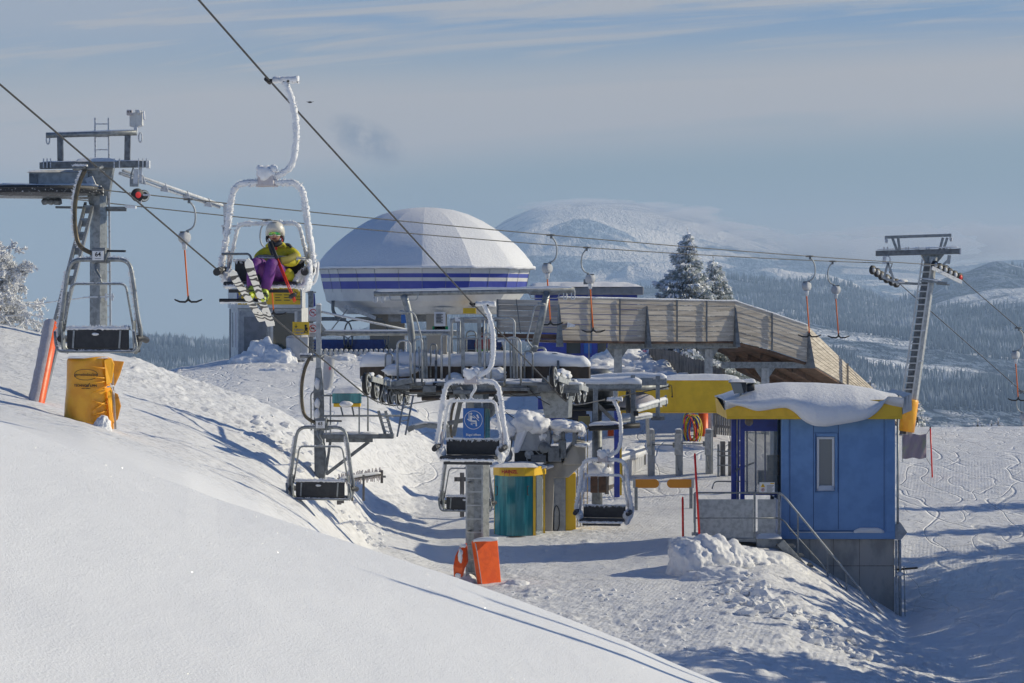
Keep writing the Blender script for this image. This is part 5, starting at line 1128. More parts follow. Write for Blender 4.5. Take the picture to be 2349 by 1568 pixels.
# ---------------- tower ----------------
def tower():
    zg = gz(TC.x, TC.y); t = thing('lift_tower', 'low grey chairlift tower with wide cross arm, lifting frame and ladder', 'lift tower', (TC.x, TC.y, zg))
    ztop = T(1100, 893).z
    MB().lathe((TC.x, TC.y, zg-.4), VZ, [(.275, 0), (.265, ztop-zg+.3)], 8, False, math.pi/8+.05).build('mast', 'galvanised', t)
    # ladder
    m = MB(); lx0, lx1 = T(1070, 0, -.42).x, T(1106, 0, -.42).x; ly = T(1088, 0, -.42).y
    for x in (lx0, lx1): m.bar((x, ly, zg-.1), (x, ly, T(0, 905, -.4).z), .035, .035, up=VY)
    z = zg+.2
    while z < T(0, 915, -.4).z: m.bar((lx0, ly, z), (lx1, ly, z), .03, .025); z += .305
    m.build('ladder', 'light_galvanised', t)
    m = MB()
    for zz in (-5.2, -4.1, -3.0):
        for x in (lx0, lx1): m.bar((x, ly, zz), (x*.6+TC.x*.4, ly+.3, zz), .03, .03)
    m.build('ladder_bracket', 'dark_galvanised', t)
    # cross-arm and lower members
    MB().bar(T(893, 889), T(1332, 888), .30, .17).build('cross_arm', 'galvanised', t, .01)
    MB().bar(T(905, 902, -.25), T(1330, 899, -.25), .06, .06).bar(T(958, 908, .3), T(1320, 905, .3), .1, .08).build('rail', 'dark_galvanised', t)
    m = MB(); m.tube([T(940, 897, -.45), T(1015, 897, -.45)], .035, 8); m.tube([T(968, 915, -.4), T(1030, 912, -.4)], .05, 8); m.tube([T(1030, 903, -.4), T(1210, 900, -.4)], .03, 8); m.build('pipe', 'steel_brown', t)
    MB().prism([T(1238, 898, .2), T(1305, 898, .2), T(1303, 960, .2), T(1250, 960, .2)], HD*.5).build('gusset_box', 'galvanised', t, .01)
    MB().lathe(T(1118, 940, .2), -HD, [(.2, 0), (.2, .05), (.17, .06)], 20).build('inspection_cover', 'galvanised', t)
    m = MB(); m.bar(T(1150, 896, .1), T(1092, 990, .1), .14, .1, up=VY); m.bar(T(1060, 905, .2), T(1040, 1000, .3), .1, .08, up=VY); m.build('brace', 'dark_galvanised', t)
    # catwalk plates under the hoops
    for u0, u1 in ((895, 975), (1008, 1062), (1112, 1160), (1200, 1260)):
        MB().bar(T(u0, 881, -.2), T(u1, 881, -.2), .5, .07).build('catwalk', 'dark_galvanised', t)
    # brown beam with deep snow
    MB().bar(T(828, 853, .6), T(1353, 852, .6), .22, .33).build('support_beam', 'steel_brown', t, .008)
    m = MB(); m.drift([T(828, 840, .6), T(930, 838, .6), T(1060, 838, .6), T(1240, 838, .6), T(1353, 839, .6)], .44, .29, 11, .42, .12); m.build('snow_cap', 'snow_cap', t)
    m = MB(); r_ = random.Random(4)
    for k in range(46): u = r_.uniform(832, 1350); p = T(u, 870, .48); m.tube([p, p-V3(0, 0, r_.uniform(.03, .12))], [.007, .001], 5)
    for k in range(30): u = r_.uniform(900, 1330); p = T(u, 897, -.16); m.tube([p, p-V3(0, 0, r_.uniform(.03, .10))], [.006, .001], 5)
    m.build('icicles', 'rime', t)
    for u in (903, 1000, 1280): m = MB(); m.bar(T(u, 828, .4), T(u, 878, .3), .05, .07, up=VY); m.build('bolt_plate', 'dark_galvanised', t)
    m = MB(); m.blob(T(920, 850, .3), (.42, .15, .14), 4, .3, 3); m.build('snow_cap', 'snow_cap', t)
    for (u, v, a, b, s_) in ((930, 877, .30, .10, 2), (1043, 872, .26, .20, 5), (1135, 862, .34, .22, 7), (1200, 879, .4, .09, 9), (1096, 864, .30, .30, 12), (1290, 862, .26, .16, 17)):
        MB().blob(T(u, v, .15), (a*.8, .24, b*.8), s_, .28, 4, 1.4, octv=5).build('snow_cap', 'snow_cap', t)
    m = MB(); m.drift([T(890, 881, -.05), T(1335, 880, -.05)], .30, .05, 23, .7, .5); m.build('snow_cap', 'snow_cap', t)
    MB().box(T(1003, 887, -.1), (.2, .2, .18)).build('junction_box', 'black_pad', t)
    # hand hoops
    def hoop(u0, u1, v0, v1, dy=-.35, v2=None, r=.026, slant=0):
        m = MB(); m.tube(arc([T(u0+slant, v1, dy), T(u0, v0, dy), T(u1, v0, dy), T(u1+slant, v2 or v1, dy)], .17, 6), r, 8); return m.build('hand_hoop', 'light_galvanised', t)
    hoop(911, 941, 782, 890, v2=895, slant=2); hoop(951, 968, 778, 888, -.2); hoop(1013, 1031, 768, 872, -.25); hoop(1112, 1126, 766, 875, -.3); hoop(1157, 1194, 775, 885, -.3, slant=1); hoop(1228, 1252, 798, 850, .7); hoop(1180, 1186, 776, 870, 0)
    for u, v0, v1, w_ in ((973, 775, 868, .05), (979, 775, 868, .05), (1063, 729, 862, .085), (1101, 729, 862, .085), (1172, 780, 868, .04), (1178, 780, 868, .04), (963, 795, 870, .03)):
        MB().bar(T(u, v1, .1), T(u-2, v0, .1), w_, w_, up=VY).build('handrail_post', 'galvanised', t)
    # cage of rails in the middle
    for pts in ([T(1036, 812, .5), T(1036, 731, .5), T(1180, 731, .5), T(1180, 868, .5)],):
        MB().tube(arc(pts, .14, 5), .03, 8).build('cage_rail', 'light_galvanised', t)
    MB().tube([T(1036, 777, .5), T(1180, 777, .5)], .02, 8).build('cage_rail', 'light_galvanised', t)
    for u in (1050, 1055, 1110, 1118): MB().tube([T(u, 731, .5), T(u, 812, .5)], .02, 6).build('cage_rail', 'light_galvanised', t)
    MB().box(T(1050, 733, .5), (.12, .06, .10)).box(T(1128, 733, .5), (.12, .06, .1)).build('snow_cap', 'snow_cap', t)
    # lifting frame
    MB().tube([T(859, 674.5, .6), T(1318, 666, .6)], .062, 14).build('lifting_beam', 'galvanised', t)
    MB().drift([T(862, 670, .6), T(1316, 661, .6)], .10, .045, 5, .6, .2).build('snow_cap', 'snow_cap', t)
    for u, v in ((861, 674), (878, 674), (1296, 667), (1314, 667)):
        q = T(u, v, .6); m = MB(); m.tube(arc([q+V3(-.03, 0, .07), q+V3(-.03, 0, -.2), q+V3(.04, 0, -.2), q+V3(.04, 0, .0)], .06, 5), .014, 6, jit=.2); m.build('lifting_hook', 'frosted_metal', t)
    for u0, u1, v in ((893, 960, 681), (1215, 1284, 677)):
        MB().tube(arc([T(u0, v-6, .55), T(u0+2, v+8, .55), T(u1-4, v+8, .55), T(u1, v-7, .55)], .05, 4), .011, 6).build('grab_handle', 'light_galvanised', t)
    MB().tube(curve([T(926, 678, .6), T(936, 712, .6), T(944, 770, .6), T(950, 852, .6)], 4), .085, 12).build('frame_leg', 'galvanised', t)
    MB().tube([T(1255, 668, .6), T(1243, 730, .6), T(1218, 828, .6)], .082, 12).build('frame_leg', 'galvanised', t)
    MB().tube(arc([T(925, 720, .4), T(942, 714, .4), T(953, 724, .4), T(968, 780, .4), T(972, 868, .4)], .08, 4), .018, 8).build('frame_handrail', 'light_galvanised', t)
    MB().tube(arc([T(1246, 700, .4), T(1228, 700, .4), T(1208, 782, .4), T(1222, 798, .4)], .1, 5), .018, 8).build('frame_handrail', 'light_galvanised', t)
    for u, v in ((1242, 698), (1225, 795), (926, 717)): MB().tube([T(u-8, v-2, .5), T(u+9, v+2, .5)], .03, 8).build('pipe_clamp', 'light_galvanised', t)
    # ladder down to the service platform on the left
    m = MB()
    for (u0, v0, u1, v1) in ((928, 912, 911, 1002), (948, 908, 930, 998)): m.bar(T(u0, v0, -1.2), T(u1, v1, -1.6), .04, .05, up=VY)
    for f in (.28, .62): m.bar(T(928-17*f, 912+90*f, -1.2-.4*f), T(948-18*f, 908+90*f, -1.2-.4*f), .025, .03)
    m.build('access_ladder', 'galvanised', t)
    # cable ducts drooping below the left train
    m = MB()
    for k in range(5): m.tube(curve([T(868+k*9, 898, -1.5+k*.3), T(864+k*9, 915, -1.5+k*.3), T(867+k*9, 928+k*1.5, -1.4+k*.3)], 4), .008, 5)
    m.tube(curve([T(908, 905, -1), T(912, 935, -1), T(925, 938, -1), T(935, 915, -1)], 5), .012, 6); m.build('cable', 'light_galvanised', t)
    return t
TW = tower()
def train(c, y0, y1, n, name, label, side, r=.25):
    """row of rubber-lined wheels pressing the rope down"""
    mid = V3(rx(c, (y0+y1)/2), (y0+y1)/2, -2.05); t = thing('sheave_train', label, 'sheave train', mid, 'sheave trains on the lift tower')
    for k in range(n):
        y = y0+(y1-y0)*k/(n-1)
        zr = float(np.interp(y, [62.6, 63.4, 64.2, 65.0, 66.1, 67], [-2.10, -2.24, -2.34, -2.40, -2.42, -2.42])) if side < 0 else float(np.interp(y, [62.65, 63.5, 64.4, 65.4, 66.6, 67], [-1.93, -2.13, -2.30, -2.40, -2.42, -2.42]))
        ctr_ = V3(rx(c, y), y, zr+.016+r)
        w_ = MB(); w_.lathe(ctr_-SV*.045, SV, [(r*.82, 0), (r, .004), (r*.985, .045), (r, .086), (r*.82, .09)], 28); wh = w_.build('wheel', 'black_rubber', t)
        w_ = MB(); 
        for sg in (-1, 1):
            rg_ = ring(MB(), ctr_+SV*sg*.047, r*.80, .035, HD, VZ, .008*sg, 24); w_.v, w_.f, w_.sm, w_.mi = w_.v+rg_.v, w_.f+[tuple(i+len(w_.v) for i in f) for f in rg_.f], w_.sm+rg_.sm, w_.mi+rg_.mi
            w_.lathe(ctr_+SV*sg*.03, SV*sg, [(.06, 0), (.055, .05), (.02, .06)], 12)
            for j in range(5):
                a = j*2*math.pi/5; d = HD*math.cos(a)+VZ*math.sin(a); w_.bar(ctr_+SV*sg*.05+d*.04, ctr_+SV*sg*.05+d*r*.78, .035, .012, up=SV)
        w_.build('rim', 'light_galvanised', wh)
        m = MB(); m.blob(ctr_+SV*.07+V3(0, 0, -.02), (.035, .05, .04), k, .4, 2); m.build('snow_cap', 'snow_cap', wh)
    m = MB(); p0, p1 = V3(rx(c, y0), y0, -1.72), V3(rx(c, y1), y1, -2.08)
    m.bar(p0+SV*.12, p1+SV*.12, .03, .12); m.bar(p0-SV*.12, p1-SV*.12, .03, .12); m.build('rocker_beam', 'light_galvanised', t)
    m = MB(); mm = (p0+p1)/2; m.bar(mm-SV*.12*side, mm-SV*.6*side+V3(0, 0, .1), .12, .12); m.build('arm', 'galvanised', t)
    m = MB()
    for k in range(5): y = y0+(y1-y0)*(k+.4)/5; m.blob(V3(rx(c, y), y, float(np.interp(y, [y0, y1], [-1.62, -1.98])))+SV*.02+V3(0, 0, .0), (.08, .16, .06), 50+k, .4, 2)
    m.build('snow_cap', 'snow_cap', t)
    return t
train(cA, 62.6, 66.2, 6, 'sheave_train', 'left row of rubber rimmed wheels pressing down the rope', -1)
train(cB, 62.75, 66.4, 6, 'sheave_train', 'right row of rubber rimmed wheels pressing down the rope', 1)
t = thing('bugel_sign', 'blue round pictogram sign about opening the safety bar, on the tower ladder', 'sign', T(1086, 1012, -.6)); t.name = 'safety_bar_sign'
def S(u, v, d=0.0): return T(u, v, -.62-d)
m = MB(); m.prism([S(1062, 1012), S(1110, 1012), S(1110, 937), S(1062, 937)], HD*.03); m.build('plate', 'sign_blue', t, .004)
m = MB(); m.prism([S(1113, 1010, -.1), S(1124, 1008, -.4), S(1124, 938, -.4), S(1113, 937, -.1)], HD*.02); m.build('side_plate', 'teal_glass', t)
c_ = S(1086, 964, .006); ex_ = SV; m = ring(MB(), c_, .205, .011, ex_, VZ, .004, 40)
def px(x, z): return c_+ex_*x+VZ*z-HD*.003
for a, b, w_ in (((-.10, .16), (-.10, -.03), .016), ((-.14, .02), (-.06, -.03), .02), ((-.05, .10), (-.06, -.02), .05), ((-.06, -.02), (.07, -.03), .035), ((.06, -.03), (.07, -.14), .03), ((-.06, -.07), (.06, -.07), .014), ((-.03, .07), (.03, .04), .02), ((.0, .1), (.13, -.02), .014), ((.08, .12), (.12, .04), .035), ((-.06, -.09), (-.02, -.11), .016)): m.bar(px(*a), px(*b), .004, w_, up=HD.cross(px(*b)-px(*a)).normalized() if True else VZ)
m.lathe(px(-.05, .14), -HD, [(.025, 0), (.025, .003)], 12); m.build('pictogram', 'white_plate', t)
text_mb('Bügel öffnen', S(1086, 998, .008), .068, ex=SV, depth=.003, bold=.001).build('lettering', 'white_plate', t)
m = MB(); m.bar(S(1094, 1009, .006), S(1108, 1009, .006), .003, .012); m.build('print', 'white_plate', t)
# orange crash pads at the mast foot
Yp = 63.7
t = thing('crash_pad', 'bright orange crash pad standing upright in front of the tower foot', 'crash pad', G(1120, Yp), 'orange crash pads at the tower foot')
q = lambda u, v, y=0: P(u, v, Yp+y)
m = MB(); m.prism([q(1088, 1243), q(1142, 1236, .32), q(1152, 1352, .32), q(1104, 1356)], (-.08, .14, 0)); m.build('front_panel', 'pad_orange', t, .03)
m = MB(); m.prism([q(1086, 1240, .03), q(1093, 1250, -.01), q(1108, 1352, -.01), q(1100, 1350, .1), q(1092, 1310, .15)], (-.04, .25, 0)); m.build('side_panel', 'snow_frosted_pad', t, .02)
m = MB(); m.drift([q(1086, 1240, .08), q(1143, 1236, .08)], .2, .05, 5, .5, 1.0); m.build('snow_cap', 'snow_cap', t)
t = thing('crash_pad', 'crumpled orange crash pad half covered in snow left of the tower foot', 'crash pad', G(1053, Yp), 'orange crash pads at the tower foot')
m = MB(); vs = [q(1052, 1258, .1), q(1067, 1246, .2), q(1070, 1290, .1), q(1062, 1305, 0), q(1058, 1325, 0), q(1040, 1330, .0), q(1039, 1300, -.05), q(1044, 1275, -.02)]; m.prism(vs, (.05, .15, 0)); m.build('panel', 'pad_orange', t, .03)
m = MB(); m.blob(q(1056, 1275, -.0), (.05, .06, .16), 3, .4, 3, 2.5); m.blob(q(1062, 1252, .1), (.08, .1, .05), 5, .4, 3, 2.5); m.blob(q(1050, 1322, -.06), (.07, .05, .07), 6, .4, 2); m.build('snow_cap', 'snow_cap', t)
for k, (u, v, Yk, rr_, lb) in enumerate(((1185, 1352, 63.6, (.36, .4, .22), 'squared snow block beside the orange crash pad'), (1068, 1345, 64.2, (.3, .3, .3), 'snow heaped against the foot of the tower mast'))):
    snow_pile('snow_pile', lb, [(u, v, Yk)], [rr_], 60+k, .12)

# ---------------- bullwheel and its frame ----------------
t = thing('bullwheel', 'large horizontal bullwheel turning the haul rope behind the snowy beams', 'bullwheel', (ctr.x, ctr.y, gz(ctr.x, ctr.y)))
m = MB(); pr = [(rad-.25, -.06), (rad-.02, -.07), (rad-.05, 0), (rad-.02, .07), (rad-.25, .06)]; m.lathe(ctr, VZ, pr, 48); m.build('rim', 'dark_galvanised', t)
m = MB(); m.lathe(ctr+V3(0, 0, -.5), VZ, [(.45, 0), (.45, .9), (.3, 1.0)], 20); m.build('hub', 'dark_galvanised', t)
m = MB(); m.lathe(ctr+V3(0, 0, -4.2), VZ, [(.16, 0), (.14, 3.7)], 10); m.build('pedestal', 'dark_galvanised', t)
def BQ(u, v, Y=76.0): return P(u, v, Y)
def frame():
    t = thing('return_frame', 'snow covered galvanised steel frame with guide rails right of the tower', 'steel frame', G(1420, 77))
    MB().bar(BQ(1312, 885), BQ(1472, 885), .2, .17).build('beam', 'galvanised', t, .01); MB().bar(BQ(1468, 876, 77.5), BQ(1529, 876, 77.5), .22, .19).build('beam', 'galvanised', t, .01)
    MB().bar(BQ(1300, 876, 77.9), BQ(1470, 872, 77.9), .12, .1).build('beam', 'galvanised', t)
    for p in ([BQ(1310, 877), BQ(1472, 877)], [BQ(1300, 868, 77.9), BQ(1529, 867, 77.5)]): MB().drift(p, .34, .13, len(p)+int(p[0].x*7), .5, .5).build('snow_cap', 'snow_cap', t)
    for u, v0, v1, Y, w_ in ((1366, 892, 970, 76, .13), (1452, 880, 972, 76, .13), (1509, 882, 957, 77.4, .11)):
        MB().bar(BQ(u, v1, Y), BQ(u, v0, Y), w_, w_, up=VY).bar(BQ(u-5, v0-8, Y-.1), BQ(u+5, v0-8, Y-.1), .04, .26).build('post', 'galvanised', t, .006)
    MB().bar(BQ(1372, 930), BQ(1410, 968, 76.4), .10, .16, up=VY).build('brace', 'dark_galvanised', t)
    # guide rails the chairs run past
    MB().tube([BQ(1351, 984, 75.2), BQ(1400, 982, 75.2), BQ(1432, 979, 75.2), BQ(1466, 977, 75.4)], .065, 10).build('guide_rail', 'black_rubber', t)
    MB().bar(BQ(1420, 968, 76.2), BQ(1494, 955, 77), .1, .09).bar(BQ(1456, 942, 76), BQ(1528, 922, 78), .12, .12).build('guide_rail', 'light_galvanised', t, .01)
    for p, w_ in (([BQ(1420, 964, 76.2), BQ(1494, 951, 77)], .16), ([BQ(1462, 936, 76), BQ(1528, 916, 78)], .14), ([BQ(1351, 976, 75.2), BQ(1420, 972, 75.2)], .22)): MB().drift(p, w_, .07, 5, .5, .3).build('snow_cap', 'snow_cap', t)
    MB().box(BQ(1527, 920, 78), (.05, .3, .3)).build('end_plate', 'galvanised', t); MB().box(BQ(1459, 949, 75.9), (.12, .2, .13)).build('end_cap', 'black_rubber', t)
    for u, v, Y in ((1367, 973, 76), (1452, 975, 76), (1508, 960, 77.4)): MB().bar(BQ(u-14, v, Y), BQ(u+16, v, Y), .3, .1).build('shoe', 'dark_galvanised', t)
    m = MB(); m.lathe(BQ(1441, 923, 75.8)-VX*.06, VX, [(.26, 0), (.30, .01), (.29, .06), (.30, .11), (.26, .12)], 24); m.build('guide_wheel', 'black_rubber', t)
    MB().bar(BQ(1485, 958, 77), BQ(1487, 1028, 92), .08, .08, up=VY).build('strut', 'galvanised', t)
    return t
frame()
t = thing('service_cone', 'bluish snow dusted cone cover behind the frame posts', 'cover', BQ(1470, 934, 79)); MB().lathe(BQ(1466, 934, 79), VZ, [(.66, 0), (.6, .08), (.38, .3), (.1, .42)], 20).build('cover', 'snow_frosted_pad', t)

# ---------------- drive machine on its concrete column ----------------
def machine():
    Y = 75.0
    def q(u, v, y=0.0): return P(u, v, Y+y)
    t = thing('lift_drive', 'snow laden lift drive on a concrete column beside the teal cabin', 'lift machinery', G(1275, 76))
    MB().prism([q(1180, 1035), q(1262, 1035), q(1262, 990), q(1180, 988)], (0, 1.4, 0)).build('housing', 'grey_panel', t, .02)
    MB().prism([q(1180, 1062, .3), q(1300, 1058, .3), q(1298, 1030, .3), q(1180, 1036, .3)], (0, 1.2, 0)).build('lower_housing', 'black_pad', t, .02)
    MB().prism([q(1290, 1067, .2), q(1344, 1067, .2), q(1344, 1015, .2), q(1322, 1010, .2), q(1300, 1040, .2)], (0, 1.6, 0)).build('concrete_head', 'concrete', t, .03)
    MB().prism([q(1240, 1100, .3), q(1304, 1096, .3), q(1340, 1062, .3), q(1260, 1060, .3), q(1238, 1080, .3)], (0, 1.6, 0)).build('concrete_head', 'concrete', t, .03)
    g = G(1258, 75.4, -.4); MB().prism([V3(q(1251, 0).x, Y+.3, g.z), V3(q(1266, 0).x, Y+.3, g.z), q(1272, 1095, .3), q(1247, 1095, .3)], (0, 1.2, 0)).build('column', 'concrete', t, .02)
    m = MB(); m.bb((q(1266, 0).x, Y+.42, g.z), (q(1298, 0).x, Y+1.5, q(0, 1091).z)); m.build('wall_panel', 'grey_panel', t)
    m = MB(); pl = arc([q(1270, 1218, .4), q(1271, 1170, .4), q(1276, 1158, .4), q(1283, 1170, .4), q(1283, 1210, .4), q(1276, 1222, .4)], .1, 4, True); m.tube(pl, .012, 6, closed=True); m.build('door_outline', 'black_rubber', t)
    m = MB(); m.bb((q(1298, 0).x, Y+.5, g.z), (q(1322, 0).x, Y+1.2, q(0, 1090).z)); m.build('yellow_cabinet', 'sign_yellow', t, .01)
    m = MB()
    for k in range(10): m.bb((q(1302, 0).x, Y+.49, q(0, 1150+k*4).z), (q(1312, 0).x, Y+.5, q(0, 1148+k*4).z))
    m.build('vent', 'fascia_yellow', t)
    for u in (1324, 1331, 1339, 1347): MB().bar(G(u, 76.5, -.1), P(u+1, 975, 76.5), .022, .03, up=VY).build('slender_post', 'tan_panel', t)
    m = MB(); a, b = P(1327, 976, 76.4), P(1354, 956, 76.4); m.bb((a.x, 76.4, a.z), (b.x, 76.5, b.z)); m.build('tan_plate', 'tan_panel', t)
    m = MB(); m.lathe(q(1248, 1028, -.06), VY, [(.12, 0), (.15, .02), (.15, .1)], 20); m.build('motor_end', 'dark_galvanised', t)
    m = MB(); m.lathe(q(1214, 1043, .0), VY, [(.11, 0), (.12, .02), (.12, .3)], 20); ring(m, q(1214, 1043, -.02), .10, .02); m.build('gauge', 'light_galvanised', t)
    m = MB(); m.tube(curve([q(1228, 1034), q(1240, 1044), q(1248, 1038), q(1250, 1030)], 5), .011, 6); m.tube(curve([q(1208, 1052), q(1212, 1064), q(1219, 1062), q(1220, 1050)], 5), .011, 6); m.build('hose', 'light_galvanised', t)
    for u, v, w_, h_ in ((1272, 1042, .35, .4), (1290, 1030, .2, .5), (1318, 1000, .10, .55), (1235, 1052, .4, .2)): MB().box(q(u, v, .15), (w_, .4, h_)).build('bracket', 'dark_galvanised', t, .02)
    m = MB(); m.tube([q(1268, 1008, .1), q(1292, 1000, .1)], .13, 14); m.build('shaft', 'light_galvanised', t); m = MB(); m.lathe(q(1290, 1000, .05), VX, [(.16, 0), (.17, .04), (.1, .07)], 18); m.build('coupling', 'dark_galvanised', t)
    # deep snow lying over everything
    for (u, v, a, b, c_, s_) in ((1204, 972, .50, .6, .30, 1), (1236, 976, .36, .6, .27, 2), (1170, 984, .30, .5, .30, 3), (1160, 1012, .17, .4, .36, 4), (1155, 1042, .22, .35, .22, 5), (1247, 1000, .20, .4, .30, 6), (1253, 1016, .13, .3, .14, 15), (1292, 978, .42, .6, .18, 7), (1320, 980, .28, .6, .15, 8), (1280, 994, .14, .4, .12, 9), (1334, 990, .15, .5, .14, 10), (1202, 955, .26, .5, .16, 11), (1332, 1020, .26, .5, .07, 13), (1146, 966, .22, .4, .16, 14)):
        MB().blob(q(u, v, .35), (a, b, c_), s_*7, .26, 4, 1.3, octv=5).build('snow_cap', 'snow_cap', t)
    MB().prism([q(1176, 1040, -.1), q(1190, 1040, -.1), q(1210, 990, -.05), q(1224, 968, .0), q(1206, 962, .0), q(1186, 985, -.05)], (0, .3, 0)).build('snow_slide', 'snow_cap', t, .06)
    MB().drift([q(1225, 1085, .15), q(1270, 1070, .15)], .3, .10, 9).build('snow_cap', 'snow_cap', t)
    return t
machine()
t = thing('switch_cabinet', 'dark blue switch cabinets on a dark round deck behind the drive', 'cabinet', BQ(1330, 970, 79))
m = MB(); m.lathe(BQ(1358, 940, 79.5), VZ, [(1.15, 0), (1.2, .05), (1.1, .1)], 28); m.build('deck', 'black_rubber', t)
for u0, u1, v0, v1, Y, mm in ((1234, 1274, 915, 940, 78, 'post_blue'), (1252, 1296, 938, 968, 78.5, 'post_blue'), (1300, 1345, 942, 960, 79, 'dark_cabinet'), (1296, 1352, 952, 985, 79.6, 'dark_cabinet')):
    a, b = P(u0, v1, Y), P(u1, v0, Y); MB().bb((a.x, Y, a.z), (b.x, Y+.5, b.z)).build('cabinet', mm, t, .01)
for p in ([P(1225, 948, 78), P(1290, 944, 78)], [P(1276, 934, 78.2), P(1300, 940, 78.2)]): MB().drift(p, .5, .1, 4).build('snow_cap', 'snow_cap', t)

# ---------------- teal glazed cabin ----------------
def cabin():
    Y = 74.0
    g = G(1190, Y, -.3); zb = g.z; q = lambda u, v, y=0.0: P(u, v, Y+y)
    t = thing('teal_cabin', 'small operator cabin with curved teal glass and a yellow band with red lettering', 'cabin', G(1190, Y))
    # plan: faceted front with its prow below u=1182
    plan = [(1133, .55), (1146, .22), (1163, .05), (1182, 0), (1204, .04), (1226, .16), (1251, .95)]
    pp = [V3(q(u, 0).x, Y+y, 0) for u, y in plan]; back = [V3(q(1251, 0).x, Y+1.5, 0), V3(q(1137, 0).x, Y+1.5, 0)]
    z1, z0, zt = q(0, 1093).z, zb, q(0, 1073).z
    for i in range(5):
        m = MB(); a, b = pp[i], pp[i+1]; m.prism([V3(a.x, a.y, z0), V3(b.x, b.y, z0), V3(b.x, b.y, z1), V3(a.x, a.y, z1)], (0, .03, 0)); m.build('glass_panel', 'teal_glass', t)
    m = MB(); a, b = pp[5], pp[6]; m.prism([V3(a.x+.06, a.y, z0), V3(b.x-.04, b.y, z0), V3(b.x-.04, b.y, z1), V3(a.x+.06, a.y, z1)], (-.01, .03, 0)); m.build('side_window', 'clear_glass', t)
    for (x, y), w_ in (((pp[5].x, pp[5].y), .07), ((pp[6].x-.02, pp[6].y), .05), ((pp[0].x+.02, pp[0].y), .04)): MB().bar((x, y-.01, z0), (x, y-.01, z1), w_, w_, up=VY).build('frame_post', 'fascia_yellow', t)
    m = MB(); m.bb((q(1150, 0).x, Y+1.45, z0), (q(1245, 0).x, Y+1.5, z1)); m.build('rear_wall', 'post_blue', t)
    m = MB(); m.box((q(1195, 0).x, Y+.9, z0+1.0), (.8, .5, .5)); m.build('desk', 'dark_galvanised', t, .02)
    poly = [V3(p.x-.02 if i == 0 else p.x+(.03 if i == 6 else 0), p.y-.05, z1) for i, p in enumerate(pp)]+[V3(b.x, b.y, z1) for b in back]
    poly[6].z = z1
    m = MB(); m.prism(poly, (0, 0, zt-z1)); m.build('roof_band', 'fascia_yellow', t, .01)
    text_mb('HAINZL', V3(q(1169, 0).x, Y-.02, (z1+zt)/2), .12, ex=(pp[3]-pp[2]).normalized(), depth=.012, bold=.004).build('lettering', 'red_ink', t)
    m = MB(); [m.bar(q(u, 1078, -.03), q(u, 1092, -.03), .012, .025, up=VY) for u in (1157, 1169)]; m.build('red_stroke', 'red_ink', t)
    for u in (1136, 1213): m = MB(); m.tube(arc([q(u, 1116, .1), q(u-3 if u > 1200 else u+5, 1116, -.04), q(u-3 if u > 1200 else u+5, 1136, -.04), q(u, 1136, .1)], .02, 3), .011, 6); m.build('handle', 'black_rubber', t)
    m = MB(); m.slab((q(1180, 0).x, Y+.75, zt), .62, .7, .10, 4, 16, 12); m.drift([q(1216, 1078, .5), q(1248, 1070, .9)], .3, .09, 3); m.build('snow_cap', 'snow_cap', t)
    m = MB(); m.blob(V3(q(1183, 0).x, Y-.25, gz(q(1183, 0).x, Y-.25)), (.28, .1, .03), 3, .2, 2); m.build('door_mat', 'steel_brown', t)
    return t
cabin()

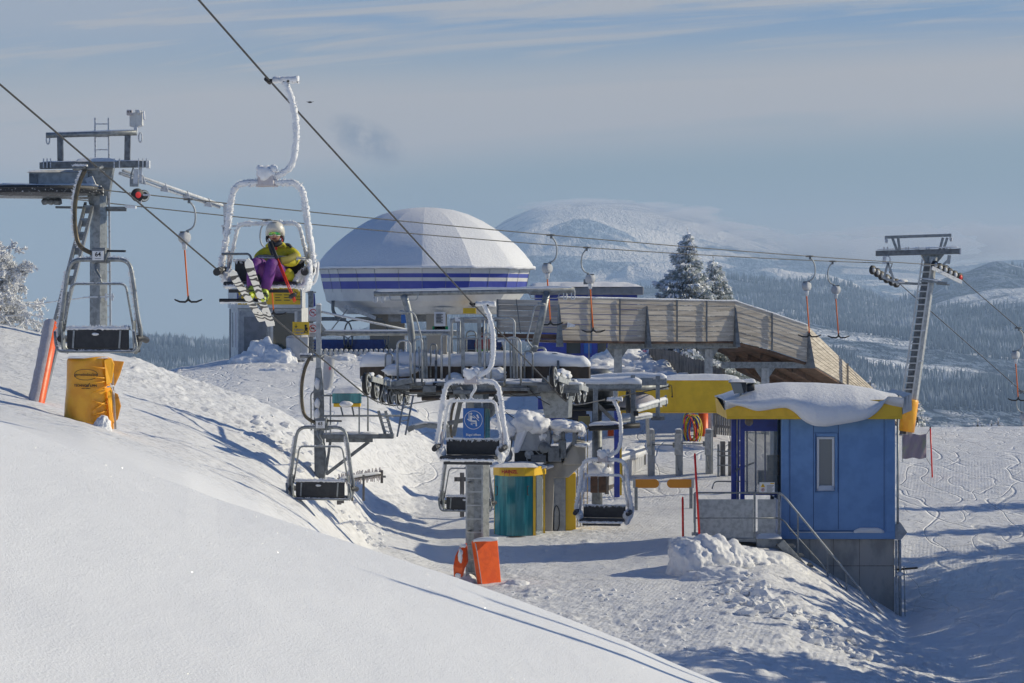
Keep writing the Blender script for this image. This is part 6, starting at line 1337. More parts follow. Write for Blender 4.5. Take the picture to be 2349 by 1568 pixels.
# ---------------- service post with platform, left ----------------
def service_post():
    Y = 68.0
    def q(u, v, y=0.0): return P(u, v, Y+y)
    t = thing('service_post', 'tall steel post with a railed service platform, left of the tower', 'service post', G(732, Y))
    MB().bar(q(731, 845), q(731, 700), .12, .14, up=VY).build('post', 'light_galvanised', t, .01)
    MB().bar(q(731, 900), q(731, 845), .24, .22, w2=.14, h2=.16, up=VY).build('post', 'galvanised', t, .01)
    MB().bar(q(734, 1120), q(731, 895), .24, .22, up=VY).build('post', 'dark_galvanised', t, .01)
    for v, s_ in ((880, 3), (925, 5), (950, 6)): MB().blob(q(728, v, -.12), (.07, .04, .14), s_, .4, 2, 2.5).build('snow_cap', 'snow_cap', t)
    MB().slab(q(731, 700), .07, .08, .04, 2, 8, 6).build('snow_cap', 'snow_cap', t)
    MB().tube([q(737, 765), q(950, 765), T(1050, 765, .8)], .058, 10).build('cross_pipe', 'galvanised', t); MB().drift([q(745, 760), T(1045, 760, .8)], .09, .03, 5, .5, .2).build('snow_cap', 'snow_cap', t)
    MB().prism([q(737, 742), q(748, 758), q(748, 772), q(737, 772)], (0, .12, 0)).build('gusset', 'galvanised', t)
    MB().tube([q(737, 716), q(933, 757)], .026, 8).build('stay', 'frosted_metal', t)
    m = MB(); m.rime([q(932, 757), q(931, 780), q(932, 818)], .016, 5, jit=.5, n=6); m.build('chain', 'frosted_metal', t)
    MB().bar(q(739, 1001), q(903, 1001), .5, .10).build('platform', 'dark_galvanised', t); MB().bar(q(748, 1009), q(855, 1009), .16, .12).build('platform_beam', 'dark_galvanised', t)
    MB().drift([q(742, 996), q(868, 996)], .4, .06, 8, .6, .2).build('snow_cap', 'snow_cap', t)
    for pts, r in (([q(740, 955, -.25), q(942, 954, -.25)], .024), ([q(738, 908, -.25), q(762, 908, -.25)], .022), ([q(829, 908, .2), q(844, 908, .2), q(844, 990, .2)], .02), ([q(714, 988, .1), q(713, 905, .1), q(720, 898, .1), q(736, 898, .1)], .018)):
        MB().tube(arc(pts, .06, 4), r, 8).build('guard_rail', 'galvanised', t)
    for u, v0 in ((824, 900), (758, 905), (748, 955)): MB().bar(q(u, 998, -.25), q(u, v0, -.25), .035, .035, up=VY).build('rail_post', 'galvanised', t)
    m = MB(); m.bar(q(868, 943, .1), q(884, 998, .1), .04, .07); m.bar(q(884, 943, .1), q(899, 996, .1), .04, .07); m.build('step_stringer', 'galvanised', t)
    m = MB(); [m.bar(q(870+3.4*k, 950+10*k, .1), q(886+3.2*k, 950+10*k, .1), .10, .02) for k in range(5)]; m.build('step', 'frosted_metal', t)
    MB().bar(q(749, 1088), q(846, 1014), .08, .08, up=VY).build('brace', 'dark_galvanised', t); MB().bar(q(748, 1080), q(758, 1012), .06, .07, up=VY).build('brace', 'dark_galvanised', t)
    MB().bar(q(741, 1010), q(750, 1090), .07, .06, up=VY).build('brace', 'galvanised', t)
    return t
service_post()
Y = 67.7; t = thing('control_box', 'teal control box with a yellow base and thick snow on the platform rail', 'control box', P(795, 934, Y))
a, b = P(762, 926, Y), P(828, 902, Y); MB().bb((a.x, Y, a.z), (b.x, Y+.4, b.z)).build('housing', 'teal_glass', t, .01)
a, b = P(765, 934, Y), P(826, 926, Y); MB().bb((a.x, Y-.02, a.z), (b.x, Y+.4, b.z)).build('base', 'sign_yellow', t, .01)
MB().slab(P(795, 902, Y+.2), .37, .26, .15, 5).build('snow_cap', 'snow_cap', t)
for k, u in enumerate((782, 808)): MB().bar(P(u, 935, Y-.05), P(u+5-1*k, 955, Y-.15), .035, .05, up=VY).build('bracket', 'dark_galvanised', t)
MB().blob(P(794, 928, Y-.15), (.16, .12, .08), 4, .15, 3).build('snow_cap', 'snow_cap', t)
Y = 67.9; t = thing('wrapped_device', 'grey fabric wrapped device tied to the tall post', 'wrapped device', P(754, 895, Y))
m = MB(); vs = []; n = 14; prof = [(818, 13.5, 2), (825, 12, 1), (845, 12.5, 0), (870, 12, -1), (888, 10, -3), (895, 6, -4)]
for v, hw, dx in prof:
    for k in range(n): a = 2*math.pi*k/n; vs.append(P(754+dx+hw*math.cos(a)*(1+.06*math.sin(3*a+v)), v+(6*math.cos(a) if v == 818 else 0), Y)+V3(0, .1*math.sin(a), 0))
m.add(vs, [(i*n+k, i*n+(k+1) % n, (i+1)*n+(k+1) % n, (i+1)*n+k) for i in range(len(prof)-1) for k in range(n)]+[tuple(range(n)), tuple((len(prof)-1)*n+k for k in reversed(range(n)))], True); m.build('cover', 'cover_grey', t)
text_mb('B', P(757, 846, Y-.14), .1, depth=.004).build('lettering', 'wheel_red', t)
# rime covered rake and box below the platform
Y = 66.0
t = thing('snow_rake', 'rime covered wooden rack lying on the bank under chair 63', 'rack', P(830, 1125, Y))
MB().bar(P(776, 1103, Y), P(874, 1090, Y+.6), .1, .11).build('beam', 'grey_wood', t); MB().box(P(876, 1094, Y+.6), (.06, .08, .3)).build('end_plate', 'grey_wood', t); MB().bar(P(875, 1094, Y+.6), P(884, 1094, Y+.65), .05).build('axle', 'dark_galvanised', t)
m = MB(); rr = random.Random(9)
for k in range(34): u = 777+k*2.9; p = P(u, 1101-k*.40, Y+k*.018); m.bar(p, p+V3(rr.uniform(-.03, .05), -.02, rr.uniform(.10, .16)), .018, .03); m.bar(p+V3(0, -.06, -.04), p+V3(rr.uniform(-.02, .02), -.08, rr.uniform(-.18, -.1)), .015, .02)
m.build('teeth', 'snow_frosted_pad', t)
MB().drift([P(778, 1099, Y-.02), P(872, 1086, Y+.55)], .1, .06, 3, .6, .3).build('rime', 'rime', t)
for u, v in ((834, 1100), (808, 1108)): MB().bar(P(u, 1150, Y), P(u, v-10, Y), .05, .05, up=VY).build('post', 'grey_wood', t)
for u, v0, v1, w_ in ((778, 1100, 1158, .10), (786, 1120, 1155, .06)): MB().bar(P(u, v1, 63), P(u, v0, 63), w_, .06, up=VY).build('stake', 'grey_wood', t)
Y = 79; t = thing('timber_box', 'dark timber box half buried in snow behind the right rimed chair', 'box', P(1372, 1131, Y))
for u0 in (1355, 1374): a, b = P(u0, 1131, Y), P(u0+16, 1088, Y); MB().bb((a.x, Y, a.z), (b.x, Y+.4, b.z)).build('board', 'underside_wood', t)
a, b = P(1388, 1135, Y), P(1397, 1070, Y); MB().bb((a.x, Y+.1, a.z), (b.x, Y+.2, b.z)).build('post', 'grey_wood', t)
MB().blob(P(1372, 1080, Y+.2), (.35, .3, .22), 4, .25, 3).build('snow_cap', 'snow_cap', t)
t = thing('timber_post', 'pair of timber posts seen behind the dark chair left of the mast', 'post', G(1062, 80))
MB().bar(G(1060, 80, -.2), P(1060, 1085, 80), .12, .12, up=VY).bar(P(1042, 1100, 80), P(1075, 1100, 80), .05, .12).build('post', 'grey_wood', t)
# boarding guide arms reaching left of the tower
t = thing('guide_arm', 'pair of snow dusted guide arms projecting left of the tower mast', 'guide arm', G(1040, 70))
q = lambda u, v, y=0: P(u, v, 70+y)
MB().bar(q(935, 987), q(947, 981), .12, .13).bar(q(947, 981), q(980, 975), .11, .11).bar(q(980, 976), q(1022, 980), .14, .13).build('arm', 'galvanised', t, .01)
MB().bar(q(1022, 973, .3), q(1066, 964, .5), .1, .1).build('arm', 'dark_galvanised', t); MB().tube(arc([q(1012, 970), q(1026, 972), q(1027, 1020)], .06, 4), .03, 8).build('support', 'galvanised', t)
MB().drift([q(937, 979), q(975, 970), q(1022, 972)], .12, .04, 3, .5, .4).build('snow_cap', 'snow_cap', t); MB().bar(q(1030, 1060, .3), q(1028, 980, .3), .06, .06, up=VY).build('support', 'dark_galvanised', t)
# more of the tangle: lines, hoses and short rails strung round the tower head
m = MB(); r_ = random.Random(6)
for (u0, v0, u1, v1, dy, dr) in ((905, 893, 1000, 905, -.5, 10), (1150, 893, 1240, 902, -.4, 12), (1205, 880, 1262, 930, -.3, 8), (1030, 880, 1062, 925, -.5, 6), (1130, 905, 1180, 960, -.2, 10), (1255, 872, 1300, 868, .2, 6)):
    m.tube(curve([T(u0, v0, dy), T((u0*2+u1)/3, (v0*2+v1)/3+dr, dy), T((u0+2*u1)/3, (v0+2*v1)/3+dr*.7, dy), T(u1, v1, dy)], 5), .010, 6)
m.build('cable', 'black_rubber', TW)
for (u0, u1, v0, v1, dy) in ((884, 900, 812, 872, .3), (988, 1001, 790, 866, .4), (1203, 1222, 806, 868, .1), (1262, 1282, 812, 862, .5), (1070, 1092, 760, 850, 1.0)):
    MB().tube(arc([T(u0, v1, dy), T(u0, v0, dy), T(u1, v0, dy), T(u1, v1, dy)], .12, 5), .020, 8).build('hand_hoop', 'galvanised', TW)
for (u, v, w_, h_, dy) in ((915, 888, .5, .10, -.45), (1180, 893, .7, .08, -.45), (1250, 890, .35, .16, -.4), (985, 893, .3, .14, -.5), (1060, 900, .4, .1, -.5)):
    MB().box(T(u, v, dy), (w_, .2, h_)).build('bracket', 'dark_galvanised', TW, .01)
MB().prism([T(1046, 890, -.5), T(1056, 888, -.5), T(1072, 916, -.5), T(1060, 920, -.5)], HD*.2).build('bracket', 'galvanised', TW)
# ================= T-bar drag lift =================
R0, R1 = V3(-11.15, 73.95, 2.93), V3(15.95, 104.2, 1.28)      # nearer strand
L0, L1 = V3(-13.55, 76.05, 2.92), V3(14.15, 105.8, 1.38)      # farther strand
GD = V3(.667, .745, 0)
def strand(a, b, sag, n=24): return [a.lerp(b, k/n)-V3(0, 0, 4*sag*(k/n)*(1-k/n)) for k in range(n+1)]
R2 = P(2205, 640, 105.7); R3 = P(2335, 752, 108.6); RE = R3+(R3-R2)*9
L2 = P(2062, 650, 106.6); L3 = P(2349, 903, 113.2); LE = L3+(L3-L2)*4
rp = strand(R0, R1, .16)+[P(2185, 622, 105), R2, R3, RE]; lp = strand(L0, L1, .30)+[P(2040, 625, 106), L2, L3, LE]
W0 = (R0+L0)/2; wr = (R0-L0).length/2
wa = [W0+(R0-W0)*math.cos(t)-GD*wr*math.sin(t) for t in np.linspace(0, math.pi, 18)][1:-1]
m = MB(); m.tube(list(reversed(rp))+wa+lp, .016, 6); o = m.build('drag_rope', 'cable_steel'); tag(o, 'thin twin strand rope of the T-bar drag lift crossing the whole view', 'cable')
def tbar(label, flip, lamp=False):
    """spring box T-bar hanger, origin at the rope"""
    t = local_thing('t_bar', label, 'T-bar', 'T-bars on the drag lift rope'); s = -1 if flip else 1
    MB().tube([(-.13, 0, 0), (.13, 0, 0)], .03, 8).box((.02*s, 0, -.05), (.07, .05, .12)).build('clamp', 'dark_galvanised', t)
    MB().tube(curve([(.02*s, 0, -.05), (.14*s, 0, -.20), (.19*s, 0, -.40), (.18*s, 0, -.62), (.10*s, 0, -.78), (-.06*s, 0, -.86)], 5), .026, 8).build('suspension_arm', 'light_galvanised', t)
    ax = V3(.75*s, -.66, 0).normalized(); c = V3(-.10*s, 0, -1.03)
    MB().lathe(c-ax*.11, ax, [(.13, 0), (.155, .015), (.155, .19), (.14, .215), (.05, .225)], 20).build('spring_box', 'cover_grey', t)
    m = MB(); m.box(c+V3(0, 0, .15), (.24, .12, .03)); m.build('lid', 'dark_galvanised', t)
    MB().lathe(c+V3(0, 0, -.15), (0, 0, -1), [(.09, 0), (.07, .06), (.06, .16), (.03, .19)], 12).build('cord_guide', 'frosted_metal', t)
    bt = V3(c.x+.10, 0, -2.72)
    MB().tube([c+V3(0, 0, -.33), bt], .022, 8).build('pull_rod', 'cord_orange', t)
    hb = [(-.40, 0, .02), (-.36, 0, .0), (-.24, 0, -.045), (-.09, 0, -.05), (-.03, 0, -.01), (0, 0, .05), (.03, 0, -.01), (.09, 0, -.05), (.24, 0, -.045), (.36, 0, .0), (.40, 0, .02)]
    bx = V3(.96, -.28, 0)
    MB().tube([bt+bx*p[0]+V3(0, 0, p[2]) for p in hb], [.018, .022, .026, .028, .032, .028, .032, .028, .026, .022, .018], 8).lathe(bt+V3(0, 0, -.02), VZ, [(.045, 0), (.03, .08), (.02, .14)], 10).build('cross_bar', 'black_rubber', t)
    return t
def on(pts, u):
    for a, b in zip(pts[:-1], pts[1:]):
        ua, ub = CU+a.x*F/a.y, CU+b.x*F/b.y
        if ua <= u <= ub:
            k = (u-CU)/F; d = b-a; f = (k*a.y-a.x)/(d.x-k*d.y); return a+d*f
    return pts[-1]
tb0 = tbar('T-bar on the upper strand, left of the skier, in front of open sky', False); tb0.location = on(rp, 432)
tb1 = tbar('T-bar on the lower strand passing behind the skier', True); tb1.location = on(lp, 612)
def tb_copy(src, pts, u, label): c = copy_tree(src); c.location = on(pts, u); c['label'] = label; return c
tb_copy(tb0, rp, 1263, 'T-bar on the upper strand just right of the dome, its bar before the ramp planks'); tb_copy(tb0, rp, 1857, 'T-bar on the upper strand with its bar dipping behind the bent ramp parapet')
tb_copy(tb0, rp, 2336, 'T-bar beyond the right tower, near the right edge of the view')
tb_copy(tb1, lp, 1347, 'T-bar on the lower strand in front of the mountain, above the grey flat roof'); tb_copy(tb1, lp, 1911, 'T-bar on the lower strand hanging free right of the ramp'); tb_copy(tb1, lp, 2343, 'lowest T-bar at the right edge, just above the snow horizon')

def left_tower():
    Y = 75.0; q = lambda u, v, y=0.0: P(u, v, Y+y)
    t = thing('drag_lift_tower', 'tall drag lift tower at the left with a return wheel, lifting frame and slanting strut', 'lift tower', G(225, 76.5))
    MB().lathe(q(226, 860), VZ, [(.235, 0), (.225, (860-450)*Y/F)], 8, False, .3).build('mast', 'galvanised', t)
    MB().prism([q(186, 372, .2), q(262, 372, .2), q(246, 470, .2), q(204, 470, .2)], (0, .35, 0)).build('mast_head', 'galvanised', t, .02)
    MB().bar(q(92, 381), q(343, 377), .22, .17).build('cross_arm', 'dark_galvanised', t, .01); MB().box(q(341, 378), (.06, .24, .2)).build('end_plate', 'frosted_metal', t)
    m = MB(); m.slab(q(222, 372), .55, .16, .10, 8); m.drift([q(96, 373), q(180, 371)], .16, .03, 3, .5, .2); m.drift([q(262, 371), q(330, 370)], .16, .04, 4, .5, .2); m.build('snow_cap', 'snow_cap', t)
    m = MB()
    for u in (100, 108, 116, 262, 274, 318, 328, 336): m.bar(q(u, 386, -.13), q(u, 364, -.13), .03, .03, up=VY)
    m.build('u_bolt', 'frosted_metal', t)
    # lifting frame
    MB().tube([q(106, 311), q(314, 305)], .075, 12).build('lifting_beam', 'galvanised', t); MB().drift([q(110, 306), q(308, 300)], .09, .025, 5, .5, .2).build('snow_cap', 'snow_cap', t)
    for u0, u1 in ((138, 139), (293, 292)): MB().bar(q(u1, 374), q(u0, 312), .15, .13, up=VY).build('frame_post', 'dark_galvanised', t)
    for u, v in ((110, 312), (322, 308)):
        c = q(u, v+8); m = MB(); m.tube([c+V3(math.cos(a)*.045, 0, math.sin(a)*.13) for a in np.linspace(0, 2*math.pi, 14)[:-1]], .02, 6, closed=True); m.build('lifting_eye', 'frosted_metal', t)
    # ladders
    m = MB()
    for x in (219, 250): m.bar(q(x, 378, .3), q(x-1, 271, .3), .045, .04, up=VY)
    for v in (285, 314, 344, 368): m.bar(q(219, v, .3), q(249, v, .3), .03, .03)
    m.build('top_ladder', 'frosted_metal', t)
    m = MB(); m.bar(q(254, 800, .2), q(250, 440, .2), .05, .04, up=VY)
    for k in range(13): m.bar(q(236, 468+k*26, .2), q(252, 468+k*26, .2), .025, .02)
    m.build('mast_ladder', 'frosted_metal', t)
    m = MB(); m.bar(q(205, 682, -.2), q(262, 681, -.2), .03, .04); m.bar(q(243, 674, -.2), q(243, 690, -.2), .05, .04); m.bar(q(258, 674, -.2), q(258, 690, -.2), .05, .04); m.build('ladder_clamp', 'frosted_metal', t)
    m = MB(); m.rime([q(60, 702, 2), q(140, 690, 1), q(205, 682)], .018, 3, .08, .5, 6); m.build('frosted_wire', 'rime', t)
    # transmitter box
    m = MB(); m.prism([q(297, 290), q(310, 293), q(310, 258), q(297, 261)], (0, .3, 0)); m.prism([q(310, 293), q(326, 288), q(326, 254), q(310, 252)], (0, .3, 0)); b_ = m.build('sensor_box', 'white_wall', t, .01)
    m = MB(); m.box(q(297, 259, -.05), (.15, .08, .15)); m.build('camera_head', 'snow_frosted_pad', t, .02); m = MB(); m.lathe(q(294, 257, -.10), -VY, [(.02, 0), (.02, .02)], 10); m.lathe(q(300, 257, -.10), -VY, [(.02, 0), (.02, .02)], 10); m.build('lens', 'black_rubber', t)
    MB().lathe(q(319, 258, -.02), -VY, [(.06, 0), (.05, .05)], 14).build('cap', 'frosted_metal', t); MB().rime([q(329, 256), q(331, 276)], .03, 4).build('rime', 'rime', t); MB().bar(q(310, 310), q(312, 291), .09, .09, up=VY).build('bracket', 'frosted_metal', t)
    # hanging sheave pair
    MB().bar(q(311, 422), q(312, 388), .12, .08, up=VY).bar(q(323, 420), q(322, 380), .08, .06, up=VY).build('hanger', 'frosted_metal', t); MB().box(q(308, 420, .05), (.22, .15, .2)).build('sheave_mount', 'galvanised', t)
    MB().tube(curve([q(306, 384), q(300, 405), q(301, 420), q(306, 424)], 5), .02, 6).build('cable', 'galvanised', t)
    ax = V3(.55, -.83, 0).normalized()
    m = MB(); m.lathe(q(313, 448), ax, [(.16, 0), (.175, .03), (.175, .09), (.16, .11)], 24); wh = m.build('wheel', 'black_rubber', t); MB().lathe(q(313, 448)+ax*.108, ax, [(.085, 0), (.08, .01), (.03, .015)], 20, False).build('wheel_disc', 'wheel_red', wh)
    m = MB(); m.lathe(q(327, 450, .2), ax, [(.14, 0), (.16, .03), (.16, .09), (.14, .11)], 24); m.build('wheel', 'black_rubber', t); ring(MB(), q(327, 450, .2)+ax*.115, .12, .04, V3(.83, .55, 0), VZ, .01, 20).build('wheel_disc', 'light_galvanised', t)
    MB().bar(q(300, 447), q(345, 448), .04, .05).bar(q(322, 468), q(322, 440), .07, .05, up=VY).build('axle_plate', 'frosted_metal', t)
    # return wheel and its guide rails, edge on
    c = W0; m = MB(); m.lathe(c+V3(0, 0, -.06), VZ, [(wr-.22, -.03), (wr-.01, -.06), (wr-.05, .04), (wr-.01, .12), (wr-.22, .10)], 48); m.build('return_wheel', 'black_frosted', t)
    m = MB(); m.bar(q(-40, 427), q(232, 429), .16, .05).bar(q(-40, 452, .2), q(226, 455, .2), .12, .07); m.build('guide_rail', 'frosted_metal', t); MB().drift([q(-20, 424), q(225, 426)], .16, .04, 9, .7, .3).build('snow_cap', 'snow_cap', t)
    MB().bar(q(70, 412, .4), q(205, 411, .4), .5, .34).build('box_beam', 'light_galvanised', t, .01); MB().slab(q(138, 397, .4), .82, .3, .07, 6).build('snow_cap', 'snow_cap', t)
    MB().prism([q(67, 399, .1), q(86, 400, .1), q(86, 424, .1), q(67, 424, .1)], (0, .05, 0)).build('end_cap', 'dark_galvanised', t)
    MB().bar(q(205, 408, .1), q(222, 448, .1), .2, .3, up=VY).build('gusset', 'frosted_metal', t); MB().prism([q(224, 432), q(236, 433), q(236, 458), q(224, 458)], (0, .3, 0)).build('end_block', 'frosted_metal', t)
    for u, s_ in ((118, 3), (132, 5), (104, 6)): MB().blob(q(u, 463), (.12, .12, .09), s_, .35, 2).build('tension_gear', 'dark_galvanised', t)
    MB().bar(q(128, 476), q(286, 478), .12, .06).bar(q(200, 480, .1), q(290, 480, .1), .16, .12).build('step_plate', 'dark_galvanised', t); MB().bar(q(288, 474), q(312, 476), .2, .07).build('snow_cap', 'snow_cap', t)
    # slanting strut with battens
    a0, a1 = q(196, 470, .1), P(76, 930, 58); b0, b1 = q(214, 470, .1), P(96, 930, 58.1)
    MB().bar(a0, a1, .07, .14).bar(b0, b1, .07, .14).build('strut', 'galvanised', t); m = MB()
    for k in range(8): f = .03+k*.082; MB().bar(a0.lerp(a1, f), b0.lerp(b1, f), .03, .22).build('batten', 'galvanised', t); 
    # white catwalk girder to the right
    m = MB(); e0, e1 = q(282, 392, .3), P(512, 472, 80)
    m.tube([e0, e1], .04, 8).build('girder_tube', 'frosted_metal', t); MB().tube([q(275, 398, .3), P(360, 428, 77), P(503, 476, 80)], .045, 8).build('girder_tube', 'frosted_metal', t)
    m = MB()
    for f in (.18, .40, .62, .84): p = e0.lerp(e1, f); m.prism([p+V3(-.12, -.03, -.16), p+V3(.12, -.03, -.2), p+V3(.03, -.03, .07)], (0, .06, 0))
    m.build('girder_cleat', 'frosted_metal', t)
    m = MB(); m.bar(P(518, 545, 80), P(516, 466, 80), .09, .07, up=VY); m.bar(P(525, 520, 80), P(525, 468, 80), .06, .05, up=VY); m.tube(arc([P(512, 519, 80), P(512, 540, 80), P(524, 545, 80), P(526, 520, 80)], .08, 4), .025, 6); m.build('end_hanger', 'frosted_metal', t)
    MB().bar(P(508, 519, 80), P(545, 520, 80), .12, .05).bar(P(535, 519, 80), P(576, 519, 80), .04, .04).build('end_arm', 'frosted_metal', t)
    return t
left_tower()
def right_tower():
    Y = 105.0; q = lambda u, v, y=0.0: P(u, v, Y+y)
    t = thing('drag_lift_tower', 'leaning drag lift tower at the right with cross head and long ladder', 'lift tower', G(2078, 106))
    b0, b1 = q(2082, 1010), q(2141, 590)
    ax = (b1-b0).normalized()
    MB().lathe(b0, ax, [(.19, 0), (.16, (b1-b0).length)], 8, False, .45).build('mast', 'light_galvanised', t)
    m = MB(); o_ = lambda f, s, y: b0.lerp(b1, f)+V3(s, y, 0)
    for s_ in (-.46, -.10): m.bar(o_(.02, s_, -.24), o_(.99, s_+.03, -.24), .06, .05, up=VY)
    for k in range(27): f = .03+k*.0355; m.bar(o_(f, -.46, -.24), o_(f, -.10, -.24), .04, .045)
    m.build('ladder', 'white_wall', t); MB().bar(o_(.02, -.22, -.12), o_(.97, -.19, -.12), .26, .08, up=VY).build('mast_shade_strip', 'dark_galvanised', t)  # dark bar added to paint the shaded left facet of the mast
    m = MB(); m.bar(q(2112, 760, -.25), q(2122, 758, -.25), .08, .05); m.bar(q(2106, 830, -.25), q(2116, 828, -.25), .08, .05); m.build('ladder_clamp', 'frosted_metal', t)
    MB().prism([q(2113, 584), q(2168, 583), q(2150, 604), q(2124, 604)], (0, .3, 0)).build('mast_head', 'galvanised', t, .02)
    MB().bar(q(2009, 582, .3), q(2203, 577, -.3), .22, .20).build('cross_arm', 'dark_galvanised', t, .01); MB().box(q(2202, 577, -.3), (.05, .24, .23)).build('end_plate', 'frosted_metal', t)
    m = MB(); m.drift([q(2012, 574, .3), q(2110, 571), q(2198, 568, -.3)], .16, .04, 4, .5, .2); m.build('snow_cap', 'snow_cap', t)
    MB().bar(q(2030, 545), q(2182, 540), .12, .11).build('lifting_beam', 'galvanised', t)
    for u0, u1 in ((2047, 2058), (2060, 2064), (2173, 2163), (2163, 2155)): MB().bar(q(u1, 576), q(u0, 546), .09, .07, up=VY).build('frame_post', 'galvanised', t)
    for u, v in ((2032, 550), (2180, 546)): MB().tube(arc([q(u, v-6), q(u, v+7), q(u+3, v+7), q(u+3, v)], .04, 3), .03, 6).build('lifting_hook', 'frosted_metal', t)
    m = MB()
    for u in (2028, 2036, 2078, 2084, 2101, 2107, 2125, 2131, 2172, 2180): m.bar(q(u, 575, 0), q(u, 567, 0), .05, .05, up=VY)
    m.build('u_bolt', 'frosted_metal', t)
    # left wheel battery
    MB().bar(q(2028, 606, .1), q(2029, 588, .1), .12, .08, up=VY).tube([q(2036, 596, .1)+V3(math.cos(a)*.10, 0, math.sin(a)*.13) for a in np.linspace(0, 6.28, 12)[:-1]], .025, 6, closed=True).build('hanger', 'frosted_metal', t)
    m = MB(); m.bar(q(2027, 640, .1), q(2037, 604, .1), .08, .06, up=VY); m.bar(q(2050, 642, .1), q(2037, 604, .1), .08, .06, up=VY); m.bar(q(2027, 638, .1), q(2062, 650, .1), .08, .08); m.build('a_frame', 'light_galvanised', t)
    L_ = [(2002, 620), (2012, 626), (2022, 633), (2034, 640), (2046, 646), (2056, 650)]
    for k, (u, v) in enumerate(L_):
        c = q(u, v, .4+.15*k); wv = V3(.66, -.75, 0)
        m = MB(); m.lathe(c-wv*.05, wv, [(.14, 0), (.17, .02), (.17, .09), (.14, .11)], 18); w1 = m.build('wheel', 'black_rubber', t); m = MB(); m.lathe(c+wv*.06, wv, [(.10, 0), (.06, .03), (.02, .04)], 12); m.build('hub', 'frosted_metal', w1)
    MB().bar(q(1998, 612, .4), q(2060, 648, 1.2), .05, .10).build('rocker_beam', 'galvanised', t)
    MB().bar(q(2060, 650, .2), q(2112, 652, .0), .16, .09).build('catwalk', 'galvanised', t); MB().blob(q(2070, 646, .2), (.20, .2, .08), 4, .4, 2).build('snow_cap', 'snow_cap', t)
    # right wheel battery
    MB().bar(q(2175, 606, -.2), q(2178, 586, -.2), .12, .08, up=VY).bar(q(2160, 612, -.2), q(2176, 596, -.2), .10, .08).build('hanger', 'light_galvanised', t)
    for k in range(6):
        u, v = 2144+k*11.4, 609+k*5.6; c = q(u, v, -.5+.15*k); wv = V3(.66, -.75, 0)
        m = MB(); m.lathe(c-wv*.05, wv, [(.14, 0), (.17, .02), (.17, .09), (.14, .11)], 18); w1 = m.build('wheel', 'black_rubber', t); m = MB(); m.lathe(c+wv*.06, wv, [(.10, 0), (.06, .03), (.02, .04)], 12); m.build('hub', 'wheel_red' if k == 5 else 'frosted_metal', w1)
    MB().bar(q(2138, 615, -.75), q(2206, 648, .1), .04, .14).build('rocker_beam', 'frosted_metal', t)
    MB().bar(q(2112, 645, -.2), q(2172, 650, -.2), .22, .07).bar(q(2148, 652, -.1), q(2178, 654, -.1), .14, .05).build('catwalk', 'galvanised', t); MB().drift([q(2116, 641, -.2), q(2160, 645, -.2)], .2, .05, 3).build('snow_cap', 'snow_cap', t)
    MB().lathe(q(2077, 990, -.1), ax, [(.33, 0), (.33, 1.15), (.30, 1.2)], 14).build('pad', 'cover_orange', t)
    return t
right_tower()
t = thing('padded_strut', 'leaning red padded pole at the left, its near side caked with frost', 'padded pole', G(85, 57.9))
a0, b0 = P(82, 938, 57.85), P(121, 742, 58.9); d = (b0-a0).normalized()
m = MB(); m.lathe(a0-d*.15, d, [(.15, 0), (.16, .1), (.155, 1.0), (.15, (b0-a0).length+.13), (.12, (b0-a0).length+.15)], 14); m.build('pad', 'pad_orange', t)
m = MB(); ax_ = d; r_ = d.cross(VY).normalized()
vs = []; L_ = (b0-a0).length+.14; n = 26; mth = 9
for i in range(n+1):
    for k in range(mth):
        a = R(66+k*165/(mth-1)); e1 = (VX-d*d.x).normalized(); e2 = d.cross(e1); e2 = e2 if e2.y < 0 else -e2; side = e1*math.cos(a)+e2*math.sin(a)
        vs.append(a0-d*.14+d*(L_*i/n)+side*(.172+.02*random.random()*(1 if 0 < k < mth-1 else -.9)))
m.add(vs, [(i*mth+k, i*mth+k+1, (i+1)*mth+k+1, (i+1)*mth+k) for i in range(n) for k in range(mth-1)], True); m.build('frost', 'snow_frosted_pad', t)

